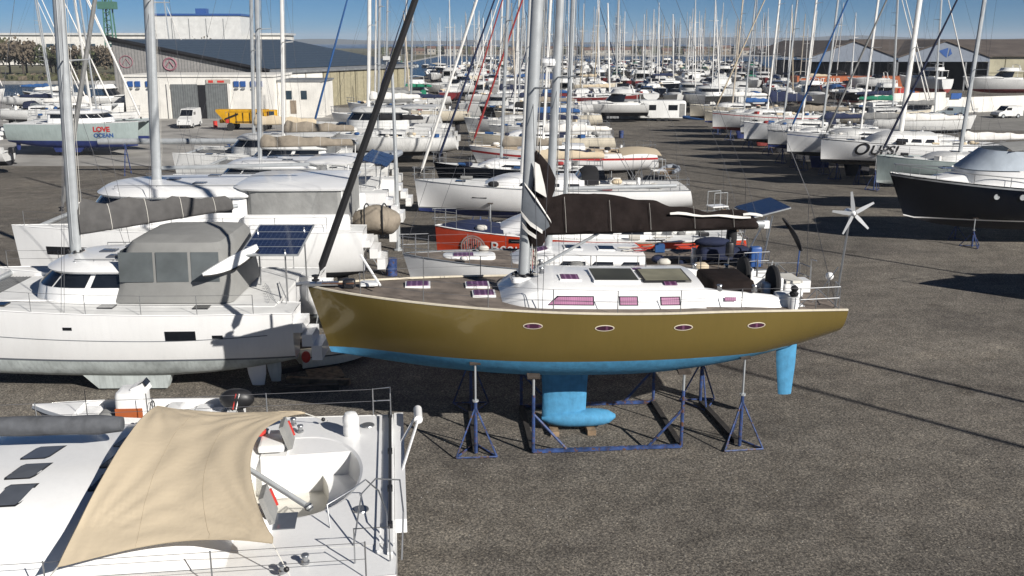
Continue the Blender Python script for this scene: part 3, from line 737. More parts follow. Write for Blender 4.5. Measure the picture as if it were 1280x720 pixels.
def catamaran(name, label, L=12.3, B=6.8, zs=2.8, zwl=1.1, zk=.45, hull=GEL2, anti=AFG, loc=(0, 0), rz=180, lod=1, group=None, roofz=1.35, hardtop=0.0,
              mast=ALU, mh=15, mr=.13, cover=CVGR, coverh=.7, boomL=5, yaw=0.0, xroof=(-.22, .22), wr=.30, band=None, enclosure=None, xm=.06, win=WIN, genoa=CVWH,
              canopy=None, cat='catamaran', boomrise=.02, nmast=True, topmat=None, bow_up=.25, hullwin=None, roofw=None, mast_rake=2.6, davit=False, panelm=False, spread=(.42, .7), boomz=.75, bridge=.17):
    root = empty(name, (loc[0], loc[1], 0), R(rz), label, cat, group); N = (22, 14, 10)[lod]; hb = B * .26; cy = B / 2 - hb / 2; hs = []
    tm_ = topmat or hull
    for sg in (1, -1):
        h = Hull(L, hb, zs, zwl, zk, bow_up=bow_up, rake=.25, srake=.05, bs=.78, tm=.4, n=2.2, nb=1.6, cy=sg * cy, zst=zwl - .12, zbow=zk + .25); hs.append(h)
        h.shell(N, hull, anti, band or hull, band=.07, nu=(6, 4, 2)[lod], nl=(4, 3, 2)[lod], par=root); h.deck(N, DECKW if lod else DECKW, par=root, name='side_deck')
        if lod < 2: h.rim(tm_, root, N=14, r=.022)
        fk = MB(); x0, x1 = -L * .16, L * .08; fk.stack([[Vector((x0 + .2, sg * cy - .16, zk - .42)), Vector((x1 - .5, sg * cy - .16, zk - .42)), Vector((x1 - .5, sg * cy + .16, zk - .42)), Vector((x0 + .2, sg * cy + .16, zk - .42))],
                               [Vector((x0, sg * cy - .22, zk + .12)), Vector((x1, sg * cy - .22, zk + .12)), Vector((x1, sg * cy + .22, zk + .12)), Vector((x0, sg * cy + .22, zk + .12))]], [anti], anti, anti); fk.build('keel', root, smooth=0)
        rudder(h, -L * .43, anti, root, z0=max(.1, zk - .25), c=.5, cant=.05)
    # bridge deck
    mb = MB(); xa, xf = -L * .44, L * bridge; mb.box(((xa + xf) / 2, 0, zs - .45), (xf - xa, B - hb * 1.1, .75), tm_); mb.box(((xa + xf) / 2, 0, zs - .03), (xf - xa, B - hb * 1.1, .16), DECKW); mb.build('bridge_deck', root, smooth=0)
    mb = MB(); mb.tube([(L * .44, -cy, zs + .1), (L * .44, cy, zs + .1)], .1, ALU, 8); mb.build('cross_beam', root)
    mb = MB(); x = L * bridge; nx = 8
    for i in range(nx + 1): mb.tube([(lerp(x, L * .44, i / nx), -cy + hb * .3, zs + .04), (lerp(x, L * .44, i / nx), cy - hb * .3, zs + .04)], .008, CLOTHG, 3)
    mb.face([(x, -cy + hb * .3, zs + .02), (L * .43, -cy + hb * .3, zs + .02), (L * .43, cy - hb * .3, zs + .02), (x, cy - hb * .3, zs + .02)], CVGR); mb.build('trampoline', root, smooth=0)
    # saloon
    w_ = roofw or B * wr; ra, rf_ = xroof[0] * L, xroof[1] * L; z1, z2 = zs + roofz * .38, zs + roofz * .78; z3 = zs + roofz
    mb = MB(); rings = [outline(ra, rf_, w_, w_, 1.6, zs - .02), outline(ra, rf_ - .15, w_ - .04, w_ - .04, 1.6, z1), outline(ra, rf_ - .75, w_ - .16, w_ - .16, 1.6, z2)]
    mb.stack(rings, [tm_, tm_], None, None)
    ov = .16; top = [outline(ra - .1, rf_ - .75 + ov, w_ - .16 + ov, w_ - .16 + ov, 1.6, z2), outline(ra - .12, rf_ - .7 + ov, w_ - .1 + ov, w_ - .1 + ov, 1.6, z2 + .07), outline(ra - .05, rf_ - .95, w_ - .3, w_ - .3, 1.6, z3 - .04), outline(ra + .3, rf_ - 1.6, w_ * .55, w_ * .55, 1.6, z3 + .06)]
    mb.stack(top, [tm_] * 3, tm_, tm_); sal = mb.build('saloon', root, smooth=38)
    if lod < 2:
        for xx, yy in ((.35, .45), (.35, -.45), (.62, 0)):
            mb = MB(); mb.rbox((lerp(ra + .3, rf_ - 1.6, xx), yy * w_, z3 + .07), (.55, .5, .07), WING, .05); mb.build('roof_hatch', sal)
        for sg in (1, -1):
            mb = MB(); xs_ = [lerp(ra + .3, rf_ - 1.8, k / 6) for k in range(7)]; mb.tube([(x, sg * w_ * .72, z3 + .07) for x in xs_], .016, STEEL, 4)
            for x in xs_[::2]: mb.tube([(x, sg * w_ * .72, z3 - .04), (x, sg * w_ * .72, z3 + .07)], .014, STEEL, 4)
            mb.build('handrail', sal)
    lo, hi = rings[1], rings[2]; n_ = len(lo)
    segs = [(2, 3), (3, 6), (6, 9), (9, n_ - 10), (n_ - 10, n_ - 7), (n_ - 7, n_ - 4), (n_ - 4, n_ - 3)] if lod < 2 else [(3, n_ - 4)]
    cen = Vector(((ra + rf_) / 2, 0, 0))
    for a_, b_ in segs:
        mb = MB(); L0, L1 = [], []
        for i in range(a_, b_ + 1):
            pl, ph = lo[i], hi[i]; o_ = (Vector((pl.x, pl.y, 0)) - cen); o_ = Vector((o_.x * .25, o_.y, 0)).normalized() * .02
            L0.append(lerp(pl, ph, .10) + o_); L1.append(lerp(pl, ph, .90) + o_)
        if len(L0) > 2 or True:
            g_ = .10
            L0[0] = lerp(L0[0], L0[1], g_); L1[0] = lerp(L1[0], L1[1], g_); L0[-1] = lerp(L0[-1], L0[-2], g_); L1[-1] = lerp(L1[-1], L1[-2], g_)
        mb.grid([L0, L1], win); mb.build('window', sal, smooth=40)
    if hardtop:
        mb = MB(); hx = ra - hardtop; mb.stack([outline(hx, ra + .6, w_ + .12, w_ + .12, 4, z3 - .06), outline(hx - .05, ra + .7, w_ + .16, w_ + .16, 4, z3 + .02), outline(hx + .12, ra + .5, w_ - .1, w_ - .1, 4, z3 + .1)], [tm_, tm_], tm_, tm_); mb.build('hardtop', root, smooth=40)
        mb = MB()
        for sg in (1, -1): mb.tube([(hx + .25, sg * (w_ - .1), zs), (hx + .15, sg * (w_ - .05), z3)], .04, tm_, 6); 
        mb.each('hardtop_post', root)
        if enclosure:
            mb = MB(); zt = z3 - .05; zb_ = zs + .05; e_ = outline(hx + .08, ra + .1, w_ + .03, w_ + .03, 6, zb_, n=5); e2 = [Vector((p.x, p.y, zt)) for p in e_]; mb.stack([e_, e2], [enclosure]); mb.build('cockpit_enclosure', root, smooth=20)
    # aft steps
    for h in hs:
        mb = MB()
        for k in range(3): mb.box((-L * .5 - .12 - k * .3, h.cy, (zs - .35 - k * .42) / 1 - .15), (.34, hb * .72, .3 + .1 * k), tm_)
        mb.build('transom_steps', root, smooth=0)
    if nmast:
        z0 = z3 + .02; f, mo = rigging(root, xm * L, z0, mh, mast, r=mr, spread=spread, sw=B * .16, bowp=(L * .44, 0, zs + .2), chain=(xm * L - .8, B / 2 - .25, zs + .05), n=(12, 8, 6)[lod], rake=mast_rake, wr=.009, low=lod == 2, sweep=.5)
        if genoa: furled(root, (L * .44, 0, zs + .3), f(z0 + mh * .93) + Vector((mr, 0, 0)), genoa, r=.10)
        boom(root, f(z0 + boomz) + Vector((-mr, 0, 0)), boomL, mast, cover, hgt=coverh, yaw=yaw, rise=boomrise, wid=.26)
    if lod < 2:
        for h in hs:
            mb = MB(); sg = 1 if h.cy > 0 else -1
            ps = [h.pt(lerp(.1, .96, i / 6), 1, sg) + Vector((0, -sg * .05, 0)) for i in range(7)]
            for p in ps: mb.tube([p, p + Vector((0, 0, .65))], .013, STEEL, 4)
            for q in (.65, .34): mb.tube([p + Vector((0, 0, q)) for p in ps], .007, WIRE, 3)
            mb.build('guard_rail', root, smooth=0)
            for xx in (-.25, 0, .28):
                mb = MB(); mb.box((xx * L, h.cy, h.zs(.5 + xx) + .055), (.5, .42, .05), WIN); mb.build('hatch', root, smooth=0)
    if hullwin:
        for (u, z, lx, lz) in hullwin:
            for h in hs:
                sg = 1 if h.cy > 0 else -1
                mb = MB(); n_w = max(1, int(lx / .5)); o_ = Vector((0, sg * .014, 0)); b_ = Vector((0, -sg * .03, 0)); lo_, hi_ = [], []
                for k in range(n_w + 1): xx = u - lx / 2 + lx * k / n_w; q_ = 1 if 0 < k or lx < 2 else .2; lo_.append(h.ptz(h.t_of(xx), z - lz / 2 * q_, sg)); hi_.append(h.ptz(h.t_of(xx), z + lz / 2, sg))
                mb.grid([[p + b_ for p in lo_], [p + o_ for p in lo_], [p + o_ for p in hi_], [p + b_ for p in hi_]], win); mb.build('hull_window', root, smooth=30)
    root_h[root.name] = (hs, (ra, rf_, w_, zs, z3)); return root

def motorboat(name, label, L=10, B=3.4, zs=2.4, zwl=1.35, zk=.8, hull=GEL2, anti=AFB, top=GEL2, loc=(0, 0), rz=180, lod=1, group=None, fly=False, arch=False, style='cruiser',
              cover=None, line2=None, outboard=None, cat='motorboat', bow_up=.45, stripe=None, win=WIN, scr=-.12, rH=.45, wz=.35, wh=.75):
    h = Hull(L, B, zs, zwl, zk, bow_up=bow_up, rake=1.0, srake=-.1, bs=.9, tm=.32, n=1.8, nb=.95, zst=zk + .05, zbow=zwl + .15, blunt=.8)
    root = empty(name, (loc[0], loc[1], 0), R(rz), label, cat, group); N = (20, 13, 9)[lod]
    h.shell(N, hull, anti, stripe or hull, line2=line2, nu=(6, 4, 2)[lod], nl=(3, 3, 2)[lod], par=root)
    h.deck(N, DECKW, well=(-.46 * L, -.16 * L, B * .36, .6), par=root, wm=COCK, camber=.12)
    if lod < 2: h.rim(hull, root, N=12, r=.03)
    if cover:
        mb = MB(); rows = []
        for i in range(9):
            x = lerp(-.48, .12, i / 8) * L; b = h.b(h.t_of(x)) * .93; z = h.zs(h.t_of(x)); hh = .75 * sp(math.pi * min(1, (i + 1.2) / 9.5)) ** .6
            rows.append([Vector((x, lerp(-b, b, j / 6), z + .05 + hh * (1 - abs(2 * j / 6 - 1) ** 2.2) * (1 + .06 * math.sin(3 * i + j)))) for j in range(7)])
        mb.solid(rows, .02, cover); mb.build('boat_cover', root, smooth=50)
    else:
        rf = Roof(h, -.16 * L, .34 * L, B * .36, rH if style != 'cabin' else 1.25, slope=.75 if style != 'cabin' else .55, lean=.2)
        rf.build(top, root, N=(14, 9, 6)[lod], lo=True); 
        for sg in (1, -1): rf.window(.08, .55, .35, .85, sg, win, root, n=4, slant=.12)
        if style == 'cruiser' or style == 'fly':
            z = h.z0 + wz; xs, w_ = scr * L, B * .38; A = outline(xs - .26 * L, xs + .14 * L, w_, w_, 1.8, z); Bq = outline(xs - .24 * L, xs + .04 * L, w_ - .16, w_ - .16, 1.8, z + (wh if style == 'cruiser' else 1.15)); mb = MB(); mb.stack([[Vector((p.x, p.y, z - wz - .1)) for p in A], A], [top]); mb.build('coaming', root, smooth=40)
            n_ = len(A)
            mb = MB(); L0 = [lerp(A[i], Bq[i], .05) for i in range(3, n_ - 3)]; L1 = [lerp(A[i], Bq[i], .95) for i in range(3, n_ - 3)]; mb.grid([L0, L1], win); ws = mb.build('windscreen', root, smooth=40)
            if style == 'fly':
                mb = MB(); z4 = z + 1.15; mb.stack([outline(xs - .3 * L, xs + .08 * L, w_ + .05, w_ + .05, 1.8, z4), outline(xs - .3 * L, xs + .1 * L, w_ + .08, w_ + .08, 1.8, z4 + .1), outline(xs - .22 * L, xs + .06 * L, w_ - .2, w_ - .2, 1.8, z4 + .14), outline(xs - .22 * L, xs + .03 * L, w_ - .25, w_ - .25, 1.8, z4 + .65)], [top] * 3, top, top); mb.build('flybridge', root, smooth=38)
                mb = MB()
                for sg in (1, -1): mb.tube([(xs - .28 * L, sg * (w_ - .1), z), (xs - .28 * L, sg * (w_ - .1), z4)], .04, top, 6)
                mb.each('flybridge_post', root)
        if arch or style == 'fly':
            z = h.z0 + (.4 if style != 'fly' else 1.6); mb = MB(); x = -.3 * L; w_ = B * .42 if style != 'fly' else B * .34
            mb.tube([(x - .25, -w_, z), (x, -w_ * .93, z + 1.0), (x + .05, 0, z + 1.15), (x, w_ * .93, z + 1.0), (x - .25, w_, z)], .09, top, 6, flat=.5); mb.build('radar_arch', root)
        rf_h = rf
    if lod < 2:
        mb = MB(); ps = []
        for sg in (1, -1): ps.append([h.pt(t, 1, sg) + Vector((0, -sg * .08, .55)) for t in (.5, .62, .74, .86, .94, .985)])
        mb.tube(ps[0] + ps[1][::-1], .016 if lod else .028, STEEL, 4)
        for side in ps:
            for p in side: mb.tube([p - Vector((0, 0, .55)), p], .012 if lod else .02, STEEL, 4)
        mb.build('bow_rail', root, smooth=0)
    if outboard:
        mb = MB(); x = -.5 * L - .22; z = h.z0 - .15; mb.rbox((x - .1, 0, z + .35), (.55, .38, .5), outboard, .12); mb.tube([(x - .12, 0, z + .15), (x - .12, 0, z - .75)], .09, outboard, 7, flat=.6); mb.lathe((x - .2, 0, z - .8), [(.02, -.25), (.07, -.1), (.07, .1), (.02, .3)], outboard, 8, axis='X'); mb.build('outboard_motor', root)
    else:
        mb = MB()
        for sg in (1, -1):
            mb.tube([(-.47 * L, sg * B * .2, zk + .05), (-.52 * L, sg * B * .2, zk - .05)], .05, BLACK, 6)
            for k in range(3): a_ = 2 * math.pi * k / 3; mb.box((-.52 * L, sg * B * .2 + .12 * math.cos(a_), zk - .05 + .12 * math.sin(a_)), (.03, .14, .1), STEEL, rot=Matrix.Rotation(a_, 3, 'X'))
        mb.build('propeller', root, smooth=0)
    root_h[root.name] = (h, None); return root

# ---------------------------------------------------------------- boat stands
def boat_stand(loc, rz, zt, label, group='blue steel stands propping boats', m=STBL, w=.55):
    t = empty('boat_stand', (loc[0], loc[1], 0), R(rz), label, 'boat stand', group); hm = zt * .52
    mb = MB(); top = Vector((0, 0, hm))
    A = [Vector((w * math.cos(R(90 + 120 * k)) * 1.2, w * math.sin(R(90 + 120 * k)) * 1.2, .04)) for k in range(3)]
    mb.tube([(0, 0, .03), (0, 0, hm + .15)], .052, m, 8)
    for p in A: mb.tube([p, top], .028, m, 5)
    for k in range(3): mb.tube([A[k], A[(k + 1) % 3]], .028, m, 5)
    mb.build('tripod_base', t, smooth=30)
    mb = MB(); mb.tube([(0, 0, hm), (0, 0, zt - .08)], .03, GALV, 7); mb.lathe((0, 0, hm + .15), [(.03, 0), (.09, .0), (.09, .05), (.03, .05)], GALV, 8); mb.build('screw_post', t)
    mb = MB(); mb.box((0, 0, zt - .03), (.30, .16, .05), DARKW, rot=Matrix.Rotation(R(14), 3, 'X')); mb.build('pad', t, smooth=0)
    return t

def hull_text(h, s, size, x0, z, side, m, par, gap=1.0, shear=0.0, bold=0.0, dirx=-1, off=.02, name='lettering'):
    """lettering wrapped onto the topsides; dirx = direction of reading along the hull"""
    o = text(s, size, m, par, (0, 0, 0), (0, 0, 0), .004, shear, bold, name); me = o.data
    for v in me.vertices:
        x = x0 + dirx * v.co.x * gap; zz = z + v.co.y; t = h.t_of(x); p = h.ptz(t, zz, side)
        du = h.ptz(h.t_of(x + dirx * .1), zz, side) - p; dv = h.ptz(t, zz + .1, side) - p; nn = du.cross(dv).normalized(); nn = nn if nn.y * side > 0 else -nn
        v.co = p + nn * (off + v.co.z)
    me.update(); return o
ONES = ['', 'first', 'second', 'third', 'fourth', 'fifth', 'sixth', 'seventh', 'eighth', 'ninth', 'tenth', 'eleventh', 'twelfth', 'thirteenth', 'fourteenth', 'fifteenth', 'sixteenth', 'seventeenth', 'eighteenth', 'nineteenth']
def word(i):
    i += 1
    if i < 20: return ONES[i]
    t = ('', '', 'twent', 'thirt', 'fort', 'fift')[i // 10]; return t + 'ieth' if i % 10 == 0 else t + 'y-' + ONES[i % 10]
# ================================================================= SETTING
def sheet(name, pts, z, m, depth=None, kind='structure', sub=0):
    mb = MB(); top = [Vector((x, y, z)) for x, y in pts]; mb.face(top, m)
    if depth:
        for i in range(len(top)):
            a_, b_ = top[i], top[(i + 1) % len(top)]; mb.face([a_, b_, b_ - Vector((0, 0, depth)), a_ - Vector((0, 0, depth))], CONC)
    return tag(mb.build(name, smooth=0), kind=kind)
SAND = mat("shore_grass", (0.13, 0.12, 0.06), 0.95, var=0.4, scale=0.05)
SEABED = mat("seabed_mud", (0.08, 0.07, 0.05), 0.95)
sheet('seabed', [(-9000, -2000), (9000, -2000), (9000, 9000), (-9000, 9000)], -4.0, SEABED)
sheet('sea', [(-9000, -400), (9000, -400), (9000, 9000), (-9000, 9000)], -1.4, WATER)
sheet('ground', [(-300, -90), (420, -90), (760, 440), (-24, 440), (-30, 330), (-52, 222), (-76, 192), (-300, 188)], 0.0, GROUND, 3.5)
APRON = mat("concrete_apron", (0.34, 0.325, 0.30), 0.85, var=0.25, scale=0.25, bump=0.1, bscale=3)
sheet('apron', [(-78, 90), (-24, 90), (-24, 146), (-20, 168), (-74, 190), (-110, 188), (-110, 90)], 0.006, APRON)
sheet('far_bank', [(-700, 305), (-128, 300), (-80, 318), (-64, 420), (-64, 1200), (-700, 1200)], -0.4, SAND, 2)
ROADM = mat("light_roadway", (0.22, 0.21, 0.19), 0.9, var=0.2, scale=0.4)
sheet('roadway', [(60, 128), (110, 116), (120, 160), (66, 172)], 0.006, ROADM)
sheet('far_shore', [(-120, 900), (1400, 820), (2500, 1600), (-400, 1700)], -0.2, SAND, 2)
HILL = mat("hillside", (0.055, 0.065, 0.05), 0.95, var=0.4, scale=0.004)
mb = MB(); rnd = random.Random(3); rows = [[], [], [], []]
for i in range(61):
    x = -3500 + i * 150; hh = 22 + 16 * math.sin(i * .31) * math.sin(i * .13 + 1) + 7 * math.sin(i * .9) + (8 if i > 24 else 0) + rnd.uniform(-3, 3)
    for j, (dy, k) in enumerate(((0, 0), (300, .45), (800, 1), (1600, 0))): rows[j].append((x, 4600 + dy, -3 + max(6, hh) * k))
mb.grid(rows, HILL); tag(mb.build('hills', smooth=80), kind='structure')

LEAF = [mat("bare_twigs", (0.15, 0.12, 0.085), 0.95, var=0.4, scale=0.8), mat("dark_foliage", (0.07, 0.08, 0.035), 0.95, var=0.4, scale=0.8), mat("olive_foliage", (0.085, 0.085, 0.04), 0.95, var=0.4, scale=0.8)]
def tree(x, y, z, H, W, m, label, group, n=420, seed=0, leaf=.5):
    rnd = random.Random(seed); t = empty('tree', (x, y, z), 0, label, 'tree', group); mb = MB()
    mb.tube([(0, 0, -.1), (.1, 0, H * .3), (.05, .1, H * .6)], H * .03, DARKW, 6, r2=H * .012)
    cl = [(rnd.uniform(-W, W) * .32, rnd.uniform(-W, W) * .32, H * rnd.uniform(.42, .86), W * rnd.uniform(.16, .3)) for _ in range(9)]
    for cx, cy_, cz, cr in cl: mb.tube([(.05, .05, H * .28), (cx * .5, cy_ * .5, cz * .7), (cx, cy_, cz)], H * .014, DARKW, 4, r2=H * .004)
    mb.build('trunk', t, smooth=0); mb = MB()
    for i in range(n):
        cx, cy_, cz, cr = cl[i % 9]; d = Vector((rnd.gauss(0, 1), rnd.gauss(0, 1), rnd.gauss(0, .8))).normalized() * cr * rnd.uniform(.5, 1.15); p = Vector((cx, cy_, cz)) + d
        q = Euler((rnd.uniform(0, 6), rnd.uniform(0, 6), rnd.uniform(0, 6))).to_matrix(); s_ = leaf * rnd.uniform(.6, 1.4)
        mb.face([p + q @ Vector(v) * s_ for v in ((-.6, -.3, 0), (.5, -.5, .1), (.6, .4, 0), (-.3, .5, .1))], m)
    mb.build('crown', t, smooth=0); return t
rnd = random.Random(11)
for i in range(22):
    y = 350 + (i % 2) * 14 + rnd.uniform(-4, 6); x = -200 + i * 4.3 + rnd.uniform(-1, 1); k = rnd.choice((0, 0, 1, 2)) if i < 11 else rnd.choice((1, 2, 1, 0))
    tree(x, y, -.4, rnd.uniform(9, 13.5), rnd.uniform(9, 12), LEAF[k], '%s tree behind the water, %s from the left on the bank' % (('bare brown', 'dark green', 'olive brown')[k], word(i)), 'trees on the bank behind the water', 620, i, .75)
mb = MB(); rnd = random.Random(5)
for i in range(1500):
    x = rnd.uniform(-220, -80); y = 306 + rnd.uniform(0, 34); s_ = rnd.uniform(.4, 1.3); p = Vector((x, y, -.4))
    a_ = rnd.uniform(0, 3.1); d = Vector((math.cos(a_), math.sin(a_), 0)) * s_
    mb.face([p - d, p + d, p + d * .5 + Vector((.2, 0, s_ * 1.1)), p - d * .6 + Vector((0, .2, s_ * .9))], LEAF[rnd.choice((0, 1, 2, 2))])
tag(mb.build('bank_scrub', smooth=0), 'low scrub and dry grass along the far bank', 'scrub', kind='stuff')
mb = MB()
for i in range(5200):
    x = rnd.uniform(-130, 900); y = 905 + rnd.uniform(0, 260); s_ = rnd.uniform(1.5, 6); p = Vector((x, y, -.2)); a_ = rnd.uniform(0, 3.1); d = Vector((math.cos(a_), math.sin(a_), 0)) * s_
    mb.face([p - d, p + d, p + d * .5 + Vector((.2, 0, s_ * 1.0)), p - d * .6 + Vector((0, .2, s_ * 1.2))], LEAF[rnd.choice((0, 1, 2))])
tag(mb.build('far_woodland', smooth=0), 'brown and green woodland on the far shore beyond the marina', 'woodland', kind='stuff')

# ----- buildings
def house(x, y, lx, ly, h, wall, roof, label, cat='house', group=None, rz=0, gable=True, win=True, name='house', z=0):
    t = empty(name, (x, y, z), rz, label, cat, group); mb = MB(); mb.box((0, 0, h / 2), (lx, ly, h), wall); mb.build('wall', t, smooth=0); mb = MB()
    if gable:
        g = ly * .28; a_, b_ = lx / 2 + .4, ly / 2 + .4
        mb.face([(-a_, -b_, h - .1), (a_, -b_, h - .1), (a_, 0, h + g), (-a_, 0, h + g)], roof); mb.face([(a_, b_, h - .1), (-a_, b_, h - .1), (-a_, 0, h + g), (a_, 0, h + g)], roof)
        mb.face([(a_ - .4, -b_ + .4, h), (a_ - .4, b_ - .4, h), (a_ - .4, 0, h + g - .15)], wall); mb.face([(-a_ + .4, -b_ + .4, h), (-a_ + .4, b_ - .4, h), (-a_ + .4, 0, h + g - .15)], wall)
    else: mb.box((0, 0, h + .12), (lx + .3, ly + .3, .3), roof)
    mb.build('roof', t, smooth=0)
    if win:
        for i in range(max(1, int(lx / 3.5))):
            mb = MB(); mb.box((-lx / 2 + (i + .6) * lx / max(1, int(lx / 3.5)) - .3, -ly / 2 - .02, h * .55), (1.1, .1, 1.2), GLS); mb.build('window', t, smooth=0)
    return t
TILE = mat("terracotta_tiles", (0.17, 0.10, 0.075), 0.9, var=0.2); ROOFB = mat("brown_sheet_roof", (0.105, 0.085, 0.072), 0.9, var=0.2, scale=.3); ROOFG = mat("grey_roofing", (0.20, 0.21, 0.22), 0.7, var=0.2)
OFFW = mat("off_white_render", (0.42, 0.39, 0.34), 0.9, var=0.15); TANW = mat("tan_render", (0.25, 0.20, 0.15), 0.9, var=0.15)
rnd = random.Random(21)
for i in range(46):
    x = -105 + i * 17.5 + rnd.uniform(-4, 4); k = rnd.random(); place = word(i) + ' from the left'
    house(x, 893 + rnd.uniform(0, 6) - i * .8 + 16, rnd.uniform(7, 14), 8, rnd.uniform(2.5, 6), OFFW if k < .6 else TANW, TILE, '%s house with tiled roof on the far shore, %s' % ('white' if k < .6 else 'tan', place), group='houses on the far shore', z=-.2)
# long white building behind the bank trees
t = empty('warehouse', (-245, 505, 0), R(4), 'very long low white warehouse behind the bank trees', 'warehouse'); mb = MB(); mb.box((0, 0, 7.2), (260, 30, 14.4), STUC); mb.build('wall', t, smooth=0)
mb = MB(); mb.box((0, 0, 14.9), (262, 32, 1.0), GEL2); mb.build('roof_edge', t, smooth=0)
for i in range(26): mb = MB(); mb.box((-125 + i * 10, -15.1, 9.4), (3.6, .3, 1.6), GLS); mb.build('window', t, smooth=0)
# big white silo block
p = at(252, 52, 11.3 + .001) if False else None
t = empty('storage_block', (-148, 480, 0), R(2), 'big white block-shaped storage building with a blue roof edge behind the solar roof', 'warehouse'); mb = MB(); mb.box((0, 0, 11.5), (40, 26, 23), GEL2); mb.build('wall', t, smooth=0)
for i in range(1, 5): mb = MB(); mb.box((-20 + i * 8, -13.06, 10.4), (.25, .12, 22.6), ROOFG); mb.build('wall_joint', t, smooth=0)
mb = MB(); mb.box((0, 0, 23.5), (41, 27, .9), BLUES); mb.box((-1, 0, 25.4), (5, 5, 2.4), BLUES); mb.build('roof', t, smooth=0)
t = empty('harbour_crane', (-170, 420, 0), 0, 'green lattice tower of a harbour crane behind the hangar', 'crane'); GRN = mat("green_steel", (0.06, 0.16, 0.12), 0.7)
mb = MB()
for sx in (-2, 2):
    for sy in (-2, 2): mb.tube([(sx, sy, 0), (sx * .6, sy * .6, 32)], .35, GRN, 5)
for k in range(10):
    z = 2 + k * 3; q = 2 - .8 * z / 32; s_ = -1 if k % 2 else 1; mb.tube([(-q * s_, -q, z), (q * s_, -q, z + 3)], .2, GRN, 4); mb.tube([(-q, -q, z), (q, -q, z)], .2, GRN, 4)
mb.build('tower', t, smooth=0)
mb = MB(); mb.box((0, 0, 26), (7, 4, 3), GRN); mb.tube([(0, 0, 30), (-6, 0, 44)], .4, GRN, 5); mb.build('cab_and_jib', t, smooth=0)

# solar-roofed hangar
HG = empty('hangar', (-52.6, 161, 0), 0, 'long grey hangar with a sloping roof of blue solar panels', 'hangar')
dirv = Vector((20, 44)).normalized(); wv = Vector((25, 0)); LH = 46
def hp(u, v, z): return Vector((-12.5 + 25 * u + dirv.x * v, dirv.y * v, z))
mb = MB(); mb.face([hp(0, 0, 0), hp(1, 0, 0), hp(1, 0, 6.3), hp(0, 0, 11.4)], CORR); mb.face([hp(0, 0, 0), hp(0, 0, 11.4), hp(0, LH, 11.4), hp(0, LH, 0)], CORR); mb.face([hp(0, LH, 0), hp(0, LH, 11.4), hp(1, LH, 6.3), hp(1, LH, 0)], CORR); mb.build('gable_wall', HG, smooth=0)
for i in range(9):
    v0, v1 = LH * i / 9 + .15, LH * (i + 1) / 9 - .15; mb = MB(); m_ = STUC if i < 3 else BEIG; o_ = Vector((.12, 0, 0))
    mb.face([hp(1, v0, 0) + o_, hp(1, v1, 0) + o_, hp(1, v1, 6.2) + o_, hp(1, v0, 6.2) + o_], m_); mb.face([hp(1, v0, 0), hp(1, v1, 0), hp(1, v1, 6.2), hp(1, v0, 6.2)], m_); mb.build('wall_bay', HG, smooth=0)
mb = MB(); e_ = .5
rA, rB, rC, rD = hp(-.02, -e_, 11.75), hp(1.03, -e_, 6.5), hp(1.03, LH + e_, 6.5), hp(-.02, LH + e_, 11.75); mb.solid([[rA, rB], [rD, rC]], -.35, ROOFG); mb.build('roof', HG, smooth=0)
mb = MB(); mb.tube([rA + Vector((0, -.1, .1)), rB + Vector((0, -.1, .1))], .36, BLACK, 4); mb.build('verge_trim', HG, smooth=0)
SOL2 = mat("roof_solar_glass", (0.055, 0.08, 0.115), 0.6, spec=.3, var=0.1)
mb = MB()
for i in range(12):
    for j in range(22):
        u0, u1 = .03 + i * .079, .03 + i * .079 + .074; v0, v1 = 1 + j * 2.04, 1 + j * 2.04 + 1.95
        f = lambda u, v: hp(u, v, 11.75 + (6.5 - 11.75) * (u + .02) / 1.05 + .14); mb.face([f(u0, v0), f(u1, v0), f(u1, v1), f(u0, v1)], SOL2)
tag(mb.build('solar_panel_array', HG, smooth=0), kind='stuff')
LOGO = mat("faded_pink_paint", (0.28, 0.13, 0.16), 0.8)
for cx, cz, k in ((-10.4, 8.1, .5), (-3.3, 7.7, 1)):
    mb = MB(); c = Vector((cx, -.06, cz)); n_ = 20
    mb.tube([c + Vector((1.05 * math.cos(2 * math.pi * i / n_), 0, .95 * math.sin(2 * math.pi * i / n_))) for i in range(n_ + 1)], .16 * k, LOGO, 4, cap=False)
    mb.tube([c + Vector((-.6, 0, -.4)), c + Vector((0, 0, .5)), c + Vector((.6, 0, -.4))], .13 * k, LOGO, 4); mb.build('emblem', HG, smooth=0)
# white workshop in front
WK = empty('workshop', (-47, 148, 0), 0, 'white flat-roofed workshop with tall grey sliding doors in front of the hangar', 'workshop')
mb = MB(); mb.box((0, 5, 3.1), (22.4, 12, 6.2), STUC); mb.box((14.6, 6, 2.7), (6.6, 10, 5.4), STUC); mb.build('wall', WK, smooth=0)
mb = MB(); mb.box((0, 5, 6.32), (22.8, 12.4, .3), STUC); mb.box((14.7, 6, 5.5), (6.9, 10.3, .25), ROOFG); mb.build('roof', WK, smooth=0)
SLD = striped("grey_sliding_door_sheet", (0.15, 0.16, 0.16), (0.10, 0.11, 0.11), 'X', 0.35, .3, .5)
for x0, x1 in ((-4.2, -.2), (1.0, 4.2)): mb = MB(); mb.box(((x0 + x1) / 2, -1.08, 2.55), (x1 - x0, .12, 5.1), SLD); mb.build('sliding_door', WK, smooth=0)
mb = MB(); mb.box((.4, -1.02, 2.5), (1.3, .06, 5.0), BLACK); mb.build('door_gap', WK, smooth=0)
mb = MB(); mb.box((4.5, -1.1, 2.6), (.35, .25, 5.2), STUC); mb.box((-4.6, -1.1, 2.6), (.35, .25, 5.2), STUC); mb.each('door_pillar', WK, smooth=0)
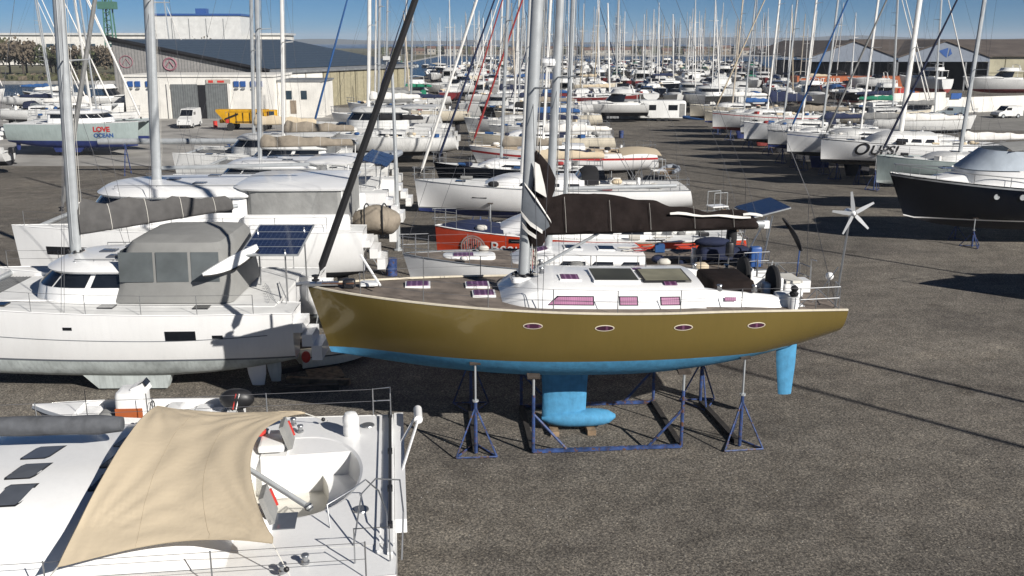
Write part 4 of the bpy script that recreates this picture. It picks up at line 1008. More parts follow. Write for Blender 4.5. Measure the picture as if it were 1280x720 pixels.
for x in (-10.2, -9.1, -7.5, 5.7, 6.7, 8.2, 9.2):
    mb = MB(); mb.box((x, -1.1, 5.15), (.75, .2, .8), BLUES); mb.build('blue_shutter', WK, smooth=0); mb = MB(); mb.box((x, -1.14, 4.45), (.5, .24, .2), ROOFG); mb.build('lamp_box', WK, smooth=0)
mb = MB(); mb.box((3.0, -1.1, 5.5), (3.6, .14, .6), OFFW); mb.build('sign_board', WK, smooth=0)
mb = MB(); mb.box((1.9, -1.19, 5.5), (.7, .05, .36), REDP); mb.box((3.4, -1.19, 5.5), (1.0, .05, .3), REDP); mb.each('sign_patch', WK, smooth=0)
for x, z in ((13, 3.4), (15.3, 3.4), (13.6, 1.6)): mb = MB(); mb.box((x, 1, z), (.9, .12, 1.3 if z > 2 else 2), GLS if z > 2 else TANW); mb.build('window' if z > 2 else 'door', WK, smooth=0)

# hangars on the right
RH = empty('hangar', (92, 232, 0), 0, 'double-gabled blue-grey boat hangar with dark open fronts and brown roof', 'hangar')
GAB = mat("blue_grey_gable", (0.19, 0.22, 0.27), 0.7, var=0.06); DRK = mat("dark_interior", (0.02, 0.02, 0.025), 0.9)
for k, (gx, gw) in enumerate(((-12.0, 20.5), (9.5, 21.5))):
    mb = MB(); a_, b_ = gx - gw / 2, gx + gw / 2; ze, zr = 7.6 - .0 * k, 11.2
    mb.solid([[(a_, 0, ze - .9), (gx, 0, ze - .9), (b_, 0, ze - .9)], [(a_, 0, ze), (gx, 0, zr), (b_, 0, ze)]], .25, GAB); mb.build('gable', RH, smooth=0)
    mb = MB(); mb.solid([[(a_ - .2, -.6, ze), (gx, -.6, zr + .15), (b_ + .2, -.6, ze)], [(a_ - .2, 60, ze), (gx, 60, zr + .15), (b_ + .2, 60, ze)]], .25, ROOFB); mb.build('roof', RH, smooth=0)
    mb = MB(); mb.box((gx, 30, 3.3), (gw - .5, .3, 6.6), DRK); mb.box((a_ + .2, 15, 3.3), (.3, 30, 6.6), DRK); mb.box((b_ - .2, 15, 3.3), (.3, 30, 6.6), DRK); mb.build('inner_wall', RH, smooth=0)
    for q in range(5): mb = MB(); mb.box((a_ + gw * q / 4, .1, 3.35), (.35, .35, 6.7), ROOFG); mb.build('post', RH, smooth=0)
    if k == 0: mb = MB(); mb.box((gx, 6, 3), (gw - 1, .2, 6), striped("dark_corrugated", (.035, .035, .04), (.02, .02, .022), 'X', .4, .3)); mb.build('screen_wall', RH, smooth=0)
mb = MB(); mb.face([(-1.2 + 10.2, -.3, 8.3), (-2.2 + 10.2, -.3, 9.2), (10.2, -.3, 9.9), (10.2 - .2, -.3, 7.6)], BLUES); mb.face([(10.6, -.3, 9.9), (11.2, -.3, 8.5), (10.3, -.3, 7.8)], BLUES); mb.build('emblem', RH, smooth=0)
RB = empty('warehouse', (133, 236, 0), 0, 'beige concrete warehouse with brown roof right of the boat hangar', 'warehouse')
PANL = mat("beige_concrete_panel", (0.42, 0.39, 0.28), 0.9, var=0.15, scale=.3, streak=.2)
mb = MB(); mb.box((2, 20, 4), (44, 40, 8), PANL); mb.build('wall', RB, smooth=0)
for i in range(9):
    for j in range(2): mb = MB(); mb.box((-17.4 + i * 4.8, -.1, 2.0 + j * 3.9), (4.6, .2, 3.7), PANL); mb.build('wall_panel', RB, smooth=0)
mb = MB(); mb.solid([[(-45, -1, 8.1), (40, -1, 8.1)], [(-45, 22, 11.9), (40, 22, 11.9)]], -.3, ROOFB); mb.solid([[(-45, 22, 11.9), (40, 22, 11.9)], [(-45, 45, 8.1), (40, 45, 8.1)]], -.3, ROOFB); mb.build('roof', RB, smooth=0)
house(150, 205, 9, 6, 3, TANW, ROOFG, 'low tan shed below the beige warehouse wall', 'shed', gable=False, name='shed')

# orange containers / clubhouse
CT = empty('orange_cabin', (70.5, 200, 0), R(-1), 'long orange cabin with white lettering and a verandah beside the hangar', 'cabin')
mb = MB(); mb.box((0, 2, 2.2), (25, 5, 4.4), ORNG); mb.build('body', CT, smooth=0)
mb = MB(); mb.box((-4, -.56, 1.4), (15, .12, 2.3), BLACK); mb.build('verandah_opening', CT, smooth=0)
for i in range(6): mb = MB(); mb.box((-11.5 + i * 3.2, -1.3, 1.6), (.22, .22, 3.2), GEL2); mb.build('verandah_post', CT, smooth=0)
mb = MB(); mb.box((-4, -1.0, 3.25), (16.6, .9, .16), GEL2); mb.build('canopy', CT, smooth=0)
mb = MB(); mb.box((9.6, -.6, 1.75), (4.6, .14, 3.3), ORNG); mb.build('end_panel', CT, smooth=0)
text('YACHT CLUB', 1.1, GEL2, CT, (-10.5, -.58, 3.35), (R(90), 0, 0), .03)
mb = MB(); mb.box((8.9, -.75, 1.6), (1.6, .1, .9), REDP); mb.box((10.6, -.75, 1.6), (1.7, .1, .9), BLUES); mb.each('sign_board', CT, smooth=0)
# white boundary wall
BW = empty('boundary_wall', (0, 0, 0), 0, 'long white rendered boundary wall behind the right row of boats', 'wall')
pts_ = [(50.5, 143.5), (56.4, 152.3), (70, 158), (86.7, 165), (100, 172)]
for a_, b_, hh in zip(pts_, pts_[1:], (2.4, 3.4, 2.5, 2.0)):
    d = Vector(b_) - Vector(a_); mb = MB(); c = (Vector(a_) + Vector(b_)) / 2; mb.box((c.x, c.y, hh / 2), (d.length - .02, .25, hh), STUC, rz=math.atan2(d.y, d.x)); mb.build('wall_section', BW, smooth=0)
mb = MB(); mb.box((72, 158.45, 2.75), (2.2, .1, .9), BLUES, rz=R(22)); tag(mb.build('sign_board', smooth=0), 'small blue notice board on top of the white boundary wall', 'sign')

def container(x, y, L, W, H, m, rz, label, dark=False):
    t = empty('container', (x, y, 0), rz, label, 'container'); mb = MB(); mb.box((0, 0, H / 2 + .1), (L, W, H), m); mb.build('body', t, smooth=0)
    n_ = int(L / .6)
    mb = MB()
    for i in range(n_): mb.box((-L / 2 + (i + .5) * L / n_, -W / 2 - .02, H / 2 + .1), (.25, .05, H * .92), m)
    mb.build('side_ribs', t, smooth=0)
    if dark: mb = MB(); mb.box((-L / 2 + 1.2, -W / 2 - .06, H / 2), (1.8, .08, H * .75), DRK); mb.build('door', t, smooth=0)
    return t
container(38.4, 178, 9.2, 3, 2.9, GEL2, R(-2), 'white container with dark door beyond the caravan', True)
container(17.2, 146, 6.0, 2.6, 2.8, mat("grey_container", (.28, .29, .30), .6, var=.15), R(-2), 'grey container left of the white caravan')
t = empty('caravan', (22.0, 143, 0), R(-3), 'white caravan with two dark windows by the end of the aisle', 'caravan')
mb = MB(); mb.rbox((0, 0, 1.75), (6.8, 2.4, 2.5), GEL2, .35); mb.build('body', t)
for x in (-1.6, 1.5): mb = MB(); mb.box((x, -1.22, 2.0), (1.3, .06, .75), WIN); mb.build('window', t, smooth=0)
mb = MB(); mb.box((2.85, -1.22, 1.6), (.75, .06, 1.9), CVGL); mb.build('door', t, smooth=0)
mb = MB()
for x in (-.5, .6): mb.lathe((x, -1.0, .36), [(.1, -.1), (.34, -.1), (.34, .1), (.1, .1)], RUB, 12, axis='Y')
mb.tube([(3.4, 0, .5), (4.6, 0, .45)], .06, GALV, 5); mb.build('wheel', t)
t = empty('sign', (-1.3 + 8, 195, 0), 0, 'blue banner sign on posts among the far boats', 'sign'); mb = MB(); mb.box((0, 0, 4.6), (3.8, .1, 1.1), BLUES); mb.build('panel', t, smooth=0); mb = MB(); mb.tube([(-1.8, 0, 0), (-1.8, 0, 5)], .06, GALV, 5); mb.tube([(1.8, 0, 0), (1.8, 0, 5)], .06, GALV, 5); mb.each('post', t, smooth=0)

def van(x, y, rz, label, m=GEL2, L=4.9, H=1.95, cat='van', name='van'):
    t = empty(name, (x, y, 0), rz, label, cat); W = 1.85
    prof = [(-L / 2, .35), (-L / 2, H * .92), (-L / 2 + .15, H), (L * .12, H), (L * .27, H * .62), (L * .47, H * .5), (L / 2, H * .36), (L / 2, .35)]
    mb = MB(); mb.stack([[Vector((a_, s_ * W / 2 * (1 if b_ < H * .55 else .92), b_)) for a_, b_ in prof] for s_ in (-1, 1)], [m], m, m); mb.build('body', t, smooth=25)
    mb = MB(); mb.face([(L * .135, -W * .42, H * .95), (L * .135, W * .42, H * .95), (L * .265, W * .44, H * .65), (L * .265, -W * .44, H * .65)], WIN)
    o = mb.build('windscreen', t, smooth=0); o.location = (.02, 0, .015)
    for s_ in (-1, 1): mb = MB(); mb.box((L * .1 - .1, s_ * W * .475, H * .77), (.85, .03, .38), WIN); mb.build('side_window', t, smooth=0)
    for a_ in (-L * .3, L * .31):
        for s_ in (-1, 1):
            mb = MB(); mb.lathe((a_, s_ * W * .46, .33), [(.12, -.1), (.33, -.1), (.33, .1), (.12, .1)], RUB, 14, axis='Y'); wv_ = mb.build('wheel', t); mb = MB(); mb.lathe((a_, s_ * (W * .46 + .1), .33), [(.02, -.01), (.2, -.01), (.2, .02), (.02, .02)], GALV, 10, axis='Y'); mb.build('rim', wv_)
    for s_ in (-1, 1): mb = MB(); mb.box((L * .49, s_ * W * .36, H * .4), (.06, .28, .14), GALV); mb.build('headlight', t, smooth=0)
    mb = MB(); mb.box((L / 2 + .02, 0, .42), (.1, W * .96, .2), BLACK); mb.build('bumper', t, smooth=0); return t
van(-43.8, 132, R(-88), 'white high-roofed van parked before the grey sliding doors', L=5.4, H=2.5)
van(75.5, 148.5, R(193), 'small white van on the roadway by the white boundary wall', L=4.3, H=1.8)
van(68.5, 152, R(168), 'silver hatchback parked left of the small white van', mat("silver_paint", (.36, .42, .44), .3, metal=.4), L=4.0, H=1.45, cat='car', name='parked_car')

# yellow boat mover
t = empty('boat_mover', (-34.6, 127.5, 0), R(-2), 'yellow self-propelled boat hauling machine on the concrete apron', 'machine')
mb = MB(); mb.box((0, 0, 1.75), (6.6, 1.9, 1.5), YEL, taper=.92); mb.box((-.8, 0, 2.7), (7.8, 1.6, .3), YEL); mb.face([(-4.7, -.8, 2.55), (-3.1, -.95, 1.0), (-3.1, -.95, 2.55)], YEL); mb.build('body', t, smooth=0)
mb = MB(); mb.box((0, 1.9, 1.2), (9.2, .5, .5), YEL); mb.box((-4.2, 1.0, 1.2), (.5, 2, .5), YEL); mb.box((4.0, 1.0, 1.2), (.5, 2, .5), YEL); mb.build('chassis_frame', t, smooth=0)
for x in (-2.4, 2.6):
    for y in (-1.1, 1.5): mb = MB(); mb.lathe((x, y, .55), [(.2, -.22), (.55, -.22), (.55, .22), (.2, .22)], RUB, 14, axis='Y'); mb.build('wheel', t)
mb = MB(); mb.tube([(-3.2, -1.05, 1.6), (-1.2, -1.05, 2.3)], .12, BLACK, 6); mb.build('hydraulic_ram', t)
mb = MB(); mb.rbox((3.9, -.2, 2.0), (1.1, 1.4, 1.6), YEL, .1); cb_ = mb.build('cab', t); mb = MB(); mb.box((3.9, -.92, 2.3), (.8, .05, .7), GLS); mb.build('window', cb_, smooth=0)
for k in range(6): mb = MB(); mb.box((-2.6 + k * 1.05, -.96, 1.75), (.08, .08, 1.4), BLACK); mb.build('side_rib', t, smooth=0)
mb = MB(); mb.box((.6, -.99, 1.2), (4.6, .06, .12), BLACK); mb.box((-2.9, -1.0, 1.3), (.5, .1, .5), REDP); mb.each('side_marking', t, smooth=0)
t.scale = (.86, .86, .95)

# spare mast lying on trestles
t = empty('spare_mast', (-24.6, 84, 0), R(1), 'long spare alloy mast lying on trestles across the apron', 'mast'); mb = MB(); mb.tube([(-11.3, 0, 2.9), (11.3, 0, 2.9)], .26, ALU, 10, flat=.7); mb.build('spar', t)
for x in (-9, 0, 9): mb = MB(); mb.tube([(x, -.8, 0), (x, 0, 2.65)], .05, STBL, 5); mb.tube([(x, .8, 0), (x, 0, 2.65)], .05, STBL, 5); mb.box((x, 0, 2.63), (.15, .8, .08), STBL); mb.build('trestle', t, smooth=0)

# floodlight column and small yard furniture
t = empty('light_column', (-6.35, 52.5, 0), 0, 'tall grey light column standing on the asphalt left of the orange-red hull', 'light column'); mb = MB(); mb.tube([(0, 0, 0), (0, 0, 5), (-.05, 0, 10.3)], [.14, .11, .07], ALU, 8); mb.lathe((0, 0, 0), [(.26, 0), (.26, .06), (.16, .1)], GALV, 8); mb.build('pole', t)
mb = MB(); mb.box((-.05, -.1, 10.3), (.9, .12, .08), GALV); mb.box((-.3, -.2, 10.45), (.35, .25, .2), GEL2); mb.box((.25, -.2, 10.45), (.35, .25, .2), GEL2); mb.build('floodlight', t, smooth=0)
# ================================================================= GOLD SAILBOAT
GX, GY, GR = 1.78, 26.85, 185.0
def gw(x, y):      # gold boat's local plan -> world
    a_ = R(GR); return (GX + x * math.cos(a_) - y * math.sin(a_), GY + x * math.sin(a_) + y * math.cos(a_))
gh = Hull(15.1, 4.5, 4.17, 2.80, 2.05, bow_up=.45, stern_up=-.20, rake=.55, srake=.12, bs=.70, tm=.42, n=3.0, nb=1.35, zst=3.12, zbow=2.68)
G = empty('sailboat', (GX, GY, 0), R(GR), 'gold-hulled sailboat with light blue antifouling standing on blue stands', 'sailboat')
gh.shell(40, GOLD, LBLUE, LBLUE, nu=9, nl=7, band=.04, par=G)
gh.deck(30, TEAK, well=(-6.1, -3.55, 1.15, .55), wm=COCK, par=G)
for sg in (1, -1):
    mb = MB(); mb.tube([gh.pt(i / 34, 1, sg) + Vector((0, -sg * .03, .03)) for i in range(35)], .034, CREAM, 5); mb.build('toe_rail', G)
grf = Roof(gh, -3.45, 2.15, 1.66, .56, slope=.26, lean=.28, side=.62, crown=.12, k=.86)
grf.build(GEL, G, N=24)
for u0, u1, sl in ((.13 + .0, .155, 0), ): pass
def u_of(x): return (x - grf.xa) / (grf.xf - grf.xa)
for x0, x1, v0, v1, sl in ((-.30, .93, .30, .84, .10), (-1.52, -1.05, .30, .84, 0), (-2.7, -2.2, .30, .80, 0)):
    for sg in (1, -1):
        o = grf.window(u_of(x0), u_of(x1), v0, v1, sg, PINK, G, n=6, slant=sl * .5); grf.window(u_of(x0 - .03), u_of(x1 + .035), v0 - .07, v1 + .07, sg, WIN, G, n=6, slant=sl * .5, name='window_frame').location.y = -sg * .004
grf.hatch(.22, .62, .5, .42, PURP, G, GEL); grf.hatch(-1.07, .40, 1.22, 1.15, mat("brown_tinted_hatch", (.06, .06, .045), .5, var=.2), G, GEL, 'sliding_hatch', .07)
grf.hatch(-2.5, .42, 1.25, 1.1, mat("khaki_screen", (.22, .21, .15), .6, var=.2), G, CVBK, 'companionway_cover', .06); grf.hatch(-1.9, -.3, .28, .3, PURP, G, GEL); grf.hatch(-2.55, 1.12, .35, .2, PURP, G, None)
for x, y, lx in ((4.48, -.45, .62), (2.62, .38, .55), (2.75, -.62, .6)):
    mb = MB(); z = gh.zs(gh.t_of(x)) + .05; mb.box((x, y, z + .01), (lx + .1, .62, .07), GEL); o = mb.build('hatch', G, smooth=0); mb = MB(); mb.box((x, y, z + .035), (lx, .52, .06), PURP); mb.build('hatch_glass', o, smooth=0)
# forward step of the coachroof and its small white plinth under the mast
mb = MB(); mb.rbox((1.45, 0, grf.top_z(1.45) - .02), (.75, .8, .14), GEL, .12); mb.build('mast_plinth', G)
# companion coamings running aft, cockpit seats
mb = MB()
for sg in (1, -1):
    rows = []
    for x, w_, hh in ((-3.3, 1.48, .50), (-4.2, 1.5, .40), (-5.2, 1.46, .32), (-6.1, 1.36, .22), (-6.4, 1.32, .02)):
        z = gh.zs(gh.t_of(x)); rows.append([(x, sg * (w_ + .04), z), (x, sg * (w_ - .05), z + hh * .8), (x, sg * (w_ - .14), z + hh), (x, sg * (w_ - .30), z + hh), (x, sg * (w_ - .36), z - .1)])
    mb.grid(rows, GEL)
mb.each('cockpit_coaming', G, smooth=40)
c = Vector((-4.62, .55, 0)); z = gh.zs(.2) + .36
for sg in (1, -1):
    mb = MB(); p0, p1 = [Vector((x, sg * 1.535, gh.zs(gh.t_of(x)) + .18)) for x in (-4.0, -4.32)]
    if sg == 1 or True: mb.grid([[p1, p0], [p1 + Vector((0, -sg * .03, .11)), p0 + Vector((0, -sg * .03, .11))]], PINK); mb.build('cockpit_side_window', G, smooth=0)
mb = MB(); mb.rbox((-4.42, .1, gh.zs(.2) + .30), (1.25, 1.7, .62), CVBR, .10); mb.build('folded_sprayhood', G)
mb = MB(); mb.rbox((-6.45, -.35, gh.zs(.1) + .12), (.62, 1.3, .5), GEL, .1); mb.rbox((-5.9, 1.15, gh.zs(.1) + .2), (.7, .35, .4), GEL, .08); mb.each('helm_seat', G)
mb = MB(); mb.box((-6.5, -.3, gh.zs(.1) + .42), (.5, .95, .07), COCK); mb.build('seat_cushion', G, smooth=0)
for x, y in ((-5.3, -.85), (-5.75, .42)):
    c = Vector((x, y, gh.zs(.12) + .48)); mb = MB(); mb.lathe(c, [(.30, -.09), (.47, -.07), (.5, 0), (.47, .07), (.30, .09)], CVBK, 18, axis='X'); mb.build('covered_steering_wheel', G)
    mb = MB(); mb.rbox(c + Vector((-.16, .12, .0)), (.12, .34, .36), GEL, .05); mb.rbox(c + Vector((.2, 0, -.35)), (.22, .3, .7), GEL, .06); mb.build('helm_pedestal', G)
mb = MB()
for x, sg in ((-3.9, 1), (-3.9, -1), (-4.9, 1), (-4.9, -1), (1.0, 1), (.9, -1)):
    y_ = sg * (1.3 if x < 0 else .5); z_ = gh.zs(gh.t_of(x)) + (.42 if x < 0 else .72); winch(mb, (x, y_, z_), .085)
mb.each('winch', G)
PURD = striped('dim_purple_blind', (.05, .015, .035), (.13, .05, .10), 'X', .3, .2, .25, var=.3)
# portholes along the topsides
for x in (1.62, .42 - .0, -.98, -2.28):
    pass
for px in (649, 738, 838, 935):
    xw = (px - 640) / 1200 * 26.0; x = -(xw - GX) * .9962 - .17
    for sg in (1, -1):
        t = gh.t_of(x); c = gh.ptz(t, gh.zs(t) - .36, sg); a1 = gh.ptz(t + .015, gh.zs(t) - .36, sg) - c; a2 = gh.ptz(t, gh.zs(t) - .26, sg) - c; a1.normalize(); a2.normalize(); nn = a1.cross(a2).normalized() * 1; nn = nn if nn.y * sg > 0 else -nn
        mb = MB(); el = lambda ra, rb, d: [c + nn * d + a1 * (ra * math.cos(2 * math.pi * k / 20)) + a2 * (rb * math.sin(2 * math.pi * k / 20)) for k in range(20)]
        mb.stack([el(.268, .088, -.03), el(.262, .084, .016), el(.24, .068, .018)], [CREAM, CREAM]); o = mb.build('porthole_frame', G, smooth=30)
        mb = MB(); mb.face(el(.24, .068, .012), PURD); mb.build('porthole_glass', o, smooth=0)
# keel with its trailing bulb, rudder
mb = MB(); rings = []
for z, xc, hl, th in ((2.25, .22, .72, .17), (1.2, .22, .66, .15), (.55, .24, .66, .16), (.34, .22, .66, .2)):
    rings.append([Vector((xc + hl * math.cos(q), th * math.sin(q), z)) for q in [2 * math.pi * i / 16 for i in range(16)]])
mb.stack(rings, [LBLUE] * 3, LBLUE, LBLUE)
rings = []
for i in range(12):
    u = i / 11; x = .90 - 2.22 * u; rr = .29 * max(.05, 1 - abs(2 * u - 1) ** (2.2 if u < .5 else 3.6)) ** .5
    rings.append([Vector((x, 1.15 * rr * math.cos(q), .42 + rr * math.sin(q) * (1 if math.sin(q) < 0 else .85))) for q in [2 * math.pi * k / 14 for k in range(14)]])
mb.stack(rings, [LBLUE] * 11, LBLUE, LBLUE); mb.build('keel', G, smooth=50)
rudder(gh, -6.45, LBLUE, G, z0=.95, c=.66, th=.07, cant=0.06)
# mast, boom, sails
z0 = grf.top_z(1.45) + .05
f, mo = rigging(G, 1.45, z0, 17.5, ALU, r=.165, spread=(.30, .56, .80), sw=1.15, chain=(1.15, 2.0, 4.25), bowp=None, sternp=(-7.4, 1.1, 4.0), n=16, rake=2.6, wr=.009)
mb = MB(); mb.lathe((1.45, 0, z0 - .03), [(.26, 0), (.26, .05), (.2, .09), (.2, .02)], BLACK, 16)
for k in range(8): a_ = 2 * math.pi * k / 8; mb.rbox((1.45 + .3 * math.cos(a_), .3 * math.sin(a_), z0 + .03), (.1, .07, .1), BLACK, .03)
mb.build('mast_collar', mo)
mb = MB()
for k, (dx, dy) in enumerate(((-.2, .14), (-.25, -.05), (-.18, -.16), (-.3, .1), (-.34, .02))): mb.tube([f(z0 + .15) + Vector((dx, dy, 0)), f(z0 + .8 + .15 * k) + Vector((dx * .9, dy, 0)), f(z0 + 2.6 + .4 * k) + Vector((dx * .8, dy, 0))], .012, (ROPE, ROPER, ROPE, BLACK, ROPE)[k], 4)
rnd = random.Random(4)
for k in range(5):     # coiled tails
    c = f(z0 + .45 + .11 * k) + Vector((-.28, rnd.uniform(-.2, .2), 0)); mb.tube([c + Vector((.03 * math.sin(7 * q), .07 * math.cos(2 * math.pi * q / 10), .15 * math.sin(2 * math.pi * q / 10))) for q in range(11)], .018, (ROPE, ROPER, ROPE, CVTN, ROPE)[k], 4)
mb.build('halyards', mo)
mb = MB()
for x in (.9, .6, .3, 0): mb.tube([(1.2, .1 + .05 * x, grf.top_z(1.2, .2) + .03), (-3.2, .95 + .12 * x, grf.top_z(-3.2, .95) + .03)], .008, ROPE, 3)
mb.build('deck_lines', G)
GN = f(z0 + 1.28) + Vector((-.17, 0, 0)); LB = 6.75; bd = Vector((-1, 0.0, 0.012)).normalized()
mb = MB(); mb.tube([GN, GN + bd * LB], .115, GALV, 10, flat=.75); bo = mb.build('boom', G)
mb = MB(); mb.box(GN + bd * (LB + .06), (.16, .14, .22), GEL); mb.tube([GN + bd * (LB + .1), GN + bd * (LB + .1) + Vector((0, 0, -.4))], .02, STEEL, 4); mb.build('boom_end_fitting', bo)
mb = MB(); rings = []; rnd = random.Random(9); prof = [(0, .30), (.02, .75), (.06, .93), (.12, .99), (.22, 1.0), (.30, .98), (.38, .88), (.45, .80), (.52, .74), (.58, .60), (.64, .55), (.70, .50), (.75, .38), (.80, .42), (.86, .46), (.91, .42), (.95, .22), (.97, .1)]
def prof_at(u):
    for (a0, h0), (a1, h1) in zip(prof, prof[1:]):
        if u <= a1: return lerp(h0, h1, (u - a0) / (a1 - a0))
    return prof[-1][1]
for i in range(71):
    u = .97 * i / 70; p = GN + bd * (LB * u); sag = 1 - .035 * abs(math.sin(u * 24)); h_ = prof_at(u) * 1.06 * sag; w_ = .225 * (1 - .30 * u) * (.55 if i in (0, 70) else 1); ring = []
    for q in range(28):
        a_ = 2 * math.pi * q / 28; z = math.sin(a_); y = math.cos(a_)
        wrk = .07 * math.sin(31 * u + 2.2 * math.sin(q * .9)) + .06 * math.sin(57 * u - q * .8) + .05 * math.sin(q * 2.1 + 9 * u)
        ww = w_ * (1 - .50 * max(0, z) ** 1.3) * (1 + wrk); zz = h_ * z * (1 + .02 * math.sin(40 * u + q)) if z > 0 else .13 * z
        ring.append(p + Vector((.02 * math.sin(q + 30 * u), y * ww, zz)))
    rings.append(ring)
mb.stack(rings, [CVBR] * (len(rings) - 1), CVBR, CVBR); sc_ = mb.build('sail_cover', bo, smooth=60)
mb = MB()
def fold(u0, u1, z0_, z1_, n_=8, y=.24):
    rows = []
    for i in range(n_ + 1):
        u = lerp(u0, u1, i / n_); p = GN + bd * (LB * u); z_ = lerp(z0_, z1_, i / n_) + .02 * math.sin(i * 1.3); rows.append([p + Vector((0, y * (1 - .25 * u), z_)), p + Vector((0, y * (1 - .25 * u) - .03, z_ + .055 + .02 * math.sin(i)))])
    mb.solid(rows, .02, CVWH)
fold(.58, .93, .40, .22, 10, .262); fold(.90, .985, .30, .26, 3, .17)
mb.build('sail_fold', sc_, smooth=40)
mb = MB()
for u in (.035, .14, .33, .5, .69, .86):
    p = GN + bd * (LB * u); hh = 1.06 * max(0.3, 1 - .62 * u); mb.tube([p + Vector((0, .28 * (1 - .3 * u), -.02)), p + Vector((.02, .25 * (1 - .3 * u), hh * .45)), p + Vector((.05, .12, hh))], .008, ROPE, 3)
mb.build('sail_tie', sc_)
# hood of the cover wrapped round the mast with the loose grey and white sail head
mb = MB(); rings = []
for z, xo, w_, dx in ((-.42, -.30, .16, .20), (-.15, -.32, .24, .30), (.3, -.26, .24, .34), (.8, -.28, .26, .36), (1.15, -.42, .24, .34), (1.5, -.46, .20, .30), (1.85, -.36, .15, .22), (2.15, -.2, .09, .12), (2.3, -.1, .05, .05)):
    b_ = f(GN.z + z) ; rings.append([b_ + Vector((xo + dx * math.cos(q), w_ * math.sin(q) * (1 + .1 * math.sin(5 * q + z * 4)), 0)) for q in [2 * math.pi * i / 14 for i in range(14)]])
mb.stack(rings, [CVBR] * 8, CVBR, CVBR); mb.build('mast_cover', sc_, smooth=60)
mb = MB()
def cloth(pts, m, t=.015): mb.solid([[f(GN.z + z) + Vector((x, y, 0)) for x, y, z in r_] for r_ in pts], t, m)
cloth([[(.12, .23, 1.35), (-.2, .36, 1.0), (-.55, .34, .42)], [(.16, .25, .9), (-.18, .42, .6), (-.62, .40, .20)], [(.14, .24, .45), (-.1, .36, .22), (-.45, .36, .06)]], CLOTHG)
cloth([[(.14, .25, 1.42), (-.2, .40, 1.02), (-.62, .38, .40)], [(.10, .27, 1.33), (-.22, .45, .92), (-.66, .42, .30)]], CVWH)
cloth([[(.20, .26, .62), (-.05, .40, .36), (-.42, .42, .10)], [(.15, .28, .46), (-.08, .43, .22), (-.42, .43, -.0)]], CVWH)
cloth([[(.16, .26, .30), (-.02, .38, .10), (-.26, .38, -.06)], [(.14, .26, .14), (-.04, .38, -.02), (-.26, .36, -.16)]], CVWH)
cloth([[(-.1, .2, 2.0), (-.26, .25, 1.9)], [(-.14, .30, 1.5), (-.42, .33, 1.35)], [(-.16, .32, 1.2), (-.5, .34, 1.0)]], CVWH)
mb.build('loose_sail_head', sc_, smooth=50)
mb = MB(); mb.tube([f(z0 + .12) + Vector((-.25, 0, 0)), GN + bd * 1.95 + Vector((0, 0, -.1))], .045, GALV, 8); mb.build('boom_vang', bo)
fs = f(z0 + 17); p0 = gh.pt(1, 1) + Vector((-.22, 0, .10))
furled(G, p0, fs, CVBK, r=.095)
mb = MB(); mb.tube([gh.pt(1, 1) + Vector((-.05, 0, .1)), gh.pt(1, 1) + Vector((.32, 0, .07))], .06, STEEL, 6); mb.box(gh.pt(1, 1) + Vector((-.35, 0, .08)), (1.0, .34, .05), STEEL); mb.build('bow_roller', G)
mb = MB(); b0 = gh.pt(1, 1); mb.rbox(b0 + Vector((-1.15, .05, .1)), (.35, .3, .22), BLACK, .06); mb.rbox(b0 + Vector((-1.7, -.1, .04)), (.5, .42, .08), GEL, .05); mb.tube([b0 + Vector((-1.3, .2, .12)), b0 + Vector((-.4, .1, .1))], .03, RUST, 5); mb.build('anchor_windlass', G)
mb = MB(); q = b0 + Vector((-2.05, .55, .12)); mb.tube([q, q + Vector((.55, -.6, .75))], .035, GEL, 6); mb.build('spare_pole', G)
gh.rails(G, h=.66, t0=.10, t1=.90, n=8, rs=.014, pushpit=False, pulpit=False, near='each')
# stern gear
mb = MB(); zc = 3.98; q = [(-6.0, 1.62), (-7.3, 1.5), (-7.42, .9)]
for sg in (1, -1):
    for hh in (.68, .36): mb.tube([Vector((x, sg * y, zc + hh)) for x, y in q], .016, STEEL, 5)
    for x, y in ((-6.0, 1.62), (-6.6, 1.56), (-7.3, 1.5), (-7.42, .9)): mb.tube([(x, sg * y, zc), (x, sg * y, zc + .68)], .016, STEEL, 5)
    mb.tube([(-6.0, sg * 1.62, zc + .05), (-6.6, sg * 1.56, zc + .66)], .014, STEEL, 4); mb.tube([(-6.6, sg * 1.56, zc + .66), (-7.3, sg * 1.5, zc + .05)], .014, STEEL, 4)
mb.each('pushpit', G)
mb = MB(); wp = Vector((-7.28, 1.30, 3.98)); wt = wp + Vector((-.20, 0, 2.65)); mb.tube([wp, wt], .032, STEEL, 8); mb.tube([wp + Vector((0, 0, 1.2)), wp + Vector((.5, -.5, 0))], .014, STEEL, 4); mb.build('wind_generator_pole', G)
wg = MB(); hub = wt + Vector((0, .12, .1)); wg.lathe(hub + Vector((0, -.1, 0)), [(.03, -.35), (.09, -.2), (.11, 0), (.11, .12), (.06, .22), (.02, .25)], GEL, 12, axis='Y'); wgo = wg.build('wind_generator', G)
for k in range(5):
    a_ = R(80 + 72 * k); mb = MB(); u = Vector((math.cos(a_), .0, math.sin(a_))); v = Vector((-math.sin(a_), .25, math.cos(a_))).normalized(); c0 = hub + Vector((0, .1, 0))
    mb.solid([[c0 + u * .08 - v * .05, c0 + u * .08 + v * .05], [c0 + u * .25 - v * .06, c0 + u * .25 + v * .05], [c0 + u * .62 - v * .035, c0 + u * .62 + v * .022]], .012, mat('grey_blade', (.42, .43, .44), .5)); mb.build('blade', wgo, smooth=0)
